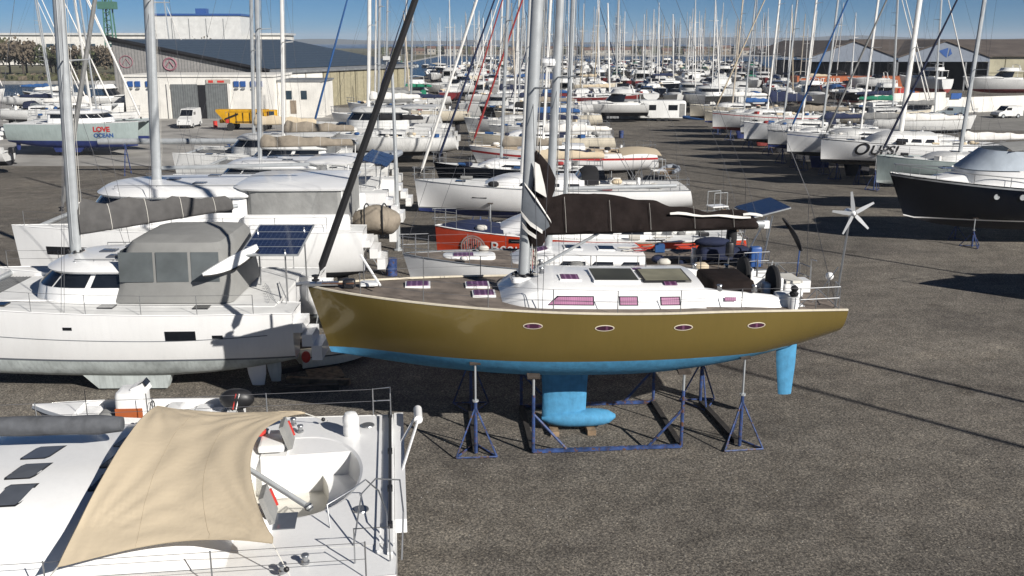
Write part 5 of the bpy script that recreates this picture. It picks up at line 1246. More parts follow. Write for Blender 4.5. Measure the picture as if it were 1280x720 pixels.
mb = MB(); c = Vector((-5.95, 1.55, 4.0)); mb.lathe(c, [(.13, .0), (.15, .3), (.15, .42), (.02, .43)], GEL, 14); mb.build('bucket', G); mb = MB(); mb.ball(c + Vector((0, 0, .5)), .13, CVBK, sq=(1, 1, .7)); mb.ball(c + Vector((.0, .02, .66)), .11, CVBK, sq=(1, 1, .8)); mb.build('winch_cover', G)
mb = MB(); a0 = Vector((-7.1, -1.25, 4.0)); mb.tube([a0, a0 + Vector((-.05, 0, 1.2))], .02, BLUES, 5); mb.build('flag_staff', G)
mb = MB(); rows = []
for i in range(7): u = i / 6; rows.append([a0 + Vector((-.05 + .62 * u, .03, 1.15 + 1.0 * u)), a0 + Vector((-.05 + .62 * u - .06 - .1 * math.sin(math.pi * u), .10, 1.12 + 1.0 * u))])
mb.solid(rows, .05, CVBK); mb.build('furled_flag', G)
mb = MB(); mb.box((-6.95, -.4, 4.25), (.35, .5, .35), GEL); mb.tube([(-7.4, -.9, 4.0), (-7.4, -.9, 4.9), (-7.4, -.5, 4.95)], .015, STEEL, 5); mb.ball((-7.35, .6, 4.75), .12, GEL); mb.tube([(-7.35, .6, 4.0), (-7.35, .6, 4.7)], .015, STEEL, 4); mb.build('stern_locker', G)

BEAMD = mat('tarred_beam', (.022, .019, .017), .9, var=.3, scale=5)
# stands and cradle under the gold boat (near side and far side)
def gz(x, y):
    a_ = R(GR); dx, dy = x - GX, y - GY; lx, ly = dx * math.cos(a_) + dy * math.sin(a_), -dx * math.sin(a_) + dy * math.cos(a_); return gh.under(lx, min(abs(ly), gh.b(gh.t_of(lx)) * .93)) + .0
def cradle(loc, rz, W, zt, label):
    t = empty('boat_cradle', (loc[0], loc[1], 0), R(rz), label, 'boat cradle', 'blue steel stands propping boats')
    mb = MB(); hb_ = 1.75
    for y in (0, 3.5): mb.box((W / 2, y, .07), (W, .10, .09), STBL)
    for x in (0, W): mb.box((x, hb_, .06), (.16, 3.38, .12), BEAMD)
    mb.build('base_frame', t, smooth=0)
    for x in (0, W):
        for y in (0, 3.5):
            mb = MB(); mb.tube([(x, y, .05), (x, y, zt * .75)], .05, STBL, 8); p = mb.build('post', t); s_ = 1 if x == 0 else -1
            mb = MB(); mb.tube([(x, y, zt * .74), (x, y, zt - .06)], .036, GALV, 8); mb.build('screw', p); mb = MB(); mb.box((x, y + (.03 if y == 0 else -.03), zt - .03), (.36, .22, .07), DARKW, rot=Matrix.Rotation(R(16 if y == 0 else -16), 3, 'X')); mb.build('pad', p, smooth=0)
            mb = MB(); mb.tube([(x + s_ * .02, y, zt * .5), (x + s_ * .95, y, .10)], .04, STBL, 6); mb.build('brace', p)
    return t
cradle((.60, 25.17), 5, 4.26, gz(2.7, 25.35), 'long blue cradle frame with posts either side of the gold boat keel')
for st_, y1_ in ((boat_stand((-1.02, 25.15), 5, gz(-1.02, 25.15), 'blue tripod stand nearest the bow of the gold sailboat'), 3.4),):
    mb = MB(); mb.box((0, y1_ / 2 + .12, .07), (.17, y1_ - .1, .14), BEAMD); mb.build('ground_beam', st_, smooth=0)
st_ = boat_stand((6.55, 25.65), 8, gz(6.55, 25.65), 'dark blue tripod stand nearest the rudder of the gold sailboat'); mb = MB(); mb.box((0, 1.75, .07), (.17, 3.1, .14), BEAMD); mb.build('ground_beam', st_, smooth=0)
boat_stand((-1.30, 28.7), 184, gz(-1.30, 28.7), 'far-side blue tripod stand in the shade under the gold bow')
boat_stand((6.05, 29.0), 186, gz(6.05, 29.0), 'far-side blue tripod stand seen past the gold stern')
for x, lab in ((.55, 'front one of the two timber blocks under the gold boat keel'), (-.55, 'rear one of the two timber blocks under the gold boat keel')):
    mb = MB(); c = gw(x, 0); mb.box((c[0], c[1], .075), (.25, .9, .15), WOOD, rz=R(5)); tag(mb.build('timber_block', smooth=0), lab, 'timber block', 'timber blocks under the gold keel')

# ================================================================= CATAMARAN with grey enclosure (left)
CVDG = mat('dark_grey_sail_bag', (.085, .082, .08), .9, var=.15, scale=3, bump=.5, bscale=4)
B_ = catamaran('catamaran', 'white catamaran with grey cockpit tent and a solar panel at its stern', L=12.4, B=6.8, zs=2.78, zwl=1.18, zk=.50, hull=GEL, anti=AFG, loc=(-13.35, 32.9), rz=181, lod=0,
    roofz=1.36, xroof=(-.07, .255), wr=.29, xm=.155, mh=15.5, mr=.20, cover=CVDG, coverh=1.05, boomL=6.2, yaw=R(-46), boomrise=.02, hullwin=[(-2.6, 1.95 + .15, .98, .32), (-3.78, 2.05, .34, .11), (4.3, 2.1, .98, .32), (1.0, 2.35, .3, .1)], band=CLOTHG, genoa=None, win=WIN, bridge=.36)
# tent
CVTT = mat('tent_canvas', (.235, .235, .225), .85, var=.06, scale=2, bump=.25, bscale=3)
mb = MB(); e0 = outline(-4.0, .22, 2.1, 2.1, 7, 2.86, n=4); e1 = outline(-3.75, -.45, 1.97, 1.97, 7, 4.66, n=4); e2 = outline(-3.62, -.6, 1.84, 1.84, 7, 4.86, n=4); e3 = outline(-3.2, -1.0, 1.2, 1.2, 6, 5.0, n=4)
mb.stack([e0, e1, e2, e3], [CVTT] * 3, None, CVTT); tn = mb.build('cockpit_tent', B_, smooth=30)
for x0, x1 in ((-.32, -1.45), (-1.55, -2.6), (-2.7, -3.62)):
    for sg in (1, -1):
        mb = MB(); y0, y1 = 2.10, 1.985; f_ = lambda x, v: Vector((x, sg * (lerp(2.1, 1.97, v) + .015), lerp(2.86, 4.66, v)))
        mb.grid([[f_(lerp(x0, x1, k / 4), v) for k in range(5)] for v in (.40, .66, .95)], VINYL); mb.build('clear_window', tn, smooth=0)
mb = MB()
for sg in (1, -1): mb.grid([[Vector((.10 - .30 * v + .03, sg * (1.5 - .1 * v) * k, 3.55 + .95 * v)) for k in (.05, .5, 1)] for v in (0, .5, 1)], VINYL)
mb.build('clear_windscreen', tn, smooth=0)
hB = [h for h in root_h[B_.name][0] if h.cy > 0][0]; rudder(hB, -4.75, GEL, B_, z0=.12, c=.66, th=.06, cant=.03)
mb = MB(); mb.tube([hB.pt(i / 30, .62, 1) + Vector((0, .004, 0)) for i in range(2, 30)], .012, CLOTHG, 4); mb.build('rubbing_line', B_)
for k_ in (0, 1):
    mb = MB(); zt_ = 4.2; tr_ = math.tan(R(2.6)); xs_ = .155 * 12.4
    for dy in ((-.05, .05) if k_ == 0 else (0.09, -.09)): mb.tube([(xs_ - tr_ * 0 - (.0 if k_ else -.0) + (-.17 if k_ == 0 else 0), dy + (.06 if dy > 0 else -.06) * (k_), zt_ + .3), (xs_ - tr_ * 14 + (-.17 if k_ == 0 else 0), dy + (.06 if dy > 0 else -.06) * k_, zt_ + 14)], .022, (BLACK, GALV)[k_], 4)
    mb.each('mast_track', B_, smooth=0)
mb = MB(); zf_ = 4.16; xf_ = .155 * 12.4
for k in range(7): a_ = 2 * math.pi * k / 7; mb.rbox((xf_ + .26 * math.cos(a_), .2 * math.sin(a_), zf_ + .04), (.09, .09, .12), BLACK, .03)
mb.each('mast_foot_block', B_)
mb = MB()
for k, y_ in enumerate((-.5, -.2, .25, .6)): mb.tube([(xf_ - .1, y_ * .3, zf_ + .03), (xf_ - 1.2, y_, zf_ - .02), (xf_ - 2.4, y_ * 1.6, zf_ - .22)], .012, (ROPE, ROPER, ROPE, BLACK)[k], 4)
mb.build('deck_lines', B_)
# solar panel on posts
n1, n2, n3, n4 = (Vector((-9.16, 31.39, 4.42)), Vector((-7.28, 31.39, 4.42)), Vector((-7.35, 33.95, 4.86)), Vector((-8.65, 33.95, 4.86)))
Mi = Matrix.Translation((-13.35, 32.9, 0)) @ Matrix.Rotation(R(181), 4, 'Z'); Mi = Mi.inverted()
c = (n1 + n2 + n3 + n4) / 4; mb = MB(); ax = Vector((1, 0, 0)); ay = (Vector((0, 2.56, .44))).normalized(); nn = ax.cross(ay); Mr = Matrix((ax, ay, nn)).transposed()
mb.box((0, 0, 0), (1.92, 2.8, .04), SOLAR, rot=None); pn = mb.build('solar_panel', None, smooth=0); pn.parent = B_; pn.matrix_local = Mi @ (Matrix.Translation(c) @ Mr.to_4x4())
mb = MB()
for x in (-.97, .97): mb.box((x, 0, 0), (.04, 2.86, .06), GALV)
for y in (-1.42, -.70, .02, .72, 1.42): mb.box((0, y, .004 if abs(y) < 1.2 else 0), (1.96, .022 if abs(y) < 1.2 else .05, .045 if abs(y) < 1.2 else .06), GALV)
mb.build('panel_frame', pn, smooth=0)
mb = MB()
for wx, wy in ((-7.62, 31.5), (-7.4, 33.6), (-9.0, 33.4)):
    p = Mi @ Vector((wx, wy, 2.2)); mb.tube([p, p + Vector((0, 0, 2.35 + (wy - 31.5) * .17))], .028, STEEL, 6)
mb.each('panel_post', B_)
mb = MB(); p = Mi @ Vector((-7.55, 31.0, 3.0)); q = Mi @ Vector((-8.4, 33.6, 2.9)); mb.tube([p, q], .02, STEEL, 5); mb.tube([p + Vector((0, 0, -.6)), p, q, q + Vector((0, 0, -.7))], .018, STEEL, 5)
for k in range(7): r_ = lerp(p, q, k / 7) + Vector((.2, 0, -.3)); mb.tube([r_, r_ + Vector((.3, .1, .35)), r_ + Vector((.55, -.1, -.2))], .012, STEEL, 4)
mb.build('stern_rails', B_)
text('SAMANA', .30, mat("pale_green_paint", (.45, .62, .55), .6), B_, (-.55, 1.99, 2.93), (R(90), 0, R(180)), .004)
mb = MB(); b0, b1 = Vector((-10.05, 30.3, 4.0)), Vector((-8.55, 31.5, 4.72)); d = (b1 - b0); s_ = d.cross(Vector((.55, -.8, 0))).normalized(); rows = []; rim_ = []
for i in range(11): u = i / 10; ww = .38 * sp(math.pi * (.06 + .80 * u)) ** .8; q = b0 + d * u; rows.append([q + s_ * ww, q + s_ * ww * .4, q - s_ * .05 * sp(math.pi * u)]); rim_.append(q + s_ * ww)
mb.tube(rim_, .035, RUB, 5)
mb.solid(rows, .09, GEL); o = tag(mb.build('paddle_board', smooth=40), 'white black-edged board leaning between the grey cockpit tent and solar panel', 'paddle board')

# ================================================================= second catamaran behind it
C_ = catamaran('catamaran', 'big white catamaran with long hardtop and pale grey cockpit curtains behind the tented one', L=14.6, B=7.7, zs=3.65, zwl=1.9, zk=1.2, hull=GEL, anti=AFB, loc=(-13.6, 42.4), rz=182, lod=0, roofz=1.68, hardtop=4.2, enclosure=CVGL,
    xroof=(-.16, .345), wr=.36, xm=.145, mh=18, mr=.22, cover=None, boomL=6.5, hullwin=[(3.6, 2.9, 4.6, .34), (-3.5, 3.0, 1.2, .3)], genoa=CVGR, boomz=.55)
for sg in (1, -1):
    mb = MB(); mb.rbox((-4.5, sg * 2.95, 3.95), (4.4, .34, .7), GEL, .1); mb.rbox((-4.2, sg * 3.3, 3.75), (3.2, .4, .4), GEL, .1); mb.build('cockpit_coaming', C_)
for h in (-2.85, 2.85):
    for k in (-3.0, 2.0):
        a_ = R(182); cx_ = -13.6 + k * math.cos(a_) - h * math.sin(a_); cy_ = 42.4 + k * math.sin(a_) + h * math.cos(a_)
        mb = MB()
        for q in range(4): mb.box((cx_, cy_ + (q % 2) * .02, .105 + q * .2), (1.2 if q % 2 else .35, .35 if q % 2 else 1.2, .19), DARKW)
        tag(mb.build('block_stack', smooth=0), 'stack of crossed dark timbers under the %s hull, %s end' % ('far' if h < 0 else 'near', 'stern' if k < 0 else 'bow'), 'timber blocks', 'timber stacks under the big catamaran')
mb = MB(); mb.ball((0, 0, 0), 1, CVTN, 16, 10, (1.15, .85, .68))
for v_ in range(len(mb.v)):
    x, y, z = mb.v[v_]; q = 1 + .07 * math.sin(5 * x + 3 * z) + .05 * math.sin(7 * y - 4 * z); mb.v[v_] = (x * q, y * q, z * q)
o = mb.build('tarpaulin_bundle', smooth=60, loc=(-6.15, 43.0, 3.45)); tag(o, 'tan tarpaulin bundle tied with black straps at the big catamaran stern', 'tarpaulin bundle')
mb = MB()
for x in (-.45, .35): mb.tube([(x + .03 * math.sin(k), .88 * math.cos(k * math.pi / 8) * 1.03, .72 * math.sin(k * math.pi / 8) * 1.03) for k in range(17)], .035, BLACK, 4, cap=False)
s_ = mb.each('strap', o)
N_ = catamaran('catamaran', 'white catamaran with blue solar panels over its stern beyond the tan bundle', L=13.4, B=7.2, zs=3.3, zwl=1.7, zk=1.0, hull=GEL, anti=AFN, loc=(-13.6, 55.0), rz=181, lod=1, roofz=1.5, xroof=(-.2, .24), mh=17, mr=.13, cover=CVTN, coverh=.6, boomL=5.5, hardtop=2.0, genoa=None)
mb = MB()
for k in range(3): mb.box((-5.9, -2.6 + k * 1.75, 4.75), (1.5, 1.65, .05), SOLAR, rot=Matrix.Rotation(R(-16), 3, 'Y'))
mb.build('solar_panel', N_, smooth=0); mb = MB()
for y in (-3.2, 1.6): mb.tube([(-6.1, y, 3.2), (-6.3, y, 4.7)], .03, STEEL, 5); mb.tube([(-5.4, y, 3.2), (-5.4, y, 4.9)], .03, STEEL, 5)
mb.build('panel_arch', N_)
# white tender hung behind C: radome-like transom
# ================================================================= bottom-left catamaran with awning
MX, MY, MR = -8.65, 17.33, 187.0
M_ = empty('catamaran', (MX, MY, 0), R(MR), 'white catamaran in the bottom left corner under a beige awning', 'catamaran'); S = 6.3   # stern at local x = -S
for sg in (1, -1):
    h = Hull(12.6, 2.3, 2.58, 1.0, .35, bow_up=.3, rake=.3, srake=.0, bs=.86, tm=.4, n=2.2, nb=1.6, cy=sg * 2.63, zst=.9, zbow=.8)
    h.shell(22, GEL, AFG, GEL, par=M_); h.deck(20, GEL, par=M_, name='side_deck', camber=.02)
# aft deck sheet with the round cockpit let into it
cx_, cy_, n_ = -S + 1.95, -.5, 64
def wellp(a_, k=1.0):
    c_, s_ = math.cos(a_), math.sin(a_); e_ = 1.0 if c_ < 0 else .35
    return Vector((cx_ + math.copysign(abs(c_) ** e_, c_) * 1.22 * k, cy_ + math.copysign(abs(s_) ** (1.0 if c_ < 0 else .8), s_) * 1.85 * k, 0))
def rectp(a_):
    c_, s_ = math.cos(a_), math.sin(a_); x0, x1, y0, y1 = -S + .02, -S + 3.4, -2.6, 2.6; t_ = 1e9
    if c_ > 1e-6: t_ = min(t_, (x1 - cx_) / c_)
    if c_ < -1e-6: t_ = min(t_, (x0 - cx_) / c_)
    if s_ > 1e-6: t_ = min(t_, (y1 - cy_) / s_)
    if s_ < -1e-6: t_ = min(t_, (y0 - cy_) / s_)
    return Vector((cx_ + c_ * t_, cy_ + s_ * t_, 0))
corner = [math.atan2(y - cy_, x - cx_) for x in (-S + .02, -S + 3.4) for y in (-2.6, 2.6)]
angs = sorted([2 * math.pi * i / n_ - math.pi for i in range(n_)] + corner)
Z = lambda p, z: Vector((p.x, p.y, z))
mb = MB(); outer = [Z(rectp(a_), 2.60) for a_ in angs]; rim = [Z(wellp(a_, 1.05), 2.60) for a_ in angs]; lip = [Z(wellp(a_, 1.0), 2.57) for a_ in angs]
mb.stack([outer, rim, lip], [GEL, GEL]); mb.face([(-S + 3.4, -2.6, 2.6), (5.0, -2.6, 2.6), (5.0, 2.6, 2.6), (-S + 3.4, 2.6, 2.6)], GEL)
mb.box((-S + 1.7, 0, 1.85), (3.3, 5.2, .06), GEL) if False else None
mb.face([(-S + .02, -2.6, 2.6), (-S + .02, 2.6, 2.6), (-S + .02, 2.6, 1.5), (-S + .02, -2.6, 1.5)], GEL); mb.face([(-S, -2.6, 1.5), (5, -2.6, 1.5), (5, 2.6, 1.5), (-S, 2.6, 1.5)], GEL); mb.build('bridge_deck', M_, smooth=0)
mb = MB(); seat = [Z(wellp(a_, .96), 2.02) for a_ in angs]; seati = [Z(Vector((wellp(a_, .96).x * 1.0 + max(0, -math.cos(a_)) * .62 + .0, (wellp(a_, .96).y - cy_) * (1 - .30 * max(0, -math.cos(a_))) + cy_, 0)), 2.03) for a_ in angs]; flo = [Z(p, 1.62) for p in seati]
mb.stack([lip, seat, seati, flo], [GEL, GEL, COCK], None, COCK); mb.build('cockpit_well', M_, smooth=20)
mb = MB(); mb.box((cx_ + .65, cy_ - 1.25, 2.15), (.55, .8, 1.0), GEL); mb.box((cx_ + .72, cy_ + 2.1, 2.55), (.5, .8, .5), GEL); mb.each('cockpit_furniture', M_, smooth=0)
for y in (cy_ - 1.25, cy_ + 2.1):
    mb = MB(); z = 3.0; mb.rbox((cx_ + .7, y, z - .2), (.55, .75, .14), GEL, .06); mb.box((cx_ + .38, y, z + .0), (.10, .6, .55), CVGL, rot=Matrix.Rotation(R(18), 3, 'Y')); mb.build('helm_seat', M_)
    mb = MB(); mb.box((cx_ + .31, y - .29, z + .0), (.04, .04, .36), REDP, rot=Matrix.Rotation(R(18), 3, 'Y')); mb.box((cx_ + .95, y - .30, z - .08), (.16, .10, .14), REDP); mb.each('red_cushion_trim', M_, smooth=0)
mb = MB(); mb.tube([(-S + 2.9, .0, 3.0), (-S + 1.75, .45, 2.35)], .05, ALU, 8); mb.tube([(-S + 2.9, .10, 3.0), (-S + 1.75, .55, 2.35)], .025, STEEL, 5); mb.ball((-S + 1.72, .47, 2.33), .09, GALV); mb.build('tiller_pole', M_)
mb = MB(); mb.lathe((-S + .98, -2.45, 2.6), [(.17, 0), (.185, .05), (.185, .22), (.175, .26), (.19, .3), (.19, .42), (.13, .53), (.02, .56)], GEL, 18); mb.build('white_vent_dome', M_)
for x, y in ((.62, -2.95), (.66, 1.25)):
    mb = MB(); mb.lathe((-S + x, y, 2.605), [(.16, 0), (.15, .02), (.105, .02)], STEEL, 18); o = mb.build('deck_port', M_); mb = MB(); mb.lathe((-S + x, y, 2.603), [(.11, 0), (.11, .012)], GLS, 14); mb.build('port_glass', o)
for x, y, lx, ly in ((2.05, 1.55, .42, .62),):
    mb = MB(); mb.box((-S + x, y, 2.615), (lx, ly, .02), WING); mb.build('opening_shade_panel', M_, smooth=0)  # shade inside a stair opening painted as a flat grey panel, no recess
mb = MB(); mb.box((-S + 2.55, -2.1, 2.72), (.42, .5, .24), GEL); mb.box((-S + 2.4, 1.45, 2.72), (.3, .9, .24), GEL); mb.each('deck_locker', M_, smooth=0)
mb = MB(); mb.tube([(-S + .10, -3.45, 2.72), (-S + .10, 2.15, 2.72)], .035, BLACK, 8); mb.build('traveller_beam', M_)
mb = MB(); mb.box((-S + .32, -.3, 2.62), (.06, 6.4, .04), GEL); mb.box((-S - .10, -1.0, 2.45), (.22, 5.4, .28), GEL); mb.box((-S + .10, -.3, 2.63), (.10, 6.6, .05), GEL)
for y in (-3.3, -1.2, .6, 2.1): mb.box((-S + .1, y, 2.7), (.10, .12, .10), BLACK)
mb.build('stern_crossbar', M_, smooth=0)
mb = MB()
for y0 in (-1.9, -.35): mb.tube([(-S - .12, y0, 2.55), (-S - .55, -2.85 + (y0 + 1.9) * .25, 2.9)], .03, GEL, 5)
mb.lathe((-S - .55, -2.75, 2.9), [(.02, -.36), (.10, -.33), (.10, .33), (.02, .36)], GEL, 12, axis='Y'); mb.build('outboard_bracket', M_)
mb = MB()
def hoop(pts, r=.016): mb.tube(pts, r, STEEL, 6)
hoop([(-S + 1.2, 1.9, 2.6), (-S + 1.25, 1.75, 3.0), (-S + .8, 1.5, 3.15), (-S + .55, 1.2, 3.2), (-S + .3, 1.6, 3.15), (-S + .15, 2.4, 3.1), (-S + .15, 2.9, 2.6)])
hoop([(-S + .75, 2.6, 2.6), (-S + .6, 2.0, 3.3), (-S + .35, 1.5, 3.35), (-S - .1, 1.5, 3.3), (-S - .15, 2.6, 3.2), (-S - .1, 3.2, 2.6)])
hoop([(-S + .7, 3.2, 2.6), (-S + .7, 3.2, 3.25), (-S + .1, 3.2, 3.25), (-S + .1, 3.2, 2.6)])
hoop([(-S + .5, -3.62, 2.6), (-S + .5, -3.62, 3.25), (-S + .08, -3.62, 3.28), (-S + .08, -3.2, 3.28), (-S + .08, -3.2, 2.6)]); hoop([(-S + .5, -3.62, 2.95), (-S + .08, -3.62, 2.95)])
mb.build('pushpit', M_)
for sg in (-1, 1):
    mb = MB(); xs = (.5, 3.0, 5.6, 8.2, 10.8)
    for x in xs: mb.tube([(-S + x, sg * 3.66, 2.6), (-S + x, sg * 3.66, 3.25)], .014, STEEL, 4)
    for z in (3.23, 2.93): mb.tube([(-S + x, sg * 3.66, z) for x in xs], .007, WIRE, 3)
    mb.build('guard_rail', M_, smooth=0)
mb = MB()
for x, y in ((1.9, 3.35), (1.55, 3.1), (2.35, -3.2), (2.15, -2.75), (2.9, -2.6)): winch(mb, (-S + x, y, 2.6), .075)
mb.each('winch', M_)
# coachroof: broad smooth dome
def mz(x, y):
    u = (x + S - 2.9) / 8.4; e_ = max(0, min(1, u)); prof_ = sm(0, .10, e_) * (1 - sm(.55, 1, e_)) ** .8; q = max(0, 1 - abs((y - .1) / 3.0) ** 3.2)
    return 2.60 + .98 * prof_ * q
mb = MB(); mb.grid([[Vector((-S + 2.9 + 8.4 * i / 30, -2.9 + 6.0 * j / 22, mz(-S + 2.9 + 8.4 * i / 30, -2.9 + 6.0 * j / 22) + .002)) for j in range(23)] for i in range(31)], GEL); mb.build('coachroof', M_, smooth=60)
for x, y in ((6.75, 1.62), (6.75, .85), (5.15, 1.35), (5.15, .30 + .3), (5.15, -.35), (6.75, .05)):
    mb = MB(); k_ = .22; pts_ = [(-S + x + dx + (.14 if dy < 0 else -.14) * 0 + dy * .3, y + dy) for dx, dy in ((-.24, -.27), (.20, -.27), (.24, -.2), (.24, .2), (.2, .27), (-.2, .27), (-.24, .2), (-.24, -.2))]
    mb.face([Vector((a_, b_, mz(a_, b_) + .012)) for a_, b_ in pts_], WING); mb.face([Vector((a_, b_, mz(a_, b_) + .006)) for a_, b_ in [(-S + x + (a2 + S - x) * 1.12, y + (b2 - y) * 1.12) for a2, b2 in pts_]], BLACK); mb.build('roof_window', M_, smooth=0)
CVSB = mat('dark_grey_bag', (.10, .105, .115), .8, var=.2, scale=4, bump=.4, bscale=6)
mb = MB(); mb.tube([(-S + 6.0, .1, 4.02), (5.5, -.1, 4.1)], .08, ALU, 8); bo = mb.build('boom', M_)
mb = MB(); rings = []
for i in range(15):
    u = i / 14; x = -S + 5.2 + 6.6 * u; rr = (.20 if 0 < i < 14 else .15) * (1 + .04 * math.sin(i * 2.1)); rings.append([Vector((x, .10 - .3 * u + rr * math.cos(q), 4.12 + .05 * u + rr * .95 * math.sin(q))) for q in [2 * math.pi * k / 14 for k in range(14)]])
mb.stack(rings, [CVSB] * 14, CVSB, CVSB); mb.build('rolled_sail_bag', bo, smooth=60)
f, mo = rigging(M_, 4.9, 3.0, 16, ALU, r=.15, rake=1.5, spread=(.45, .7), n=10)
# awning
mb = MB(); rows = []; rnd = random.Random(2)
for i in range(49):
    u = i / 48; row = []                # u from far (y<0) to near
    for j in range(41):
        v = j / 40; y = lerp(lerp(-3.0, -1.75, v), 3.52, u); bow_ = .30 * sp(math.pi * u) ** .9
        xl = -S + lerp(5.0, 5.3, u) - .10 * math.sin(math.pi * u); xr = -S + lerp(2.05, 2.02, u) + .72 * sp(math.pi * min(1, u * 1.02)) ** .8
        x = lerp(xr, xl, v); z = lerp(lerp(2.86, 3.66, v ** .7), 3.15, u) + .55 * math.sin(math.pi * (.04 + .92 * u)) ** .85 - .10 * math.sin(math.pi * v) * math.sin(math.pi * u)
        y += (.42 * math.sin(math.pi * v) ** 1.0 * (-1 if u > .5 else 1) * abs(2 * u - 1) ** 3) + (.35 * v if u > .9 else 0) * (u - .9) * 10
        wr_ = 0.0
        for cu, cv_ in ((0, 0), (1, 0), (0, 1), (1, 1)):
            dd = math.hypot(u - cu, (v - cv_) * .7); an_ = math.atan2(u - cu, (v - cv_) * .7); wr_ += math.sin(an_ * 21 + cu * 2 + cv_) * math.exp(-dd * 3.2) * min(1, dd * 9)
        z += .030 * wr_ + .014 * math.sin(v * 19 + u * 3 + 1.5 * math.sin(u * 4)) * math.sin(math.pi * u)
        row.append(Vector((x, y, z)))
    rows.append(row)
mb.solid(rows, .012, CVBG); aw = mb.build('awning', M_, smooth=60)
seam = mat('beige_seam', (.40, .33, .23), .9)
for j in (13, 27):
    mb = MB(); mb.tube([r_[j] + Vector((0, 0, .008)) for r_ in rows], .008, seam, 4); mb.build('seam', aw)
mb = MB(); mb.tube([p + Vector((0, 0, .004)) for p in rows[0]] + [r_[-1] for r_ in rows[1:]] + rows[-1][-2::-1] + [r_[0] for r_ in rows[-2::-1]], .014, seam, 4); mb.build('hem', aw)
mb = MB()
for a_, b_ in ((rows[0][0], (-S + 1.55, -3.1, 2.7)), (rows[-1][-1], (-S + 5.75, 4.0, 2.75)), (rows[-1][0], (-S + 1.75, 3.65, 2.7)), (rows[0][-1], (-S + 5.8, -3.5, 2.8))): mb.tube([a_, b_], .012, ROPE, 4); mb.ball(lerp(Vector(a_), Vector(b_), .8), .05, BLACK)
mb.build('awning_line', aw)

# small white dinghy with console between the two catamarans
dh = Hull(5.5, 2.05, 1.62, 1.0, .62, bow_up=.3, rake=.7, srake=-.1, bs=.92, tm=.3, n=1.8, nb=1, zst=.7, zbow=1.0)
D_ = empty('open_motorboat', (-10.35, 24.75, -.22), R(184), 'small white open motorboat with console and black outboard behind the awning', 'motorboat'); dh.shell(14, GEL, AFG, PVC, par=D_, nu=4); dh.deck(12, GEL, well=(-2.5, 1.5, .86, .5), wm=COCK, par=D_)
mb = MB()
for sg in (1, -1): mb.tube([dh.pt(i / 12, .93, sg) for i in range(13)], .07, PVC, 6)
mb.build('rubbing_strake', D_)
mb = MB(); mb.rbox((.05, .0, 1.72), (.75, .8, 1.25), GEL, .12); mb.box((-.2, 0, 2.34), (.35, .5, .28), GEL, rot=Matrix.Rotation(R(25), 3, 'Y')); cs = mb.build('console', D_); mb = MB(); mb.box((-.26, 0, 2.45), (.25, .36, .16), WIN, rot=Matrix.Rotation(R(35), 3, 'Y')); mb.build('screen', cs, smooth=0)
mb = MB(); mb.box((.05, .41, 1.75), (.72, .04, .3), ORNG); mb.build('orange_panel', cs, smooth=0)
wheel(D_, (-.45, 0, 1.75), .2, BLACK, ped=False)
mb = MB(); mb.rbox((-1.0, 0, 1.45), (.5, 1.3, .5), GEL, .1); mb.rbox((-1.75, 0, 1.4), (.5, 1.4, .4), GEL, .1); mb.rbox((1.4, 0, 1.55), (.9, 1.1, .3), GEL, .15); mb.rbox((.75, 0, 1.45), (.4, .7, .5), CVGL, .1); mb.each('seat', D_)
mb = MB(); c = Vector((-2.75, 0, 1.95)); mb.ball(c, .42, BLACK, 14, 9, (1.15, .62, .72)); mb.tube([c, c + Vector((-.25, 0, -1.4))], .1, BLACK, 8, flat=.6); om = mb.build('outboard_motor', D_, smooth=60); mb = MB()
for k in (0, .09): mb.tube([c + Vector((-.02 + k, .272, -.2)), c + Vector((-.12 + k, .20, .22))], .018, REDP if k else GEL, 4)
mb.each('stripe', om)
mb = MB(); mb.tube([(-.6, .9, 1.6), (-.6, .9, 2.5)], .012, BLACK, 4); mb.tube([(1.0, .8, 1.6), (1.0, .8, 2.6)], .012, BLACK, 4); mb.each('whip_pole', D_)
# ================================================================= NAMED NEIGHBOURS
STP = None
def stands(root, short, L, B, zk, xs=(.22, -.26), far=True):
    global STP
    rz = root.rotation_euler.z; X, Y = root.location.x, root.location.y; hh_ = root_h[root.name][0]
    for k, fx in enumerate(xs):
        for sg in ((1, -1) if far else (1,)):
            x, y = fx * L, sg * B * .36; zt_ = hh_.under(x, min(abs(y), hh_.b(hh_.t_of(x)) * .9)); wx = X + x * math.cos(rz) - y * math.sin(rz); wy = Y + x * math.sin(rz) + y * math.cos(rz)
            near = wy < Y; lab = 'blue stand under the %s, %s side, %s end' % (short, 'camera' if near else 'far', 'bow' if k == 0 else 'stern')
            if STP is None: STP = boat_stand((wx, wy), 0, zt_, lab); stands.z = zt_; continue
            c = dup(STP, (wx, wy, 0), rz + (0 if near else 3.14), lab); c.scale = (1, 1, zt_ / stands.z)

F_ = sailboat('sailboat', 'white sailboat with teak deck and dark window strip right behind the gold one', L=12.9, B=4.0, zs=3.55, zwl=2.35, zk=1.75, hull=GEL, stripe=CLOTHG, deck=TEAK, roof=GEL, H=.48, mast=ALU, mh=16.5, mr=.145, radar=.39,
              cover=CVNV, genoa=None, lod=0, loc=(2.55, 33.9), rz=184, xm=1.25, xroof=(-.16, .20), bow_up=.42, hatches=False, mastrake=2.2, coverh=.01, boomfr=.34, bs=.8)
h_, rf_ = root_h[F_.name]
for x, y in ((1.6, .3), (.4, .25), (-.8, .3)): rf_.hatch(x, y, .55, .5, PURP if x > 1 else WIN, F_, GEL)
mb = MB(); mb.rbox((4.1, 0, h_.zs(.8) + .06), (1.9, .9, .16), GEL, .3); mb.box((4.3, .1, h_.zs(.8) + .15), (.7, .5, .03), PURP); mb.build('fore_hatch', F_)
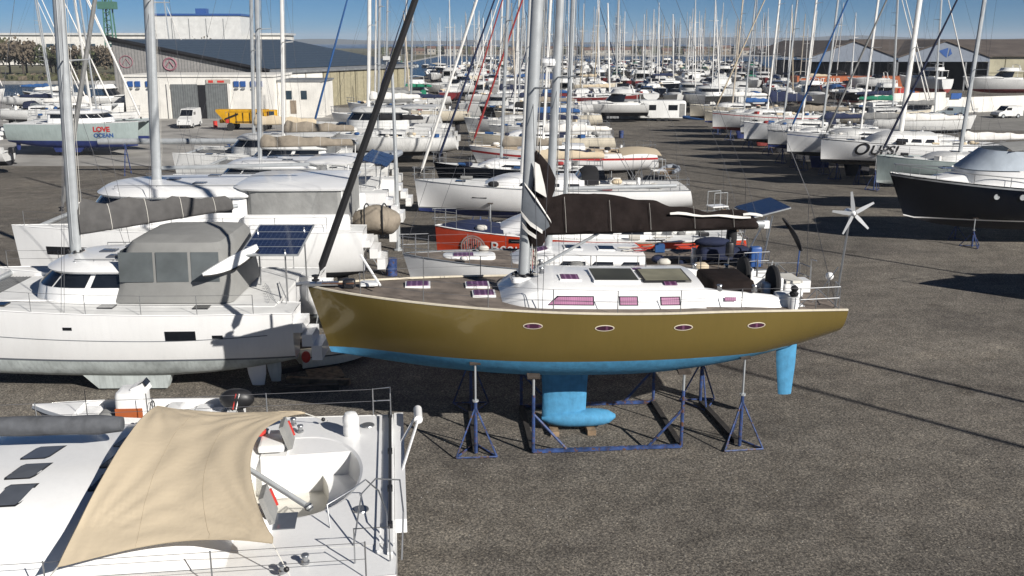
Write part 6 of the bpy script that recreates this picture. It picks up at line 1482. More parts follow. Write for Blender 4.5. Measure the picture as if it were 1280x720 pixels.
mb = MB(); mb.rbox((-5.0, .6, 4.0), (1.9, .8, .4), CVNV, .2); mb.ball((-5.6, -.5, 4.3), .4, CVBK, 12, 8, (.5, .6, 1.5)); mb.ball((-4.6, .5, 4.35), .35, CVNV, 12, 8, (1.9, .9, .5)); mb.build('cockpit_cover', F_, smooth=60)
mb = MB(); mb.tube([(-6.2, -1.3, 3.6), (-6.5, -1.2, 5.4)], .03, STEEL, 6); mb.tube([(-6.2, 1.3, 3.6), (-6.5, 1.2, 5.4)], .03, STEEL, 6); mb.tube([(-5.4, 1.3, 3.6), (-6.3, 1.2, 5.35)], .025, STEEL, 6); mb.build('stern_arch', F_)
mb = MB(); mb.box((-6.5, 0, 5.5), (1.35, 2.1, .05), SOLAR, rot=Matrix.Rotation(R(14), 3, 'Y')); mb.box((-6.5, 0, 5.47), (1.42, 2.16, .04), GALV, rot=Matrix.Rotation(R(14), 3, 'Y')); mb.build('solar_panel', F_, smooth=0)
mb = MB(); rnd = random.Random(6)
for k in range(9):
    c = Vector((-1.5 - k * .42, rnd.uniform(-1.1, 1.1), 4.12)); mb.tube([c + Vector((.2 * math.cos(q * .8) * (1 + .1 * q), .16 * math.sin(q * .8), .012 * q)) for q in range(12)], .022, (ROPE, ROPER, CVTN, BLACK)[k % 4], 4)
mb.build('rope_coils', F_)
mb = MB(); mb.tube([(-4.9, 1.5, 3.5), (-4.95, 1.5, 4.7)], .03, STEEL, 5); mb.rbox((-4.95, 1.5, 4.3), (.26, .3, .5), BLACK, .08); mb.rbox((-5.9, 1.4, 4.0), (.4, .3, .7), BLUES, .06); mb.each('spare_outboard', F_)
stands(F_, 'white sailboat behind the gold one', 12.9, 4.0, 1.75)

G2 = sailboat('sailboat', 'orange-red hulled sailboat with round grey emblem and white lettering', L=12.6, B=4.1, zs=3.5, zwl=2.1, zk=1.6, hull=REDG, stripe=GEL, anti=AFB, deck=DECKW, roof=GEL, H=.85, mast=ALU, cover=None, genoa=None, lod=0,
              loc=(3.1, 39.6), rz=183, xm=.9, mh=15, xroof=(-.2, .30), bow_up=.4, rake=.12, bs=.85, mastrake=1.5)
h_, rf_ = root_h[G2.name]
EM = mat("emblem_grey", (.50, .42, .38), .6)
c = h_.ptz(h_.t_of(4.75), 3.12, 1); cc = h_.ptz(h_.t_of(3.9), 3.12, 1); d_ = (cc - c).normalized(); up_ = (h_.ptz(h_.t_of(4.75), 3.4, 1) - c).normalized(); nn = d_.cross(up_).normalized(); nn = nn if nn.y > 0 else -nn
def disc(cx, cz, r, off, m, mb, n=24, r2=None):
    k = [c + d_ * (cx + r * math.cos(2 * math.pi * i / n)) + up_ * (cz + r * math.sin(2 * math.pi * i / n)) + nn * off for i in range(n)]
    if r2 is None: mb.face(k, m)
    else: mb.grid([k, [c + d_ * (cx + r2 * math.cos(2 * math.pi * i / n)) + up_ * (cz + r2 * math.sin(2 * math.pi * i / n)) + nn * off for i in range(n)]], m, closed=True)
mb = MB(); disc(0, 0, .56, .012, EM, mb); disc(0, 0, .50, .016, REDG, mb, r2=.47)
for i in range(-4, 5):
    hh = math.sqrt(max(0, .42 ** 2 - (i * .1) ** 2)); mb.tube([c + d_ * (i * .1) + up_ * (-hh) + nn * .02, c + d_ * (i * .1) + up_ * hh + nn * .02], .012, REDG, 4)
for i, (x, z) in enumerate(((-.12, .14), (.1, .12), (0, -.02), (-.14, -.1), (.16, -.08))): disc(x, z, .045, .03, CVBK, mb, n=8)
mb.build('round_emblem', G2, smooth=0)
hull_text(h_, 'Beauvista', .66, 4.05, 2.98, 1, GEL, G2, dirx=-1)
mb = MB(); p0, p1 = h_.ptz(h_.t_of(3.3), 3.42, 1), h_.ptz(h_.t_of(2.25), 3.42, 1); q0, q1 = h_.ptz(h_.t_of(3.3), 3.6, 1), h_.ptz(h_.t_of(2.25), 3.6, 1); o_ = nn * .015; mb.face([p0 + o_, p1 + o_, q1 + o_, q0 + o_], WIN); mb.build('hull_window', G2, smooth=0)
mb = MB(); rows = [[Vector((lerp(3.5, 6.0, i / 7), lerp(-1, 1, j / 5) * h_.b(h_.t_of(lerp(3.5, 6.0, i / 7))) * .92, h_.zs(h_.t_of(lerp(3.5, 6.0, i / 7))) + .03 + .30 * math.sin(math.pi * min(1, (i + 1) / 8.5)) * (1 - abs(2 * j / 5 - 1) ** 2))) for j in range(6)] for i in range(8)]
mb.solid(rows, .02, CVNV); mb.build('foredeck_cover', G2, smooth=50)
stands(G2, 'orange-red sailboat', 12.6, 4.1, 1.6)

H_ = sailboat('sailboat', 'long white sailboat with black and beige sprayhood beyond the orange-red one', L=15.0, B=4.5, zs=3.5, zwl=2.3, zk=1.7, hull=GEL, stripe=CLOTHG, anti=AFN, deck=DECKW, roof=GEL, H=.55, mast=ALUW, mh=19, mr=.15, cover=CVBG, genoa=CVWH,
              hood=CVBK, lod=0, loc=(2.1, 53.2), rz=181, bim=CVBG, bow_up=.38, bs=.85, boomfr=.30, rake=.2)
h_, rf_ = root_h[H_.name]
for x in (4.3, 1.2, -1.8, -3.2):
    mb = MB(); p0, p1 = h_.ptz(h_.t_of(x), h_.zs(.5) - .48, 1), h_.ptz(h_.t_of(x - .8), h_.zs(.5) - .48, 1); o_ = Vector((0, .015, 0)); mb.face([p0 + o_, p1 + o_, p1 + o_ + Vector((0, 0, .10)), p0 + o_ + Vector((0, 0, .10))], WIN); mb.build('hull_window', H_, smooth=0)
stands(H_, 'long white sailboat', 15, 4.5, 1.7)
I_ = sailboat('sailboat', 'white sailboat with a red stripe along its topsides', L=13.8, B=4.2, zs=3.35, zwl=2.1, zk=1.6, hull=GEL, anti=AFB, line2=(.30, .16, REDS), deck=mat("buff_deck", (.50, .40, .28), .7, var=.12), roof=GEL, mast=ALUW, mh=17, cover=CVWH, genoa=CVRD,
              lod=1, loc=(3.7, 72.0), rz=181, bim=None, bow_up=.45, hood=None, rake=.9)
stands(I_, 'red-striped sailboat', 13.8, 4.2, 1.6)
# ----- central column further back
CEN = [(63.0, -15.0, 0, 'x')]
cfg = [  # y, x, L, kwargs, label
    (62.6, .4, 11.0, dict(cover=CVTN, hull=NAVY, anti=AFB, roof=GEL, hood=CVTN), 'navy-hulled sailboat with tan covers squeezed between two long white ones'),
    # y, x, L, kwargs, label
    (84, 2.5, 12.5, dict(cover=CVNV, roof=GEL, hull=CREAM, hood=CVNV), 'cream sailboat with navy boom cover behind the red-striped one'),
    (92.5, 3.5, 11.5, dict(cover=CVBL, hull=GEL2, anti=AFR), 'white sailboat with bright blue boom cover left of the aisle'),
    (101, 1.5, 13.0, dict(cover=CVBK, hull=GELN, hood=CVBK, mast=ALUW, genoa=CVRD), 'weathered white sailboat with black sprayhood and red furled genoa'),
    (110, 4.0, 12.0, dict(cover=CVTN, hull=CREAM, anti=AFN), 'cream sailboat with tan boom cover in the central block'),
    (119, 2.0, 12.0, dict(cover=CVNV, hull=NAVY, anti=AFR, roof=GEL), 'navy-hulled sailboat with white cabin in the central block'),
    (128, 5.0, 11.0, dict(cover=CVBL, hull=GEL2, hood=CVBL), 'white sailboat with blue sprayhood and blue boom cover in the central block'),
    (84, -10.5, 11.0, dict(cover=CVBK, hull=GELN), 'weathered white sailboat right of the spare mast'),
    (108, -14, 12.0, dict(cover=CVGR, hull=GEL2, mast=ALUW), 'white sailboat with grey boom cover behind the spare mast'),
    (117, -11, 11.5, dict(cover=CVNV, hull=CREAM), 'cream sailboat with navy boom cover nearer the hangar'),
    (126, -15, 12.5, dict(cover=CVGL, hull=GEL2, hood=CVGR), 'white sailboat with grey sprayhood nearer the hangar'),
]
for i, (y, x, L, kw, lab) in enumerate(cfg):
    b = sailboat('sailboat', lab, L=L, B=L * .31, zs=3.3, zwl=2.15, zk=1.65, lod=1, loc=(x, y), rz=180 + (i % 3) - 1, genoa=kw.pop('genoa', None if i % 3 else CVNV), group='sailboats laid up on the yard', seed=i, mh=L * (1.15 + .07 * (i % 4)), **kw)
    if i < 5: stands(b, ('navy tan-covered', 'cream navy-covered', 'blue-covered aisle', 'black-hooded weathered', 'tan-covered cream')[i] + ' sailboat', L, L * .31, 1.65, far=False)
catamaran('catamaran', 'white catamaran with tan boom cover beyond the solar-panelled one', L=12.5, B=7.0, loc=(-15.2, 67.5), rz=180, zs=3.0, zwl=1.5, zk=.9, roofz=1.5, xroof=(-.2, .24), hardtop=1.6, mast=ALUW, mh=16, cover=CVTN, lod=1, genoa=None)
catamaran('catamaran', 'white catamaran with black wrap-round saloon windows behind the spare mast', L=14, B=7.6, loc=(-13, 94), rz=181, zs=3.3, zwl=1.7, zk=1.0, roofz=1.9, xroof=(-.22, .22), hardtop=2.6, mast=ALUW, mh=18, mr=.17, cover=CVWH, lod=1, genoa=CVBL)
catamaran('catamaran', 'low white catamaran with grey curtained hardtop left of the spare mast end', L=12.8, B=7.0, loc=(-19.5, 76.0), rz=180, zs=2.8, zwl=1.4, zk=.8, roofz=1.5, xroof=(-.2, .2), hardtop=3.2, enclosure=CVGR, mast=ALU, mh=15, cover=CVBG, lod=1, genoa=None)
# dinghies lying about
def dinghy(x, y, rz, z, label, m=PVC, L=3.2):
    t = empty('inflatable_dinghy', (x, y, z), R(rz), label, 'dinghy', 'dinghies lying in the yard'); mb = MB(); r = .22
    pts = [(-L / 2, .62, .3), (L * .15, .66, .3), (L * .36, .48, .36), (L * .48, 0, .44), (L * .36, -.48, .36), (L * .15, -.66, .3), (-L / 2, -.62, .3)]; mb.tube(pts, [r * .6, r, r, r, r, r, r * .6], m, 8); mb.build('tube', t)
    mb = MB(); mb.face([(-L * .42, -.6, .2), (L * .3, -.5, .2), (L * .3, .5, .2), (-L * .42, .6, .2)], CVGL); mb.box((-L * .44, 0, .32), (.06, 1.0, .42), WOOD); mb.box((0, 0, .42), (.25, 1.1, .05), WOOD); mb.build('floor_and_thwart', t, smooth=0); return t
dinghy(-9.4, 68, 20, 3.2, 'grey inflatable dinghy on the stern of the catamaran with tan boom cover')
dinghy(13.3, 81, 70, .5, 'grey inflatable dinghy lying on the aisle edge near the red-striped sailboat')
t = dinghy(25.8, 131, 180, 1.0, 'blue covered dinghy under the right row of boats', m=CVBL, L=5.5)

# ================================================================= RIGHT ROW
MY_ = motorboat('motor_yacht', 'navy-hulled motor yacht with covered windscreen and long bow rail', L=15.5, B=5.0, zs=3.3, zwl=1.5, zk=.75, hull=NAVY, anti=AFB, top=GEL, loc=(29.2, 54.5), rz=181, lod=0, bow_up=.75, stripe=GEL, win=mat("pale_blue_cover", (.46, .52, .58), .75, var=.12, scale=1.0, bump=.3, bscale=3), scr=.12, rH=1.0, wz=1.05, wh=1.15, cat='motor yacht', line2=(.02, .09, GALV))
h_, _ = root_h[MY_.name]
for x in (2.5, 1.2, -.1): 
    p = h_.ptz(h_.t_of(x), 3.0, 1); mb = MB(); mb.lathe(p + Vector((0, .0, 0)), [(.16, -.02), (.16, .03), (.1, .03), (.09, .02)], GALV, 14, axis='Y'); mb.build('porthole', MY_)
mb = MB(); mb.box((4.6, .1, h_.zs(.8) + .62), (.7, .6, .05), WING); mb.build('hatch', MY_, smooth=0)
mb = MB(); z = 4.55; rows = [[Vector((lerp(-5.2, 1.8, i / 7), lerp(-1.65, 1.65, j / 6), z + .9 + .22 * math.sin(math.pi * (i + .5) / 8) + .22 * (1 - (2 * j / 6 - 1) ** 2))) for j in range(7)] for i in range(8)]; mb.solid(rows, .02, CVGL); mb.build('canopy', MY_, smooth=50)
stands(MY_, 'navy motor yacht', 15.5, 2.9, .75, xs=(.2, -.16))
row = [  # y, bow x, L, hull, anti, cover, mast, extra, label
    (65.0, 24.6, 12.5, GREYG, AFG, CVWH, ALU, dict(mr=.15, genoa=CVNV, boomfr=.4), 'pale grey-green sailboat between the navy motor yacht and the lettered white one'),
    (76.5, 24.4, 14.0, GEL, NAVY, CVWH, ALUW, dict(mr=.2, H=.85, stripe=AFB, genoa=CVGR), 'white sailboat with large dark name lettering on its bow'),
    (82.5, 23.4, 14.0, GEL, AFB, CVGR, ALUW, dict(genoa=CVBL, zs=3.5, line2=(.22, .07, BLUES)), 'white sailboat with blue furled genoa just behind the lettered one'),
    (88.0, 23.2, 11.0, GEL2, AFN, CVNV, ALU, dict(genoa=None, zs=3.1, stripe=NAVY), 'second white sailboat behind the lettered one in the right row'),
    (93.5, 22.3, 12.5, GEL, AFB, CVTN, ALUW, dict(hood=CVNV, genoa=None, zs=3.4), 'third sailboat behind the lettered one, with navy sprayhood'),
    (100.5, 23.6, 10.0, GELN, AFB, CVBK, ALU, dict(genoa=None, zs=2.9), 'short fourth sailboat behind the lettered one, black boom cover'),
    (107.0, 22.0, 13.5, GEL2, AFR, CVNV, ALUW, dict(coverh=1.1, genoa=CVBG, zs=3.5, line2=(.2, .08, REDS)), 'fifth sailboat behind the lettered one, bulky navy boom cover'),
    (115.5, 22.8, 10.5, CREAM, AFN, CVBL, ALU, dict(genoa=None, zs=2.9), 'sixth sailboat behind the lettered one, blue boom cover'),
    (123.0, 22.4, 12.0, CREAM, AFB, CVWH, ALUT, dict(genoa=None, zs=3.2), 'seventh boat behind the lettered one, cream hull and tan mast'),
]
for i, (y, bx, L, hu, an, cv, ms, kw, lab) in enumerate(row):
    b = sailboat('sailboat', lab, L=L, B=L * .32, zs=kw.pop('zs', 3.45), zwl=2.2, zk=1.65, hull=hu, anti=an, cover=cv, mast=ms, lod=0 if i == 1 else 1, loc=(bx + L / 2, y), rz=181, group='sailboats in the right-hand row', seed=20 + i, mh=L * (1.2 + .06 * (i % 3)), rake=.12, bow_up=.42, xm=L * .05, **kw)
    stands(b, ('first', 'second', 'third', 'fourth', 'fifth', 'sixth', 'seventh', 'eighth', 'ninth', 'tenth')[i] + ' sailboat of the right row', L, L * .32, 1.65, far=i < 4)
    if i == 1:
        h_, _ = root_h[b.name]; hull_text(h_, 'O', 1.30, L / 2 - 2.2, 2.75, 1, CVBK, b, shear=.25, bold=.02); hull_text(h_, 'UPS!', 1.02, L / 2 - 3.35, 2.80, 1, CVBK, b, shear=.25, bold=.02)
sailboat('sailboat', 'white sailboat just outside the right picture edge, just its shadow showing', L=13, B=4.6, zs=3.6, zwl=1.8, zk=.9, loc=(31.2, 40.0), rz=181, lod=1, mast=ALU, cover=CVNV, genoa=None)
sailboat('sailboat', 'white sailboat outside the picture near right, casting a thin mast shadow', L=12.5, B=4, zs=3.3, zwl=2.2, zk=1.65, loc=(31.8, 15.4), rz=181, lod=1, mast=ALU, cover=CVNV, genoa=None, mh=17, mr=.13)
sailboat('sailboat', 'white sailboat outside the picture nearest right, behind the camera line', L=12, B=3.9, zs=3.3, zwl=2.2, zk=1.65, loc=(32.2, 9.5), rz=181, lod=1, mast=ALU, cover=CVBK, genoa=None, mh=17, mr=.13)
sailboat('sailboat', 'white sailboat lying beyond the right row, bow to the right', L=11.5, B=3.6, loc=(44, 104), rz=2, lod=1, cover=CVGR, group='sailboats laid up on the yard')
sailboat('sailboat', 'cream sailboat with green boom cover beyond the right row', L=11, B=3.5, loc=(43, 113), rz=-3, lod=1, hull=CREAM, cover=CVGN, group='sailboats laid up on the yard')
sailboat('sailboat', 'navy-hulled sailboat with navy boom cover beside the orange cabin', L=13, B=4, loc=(47, 124), rz=0, lod=1, hull=NAVY, cover=CVNV, group='sailboats laid up on the yard')
motorboat('motorboat', 'motorboat under a black cover at the right edge of the picture', L=9, B=3.2, loc=(42.5, 72), rz=175, cover=CVBK, lod=1)
motorboat('motorboat', 'white motor cruiser with dark red bottom on stands behind the white boundary wall', L=12.5, B=4, zs=4.3, zwl=2.5, zk=1.7, loc=(92.5, 188), rz=181, lod=1, anti=AFR, style='fly')
motorboat('motorboat', 'white motor cruiser with flybridge left of the red-bottomed one', L=11, B=3.8, zs=4.4, zwl=2.6, zk=1.8, loc=(79.5, 190), rz=120, lod=1, anti=AFR, style='fly')
motorboat('motorboat', 'open white motorboat with arch in front of the dark gables', L=9, B=3.2, zs=4.0, zwl=2.8, zk=2.0, loc=(70.5, 193), rz=175, lod=1, arch=True, anti=AFB)

# ================================================================= LEFT GROUP
LO = catamaran('catamaran', 'grey-green catamaran with red and blue slogan on its side and blue bottom', L=13.6, B=7, zs=3.25, zwl=1.55, zk=.85, hull=GREYG, topmat=GEL, anti=AFN, loc=(-44.2, 100.5), rz=-3, lod=1, roofz=1.2, mast=ALUW, mh=16, cover=CVWH, band=AFN, genoa=CVWH)
hs_, _ = root_h[LO.name]; hn = [h for h in hs_ if h.cy < 0][0]; hull_text(hn, 'LOVE', .68, 2.4, 2.55, -1, REDS, LO, dirx=1, bold=.03); hull_text(hn, 'OCEAN', .56, 2.4, 1.98, -1, BLUES, LO, dirx=1, bold=.02)
mb = MB(); mb.ball((-2.2, -1.0, 4.1), .8, REDP, 10, 6, (1.3, .7, .4)); mb.build('red_bundle', LO, smooth=60)
lg = [('s', -49, 112, 5, dict(cover=CVGR, hull=GEL2), 'white sailboat directly behind the grey-green catamaran'), ('s', -58, 121, -4, dict(cover=CVNV, hull=GEL2, hood=CVNV), 'white sailboat with navy sprayhood at the far left'),
      ('c', -60, 132, 4, dict(cover=CVWH), 'white catamaran with pale boom cover near the left basin'), 
      ('s', -72, 150, 2, dict(cover=CVBL, hull=GEL2), 'sailboat with blue boom cover near the left basin'), ('m', -64, 160, 10, dict(style='fly'), 'flybridge motor cruiser near the left basin'),
      ('m', -80, 170, 172, dict(style='cruiser', hull=NAVY), 'navy motor cruiser near the left basin'), ('s', -61, 174, 5, dict(cover=CVNV, hull=GEL2), 'white sailboat left of the workshop wall'),
      ('s', -93, 168, 0, dict(cover=CVTN, hull=GEL2), 'white sailboat with tan boom cover at the basin edge'), ('m', -72, 184, 175, dict(style='fly'), 'white motor cruiser at the basin edge'),
      ('s', -56.5, 86, 178, dict(cover=CVGR, hull=GELN, mast=ALUW, mr=.2, mh=17), 'weathered sailboat cut by the left picture edge'), ('s', -66, 104, 8, dict(cover=CVWH, hull=GEL2, mr=.18, mast=ALUW), 'white sailboat with thick white mast at the far left')]
for i, (k, x, y, rz, kw, lab) in enumerate(lg):
    if k == 's': sailboat('sailboat', lab, L=12, B=3.8, zs=3.1, zwl=2.0, zk=1.5, loc=(x, y), rz=rz, lod=1, group='boats near the left basin', seed=40 + i, **kw)
    elif k == 'c': catamaran('catamaran', lab, L=13, B=7, loc=(x, y), rz=rz, lod=1, group='boats near the left basin', **kw)
    else: motorboat('motorboat', lab, L=11, B=3.7, loc=(x, y), rz=rz, lod=1, group='boats near the left basin', **kw)
motorboat('motorboat', 'small white motorboat with black outboard in front of the grey-green catamaran', L=6.2, B=2.4, zs=1.9, zwl=1.2, zk=.7, loc=(-47.2, 84.5), rz=178, lod=1, outboard=BLACK, anti=AFB)
motorboat('motorboat', 'white sports boat with dark red bottom at the left picture edge', L=6, B=2.3, zs=1.8, zwl=1.1, zk=.6, loc=(-44.6, 76.5), rz=182, lod=1, outboard=BLACK, anti=AFR, arch=True)

# ================================================================= FAR FIELD
PR = []
Pl = (0, 430, 0)
def P_s(lab, **kw): r_ = sailboat('sailboat', lab, L=11.5, B=3.7, zs=3.1, zwl=2.0, zk=1.5, lod=2, loc=(0, 0), rz=0, **kw); PR.append((r_, 's', lab)); return r_
hulls = [(GEL2, 'white', AFB), (CREAM, 'cream', AFN), (GEL2, 'white', AFR), (GELN, 'off-white', AFB), (NAVY, 'navy', AFR), (DKRED, 'dark red', AFB)]
covs = [(CVNV, 'navy'), (CVBL, 'blue'), (CVBG, 'beige'), (CVGR, 'grey'), (CVWH, 'white'), (CVGN, 'green')]
S_ = []; rnd = random.Random(77)
for i in range(9):
    hu = hulls[(0, 0, 1, 2, 3, 0, 4, 0, 5)[i]]; cv = covs[i % 6]; m_ = (ALUW, ALU, ALUW, ALUT, ALUW, ALU, ALUW, ALU, ALUW)[i]
    r_ = sailboat('sailboat', '', L=11.5, B=3.7, zs=3.1, zwl=2.0, zk=1.5, lod=2, loc=(0, 0), rz=0, hull=hu[0], anti=hu[2], cover=cv[0], mast=m_, hood=cv[0] if i % 2 else None, mh=(14, 12.5, 15.5, 11.5, 13.5, 16.5, 12, 14.5, 13)[i], seed=60 + i, genoa=(None, None, CVNV, None, CVBG)[i % 5], mr=.13)
    S_.append((r_, '%s sailboat with %s boom cover' % (hu[1], cv[1])))
M2 = []
for i in range(6):
    kw = (dict(style='fly'), dict(style='cruiser'), dict(style='cruiser', arch=True, hull=NAVY, top=GEL2), dict(cover=CVBL), dict(style='cabin'), dict(style='fly', hull=DKRED))[i]
    r_ = motorboat('motorboat', '', L=(12, 9.5, 10.5, 8, 8.5, 12.5)[i], B=(4, 3.3, 3.5, 2.9, 3, 4)[i], zs=2.6, zwl=1.5, zk=.9, lod=2, loc=(0, 0), rz=0, **kw)
    M2.append((r_, ('white flybridge motor cruiser', 'white sports cruiser', 'navy-hulled sports cruiser with arch', 'white motorboat under a blue cover', 'white cabin motorboat', 'dark red motor cruiser')[i]))
C2 = [(catamaran('catamaran', '', L=12.5, B=6.8, lod=2, loc=(0, 0), rz=0, cover=cv, mast=ALUW, zs=2.7, zwl=1.3, zk=.7), 'white catamaran with %s boom cover' % n_) for cv, n_ in ((CVNV, 'navy'), (CVTN, 'tan'))]
ordn = word
rowsF = [(139, -24, 13, 0), (150, -24, 14, 0), (163, -20, 62, 1), (178, -20, 34, 1), (181, 44, 62, 1), (194, -20, 62, 0), (208, -14, 66, 1), (224, -14, 66, 1), (242, -18, 66, 1), (262, -24, 67, 1), (284, -26, 72, 1), (308, -27, 78, 1), (334, -28, 84, 1), (362, -20, 90, 1), (392, -18, 96, 1), (422, -16, 100, 1)]
used_ = set(); total = 0
for ri, (y, xa, xb, deep) in enumerate(rowsF):
    x = xa + rnd.uniform(0, 2); k = 0
    rowname = 'in the %s far row' % ordn(ri)
    while x < xb:
        q = rnd.random(); far_ = y > 200
        lst = S_ if q < (.60 if not far_ else .66) else (M2 if q < .93 else C2); pr_, lab = rnd.choice(lst); wid_ = 7.6 if lst is C2 else 4.7
        if not deep: wid_ = 13.5
        yy = y + rnd.uniform(-1, 1); rz = (R(90) if rnd.random() < .5 else R(-90)) if deep else (R(180) if rnd.random() < .8 else 0); rz += R(rnd.uniform(-4, 4)); sc = rnd.uniform(.86, 1.12) if lst is not C2 else 1
        L_ = '%s, %s from left %s' % (lab, ordn(k), rowname)
        grp = {id(S_): 'sailboats in the far block', id(M2): 'motorboats in the far block', id(C2): 'catamarans in the far block'}[id(lst)]
        cx__ = x + wid_ / 2
        if pr_.name not in used_:
            used_.add(pr_.name); pr_.location = (cx__, yy, 0); pr_.rotation_euler = (0, 0, rz); pr_['label'] = L_; pr_['group'] = grp; kids(pr_); [kids(c_) for c_ in pr_.children]
        else: dup(pr_, (cx__, yy, 0), rz, L_, grp, sc)
        x += wid_ + (rnd.uniform(0, 1.2) if deep else 1); k += 1; total += 1
for lst in (S_, M2, C2):
    for pr_, lab in lst:
        if pr_.name not in used_:
            for ch in pr_.children_recursive: bpy.data.objects.remove(ch)
            bpy.data.objects.remove(pr_)
print('far boats', total)
# marina masts beyond, afloat
for i in range(26):
    pr_, lab = S_[(i * 5) % 9]
    if pr_ is None or pr_.name not in used_: continue
    x = -66 + i * 7.5 + rnd.uniform(-2, 2); y = 470 + rnd.uniform(0, 60)
    dup(pr_, (x, y, -3.6), R(rnd.choice((88, -92, 3))), '%s afloat, %s from left beyond the yard' % (lab, ordn(i)), 'sailboats afloat beyond the yard', rnd.uniform(.9, 1.1))

# ================================================================= SMALL YARD CLUTTER
def steps(x, y, rz, H, label):
    t = empty('boarding_steps', (x, y, 0), R(rz), label, 'steps'); mb = MB(); mb.box((.5, 0, H), (1.0, .8, .06), GEL); mb.build('platform', t, smooth=0); mb = MB()
    for sy in (-.36, .36):
        for sx in (.08, .92): mb.tube([(sx, sy, 0), (sx, sy, H + .8)], .025, GALV, 5)
        mb.tube([(.08, sy, H + .8), (.92, sy, H + .8)], .025, GALV, 5); mb.tube([(-H * .6, sy, 0), (.05, sy, H)], .03, GALV, 5)
    mb.build('frame', t)
    n_ = int(H / .28)
    for k in range(1, n_): mb = MB(); mb.box((lerp(-H * .6, .05, k / n_), 0, H * k / n_), (.22, .7, .04), WOOD); mb.build('tread', t, smooth=0)
    return t
steps(-7.6, 47.2, 175, 2.0, 'white-topped boarding steps left of the light column'); steps(12.2, 54.5, 200, 2.2, 'boarding steps at the stern of the long white sailboat'); steps(11.3, 71, 190, 2.1, 'boarding steps at the stern of the red-striped sailboat')
def drum(x, y, m, label):
    mb = MB(); mb.lathe((0, 0, 0), [(.27, 0), (.29, .02), (.28, .3), (.295, .31), (.28, .32), (.28, .6), (.295, .61), (.28, .62), (.29, .86), (.26, .88)], m, 14); tag(mb.build('oil_drum', loc=(x, y, 0)), label, 'drum')
for k, (x, y, rz, lab) in enumerate(((-6.9, 30.2, 8, 'nearest of the loose dark beams by the gold bow'), (-6.6, 30.9, -6, 'middle one of the loose dark beams by the gold bow'), (-7.3, 32.4, 30, 'farthest of the loose dark beams by the gold bow'))):
    mb = MB(); mb.box((0, 0, .1), (2.2, .2, .2), DARKW if k != 1 else WOOD); o = mb.build('timber_beam', smooth=0, loc=(x, y, 0)); o.rotation_euler.z = R(rz); tag(o, lab, 'beam', 'loose beams by the gold bow')
t = empty('upturned_tender', (-6.5, 33.2, 0), R(25), 'small cream upturned rowing dinghy behind the gold bow', 'dinghy'); mb = MB(); rows = []
for i in range(9):
    u = i / 8; b_ = .62 * (1 - max(0, (u - .35) / .65) ** 2.2) ** .8; rows.append([Vector((-1.25 + 2.5 * u, b_ * math.cos(q), .12 + .48 * (1 - .35 * u * u) * math.sin(q) ** .8 if 0 < math.sin(q) else .12)) for q in [math.pi * j / 10 for j in range(11)]])
mb.grid(rows, CREAM); mb.face(rows[0], CREAM); mb.build('hull', t, smooth=50); mb = MB()
for j in (2, 8): mb.tube([r_[j] + Vector((0, 0, .01)) for r_ in rows], .025, DARKW, 4)
mb.each('rubbing_strip', t)
drum(-6.0, 46.5, STBL, 'blue oil drum near the boarding steps left of the light column'); drum(-40.2, 131.5, REDP, 'red drum right of the white high-roofed van'); drum(14.0, 98, RUST, 'rusty drum beside the aisle'); drum(13.2, 117, STBL, 'blue drum farther along the aisle')
def ladder(x, y, z, rz, L, lean, label):
    t = empty('ladder', (x, y, z), R(rz), label, 'ladder'); mb = MB()
    for s_ in (-.2, .2): mb.tube([(s_, 0, 0), (s_, lean, L)], .02, GALV, 5)
    mb.build('rail', t); n_ = int(L / .3)
    for k in range(1, n_): mb = MB(); mb.tube([(-.2, lean * k / n_, L * k / n_), (.2, lean * k / n_, L * k / n_)], .014, GALV, 4); mb.build('rung', t, smooth=0)
ladder(-7.35, 33.6, 0, 95, 2.9, -.5, 'aluminium ladder leaning on the stern of the tented catamaran')
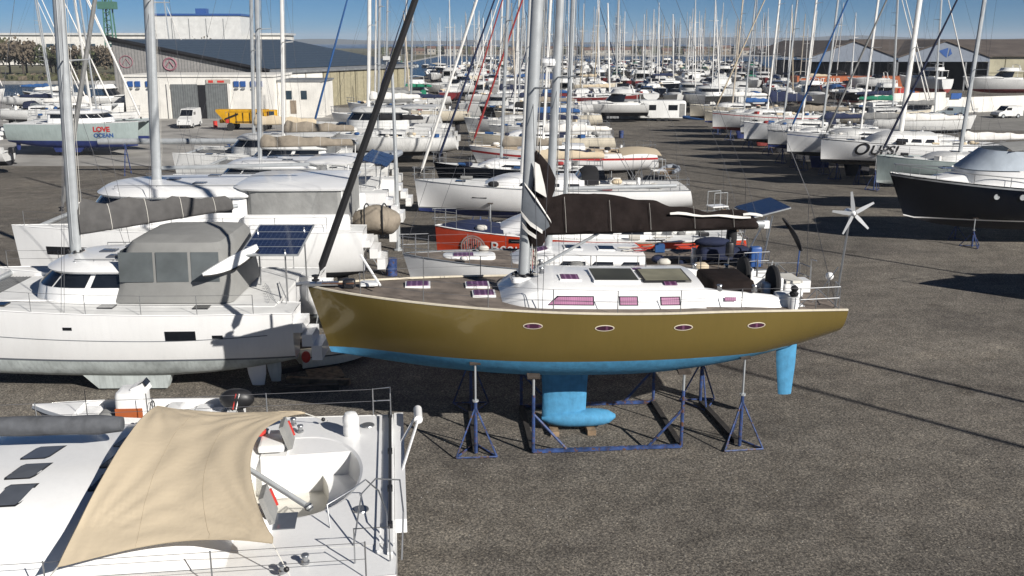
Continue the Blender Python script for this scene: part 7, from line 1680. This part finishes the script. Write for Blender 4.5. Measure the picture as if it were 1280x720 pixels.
ladder(9.2, 34.6, 0, 92, 3.4, -.5, 'aluminium ladder leaning on the stern of the sailboat behind the gold one')
for k, (x, y, rz, lab) in enumerate(((-6.5, 31.6, 20, 'timber pallet nearest the gold bow'), (-7.6, 35.6, 70, 'timber pallet by the stern of the tented catamaran'), (13.5, 62, 10, 'timber pallet beside the aisle'))):
    t = empty('pallet', (x, y, 0), R(rz), lab, 'pallet')
    for j in range(7): mb = MB(); mb.box((0, -.5 + j * .167, .135), (1.2, .1, .022), WOOD); mb.build('slat', t, smooth=0)
    for j in (-.5, 0, .5): mb = MB(); mb.box((j, 0, .06), (.09, 1.1, .12), DARKW); mb.build('bearer', t, smooth=0)
mb = MB(); mb.ball((0, 0, .14), .16, REDP, 12, 8, (1, 1, 1.3)); tag(mb.build('mooring_buoy', loc=(-7.02, 31.1, .75)), 'small red buoy hanging by the tented catamaran stern', 'buoy')
mb = MB(); rnd = random.Random(12)
for i in range(420):
    if i % 3: x = rnd.uniform(-8, 22); y = rnd.uniform(14, 46)
    else: x = rnd.uniform(-3, 14); y = rnd.uniform(15, 27)
    s_ = rnd.uniform(.008, .024); mb.ball((x, y, s_ * .5), s_, CONC, 5, 4, (1, rnd.uniform(.6, 1), .7))
tag(mb.build('loose_stones', smooth=0), 'loose pebbles scattered over the gravelly asphalt', 'pebbles', kind='stuff')
print('objects', len(bpy.data.objects), 'tris', sum(len(o.data.polygons) for o in bpy.data.objects if o.type == 'MESH'))

if HAZE:
    hm = bpy.data.materials.new("haze_air"); hm.use_nodes = True; n = hm.node_tree.nodes; n.clear(); pv = n.new("ShaderNodeVolumePrincipled"); pv.inputs["Color"].default_value = (.80, .88, 1, 1); pv.inputs["Density"].default_value = .00014; pv.inputs["Anisotropy"].default_value = .0
    om_ = n.new("ShaderNodeOutputMaterial"); hm.node_tree.links.new(pv.outputs[0], om_.inputs[1]); mb = MB(); mb.box((0, 3800, 35), (18800, 12000, 82), hm); hz = mb.build('haze', smooth=0); tag(hz, 'thin sea haze over the yard and the water', 'haze', kind='stuff')
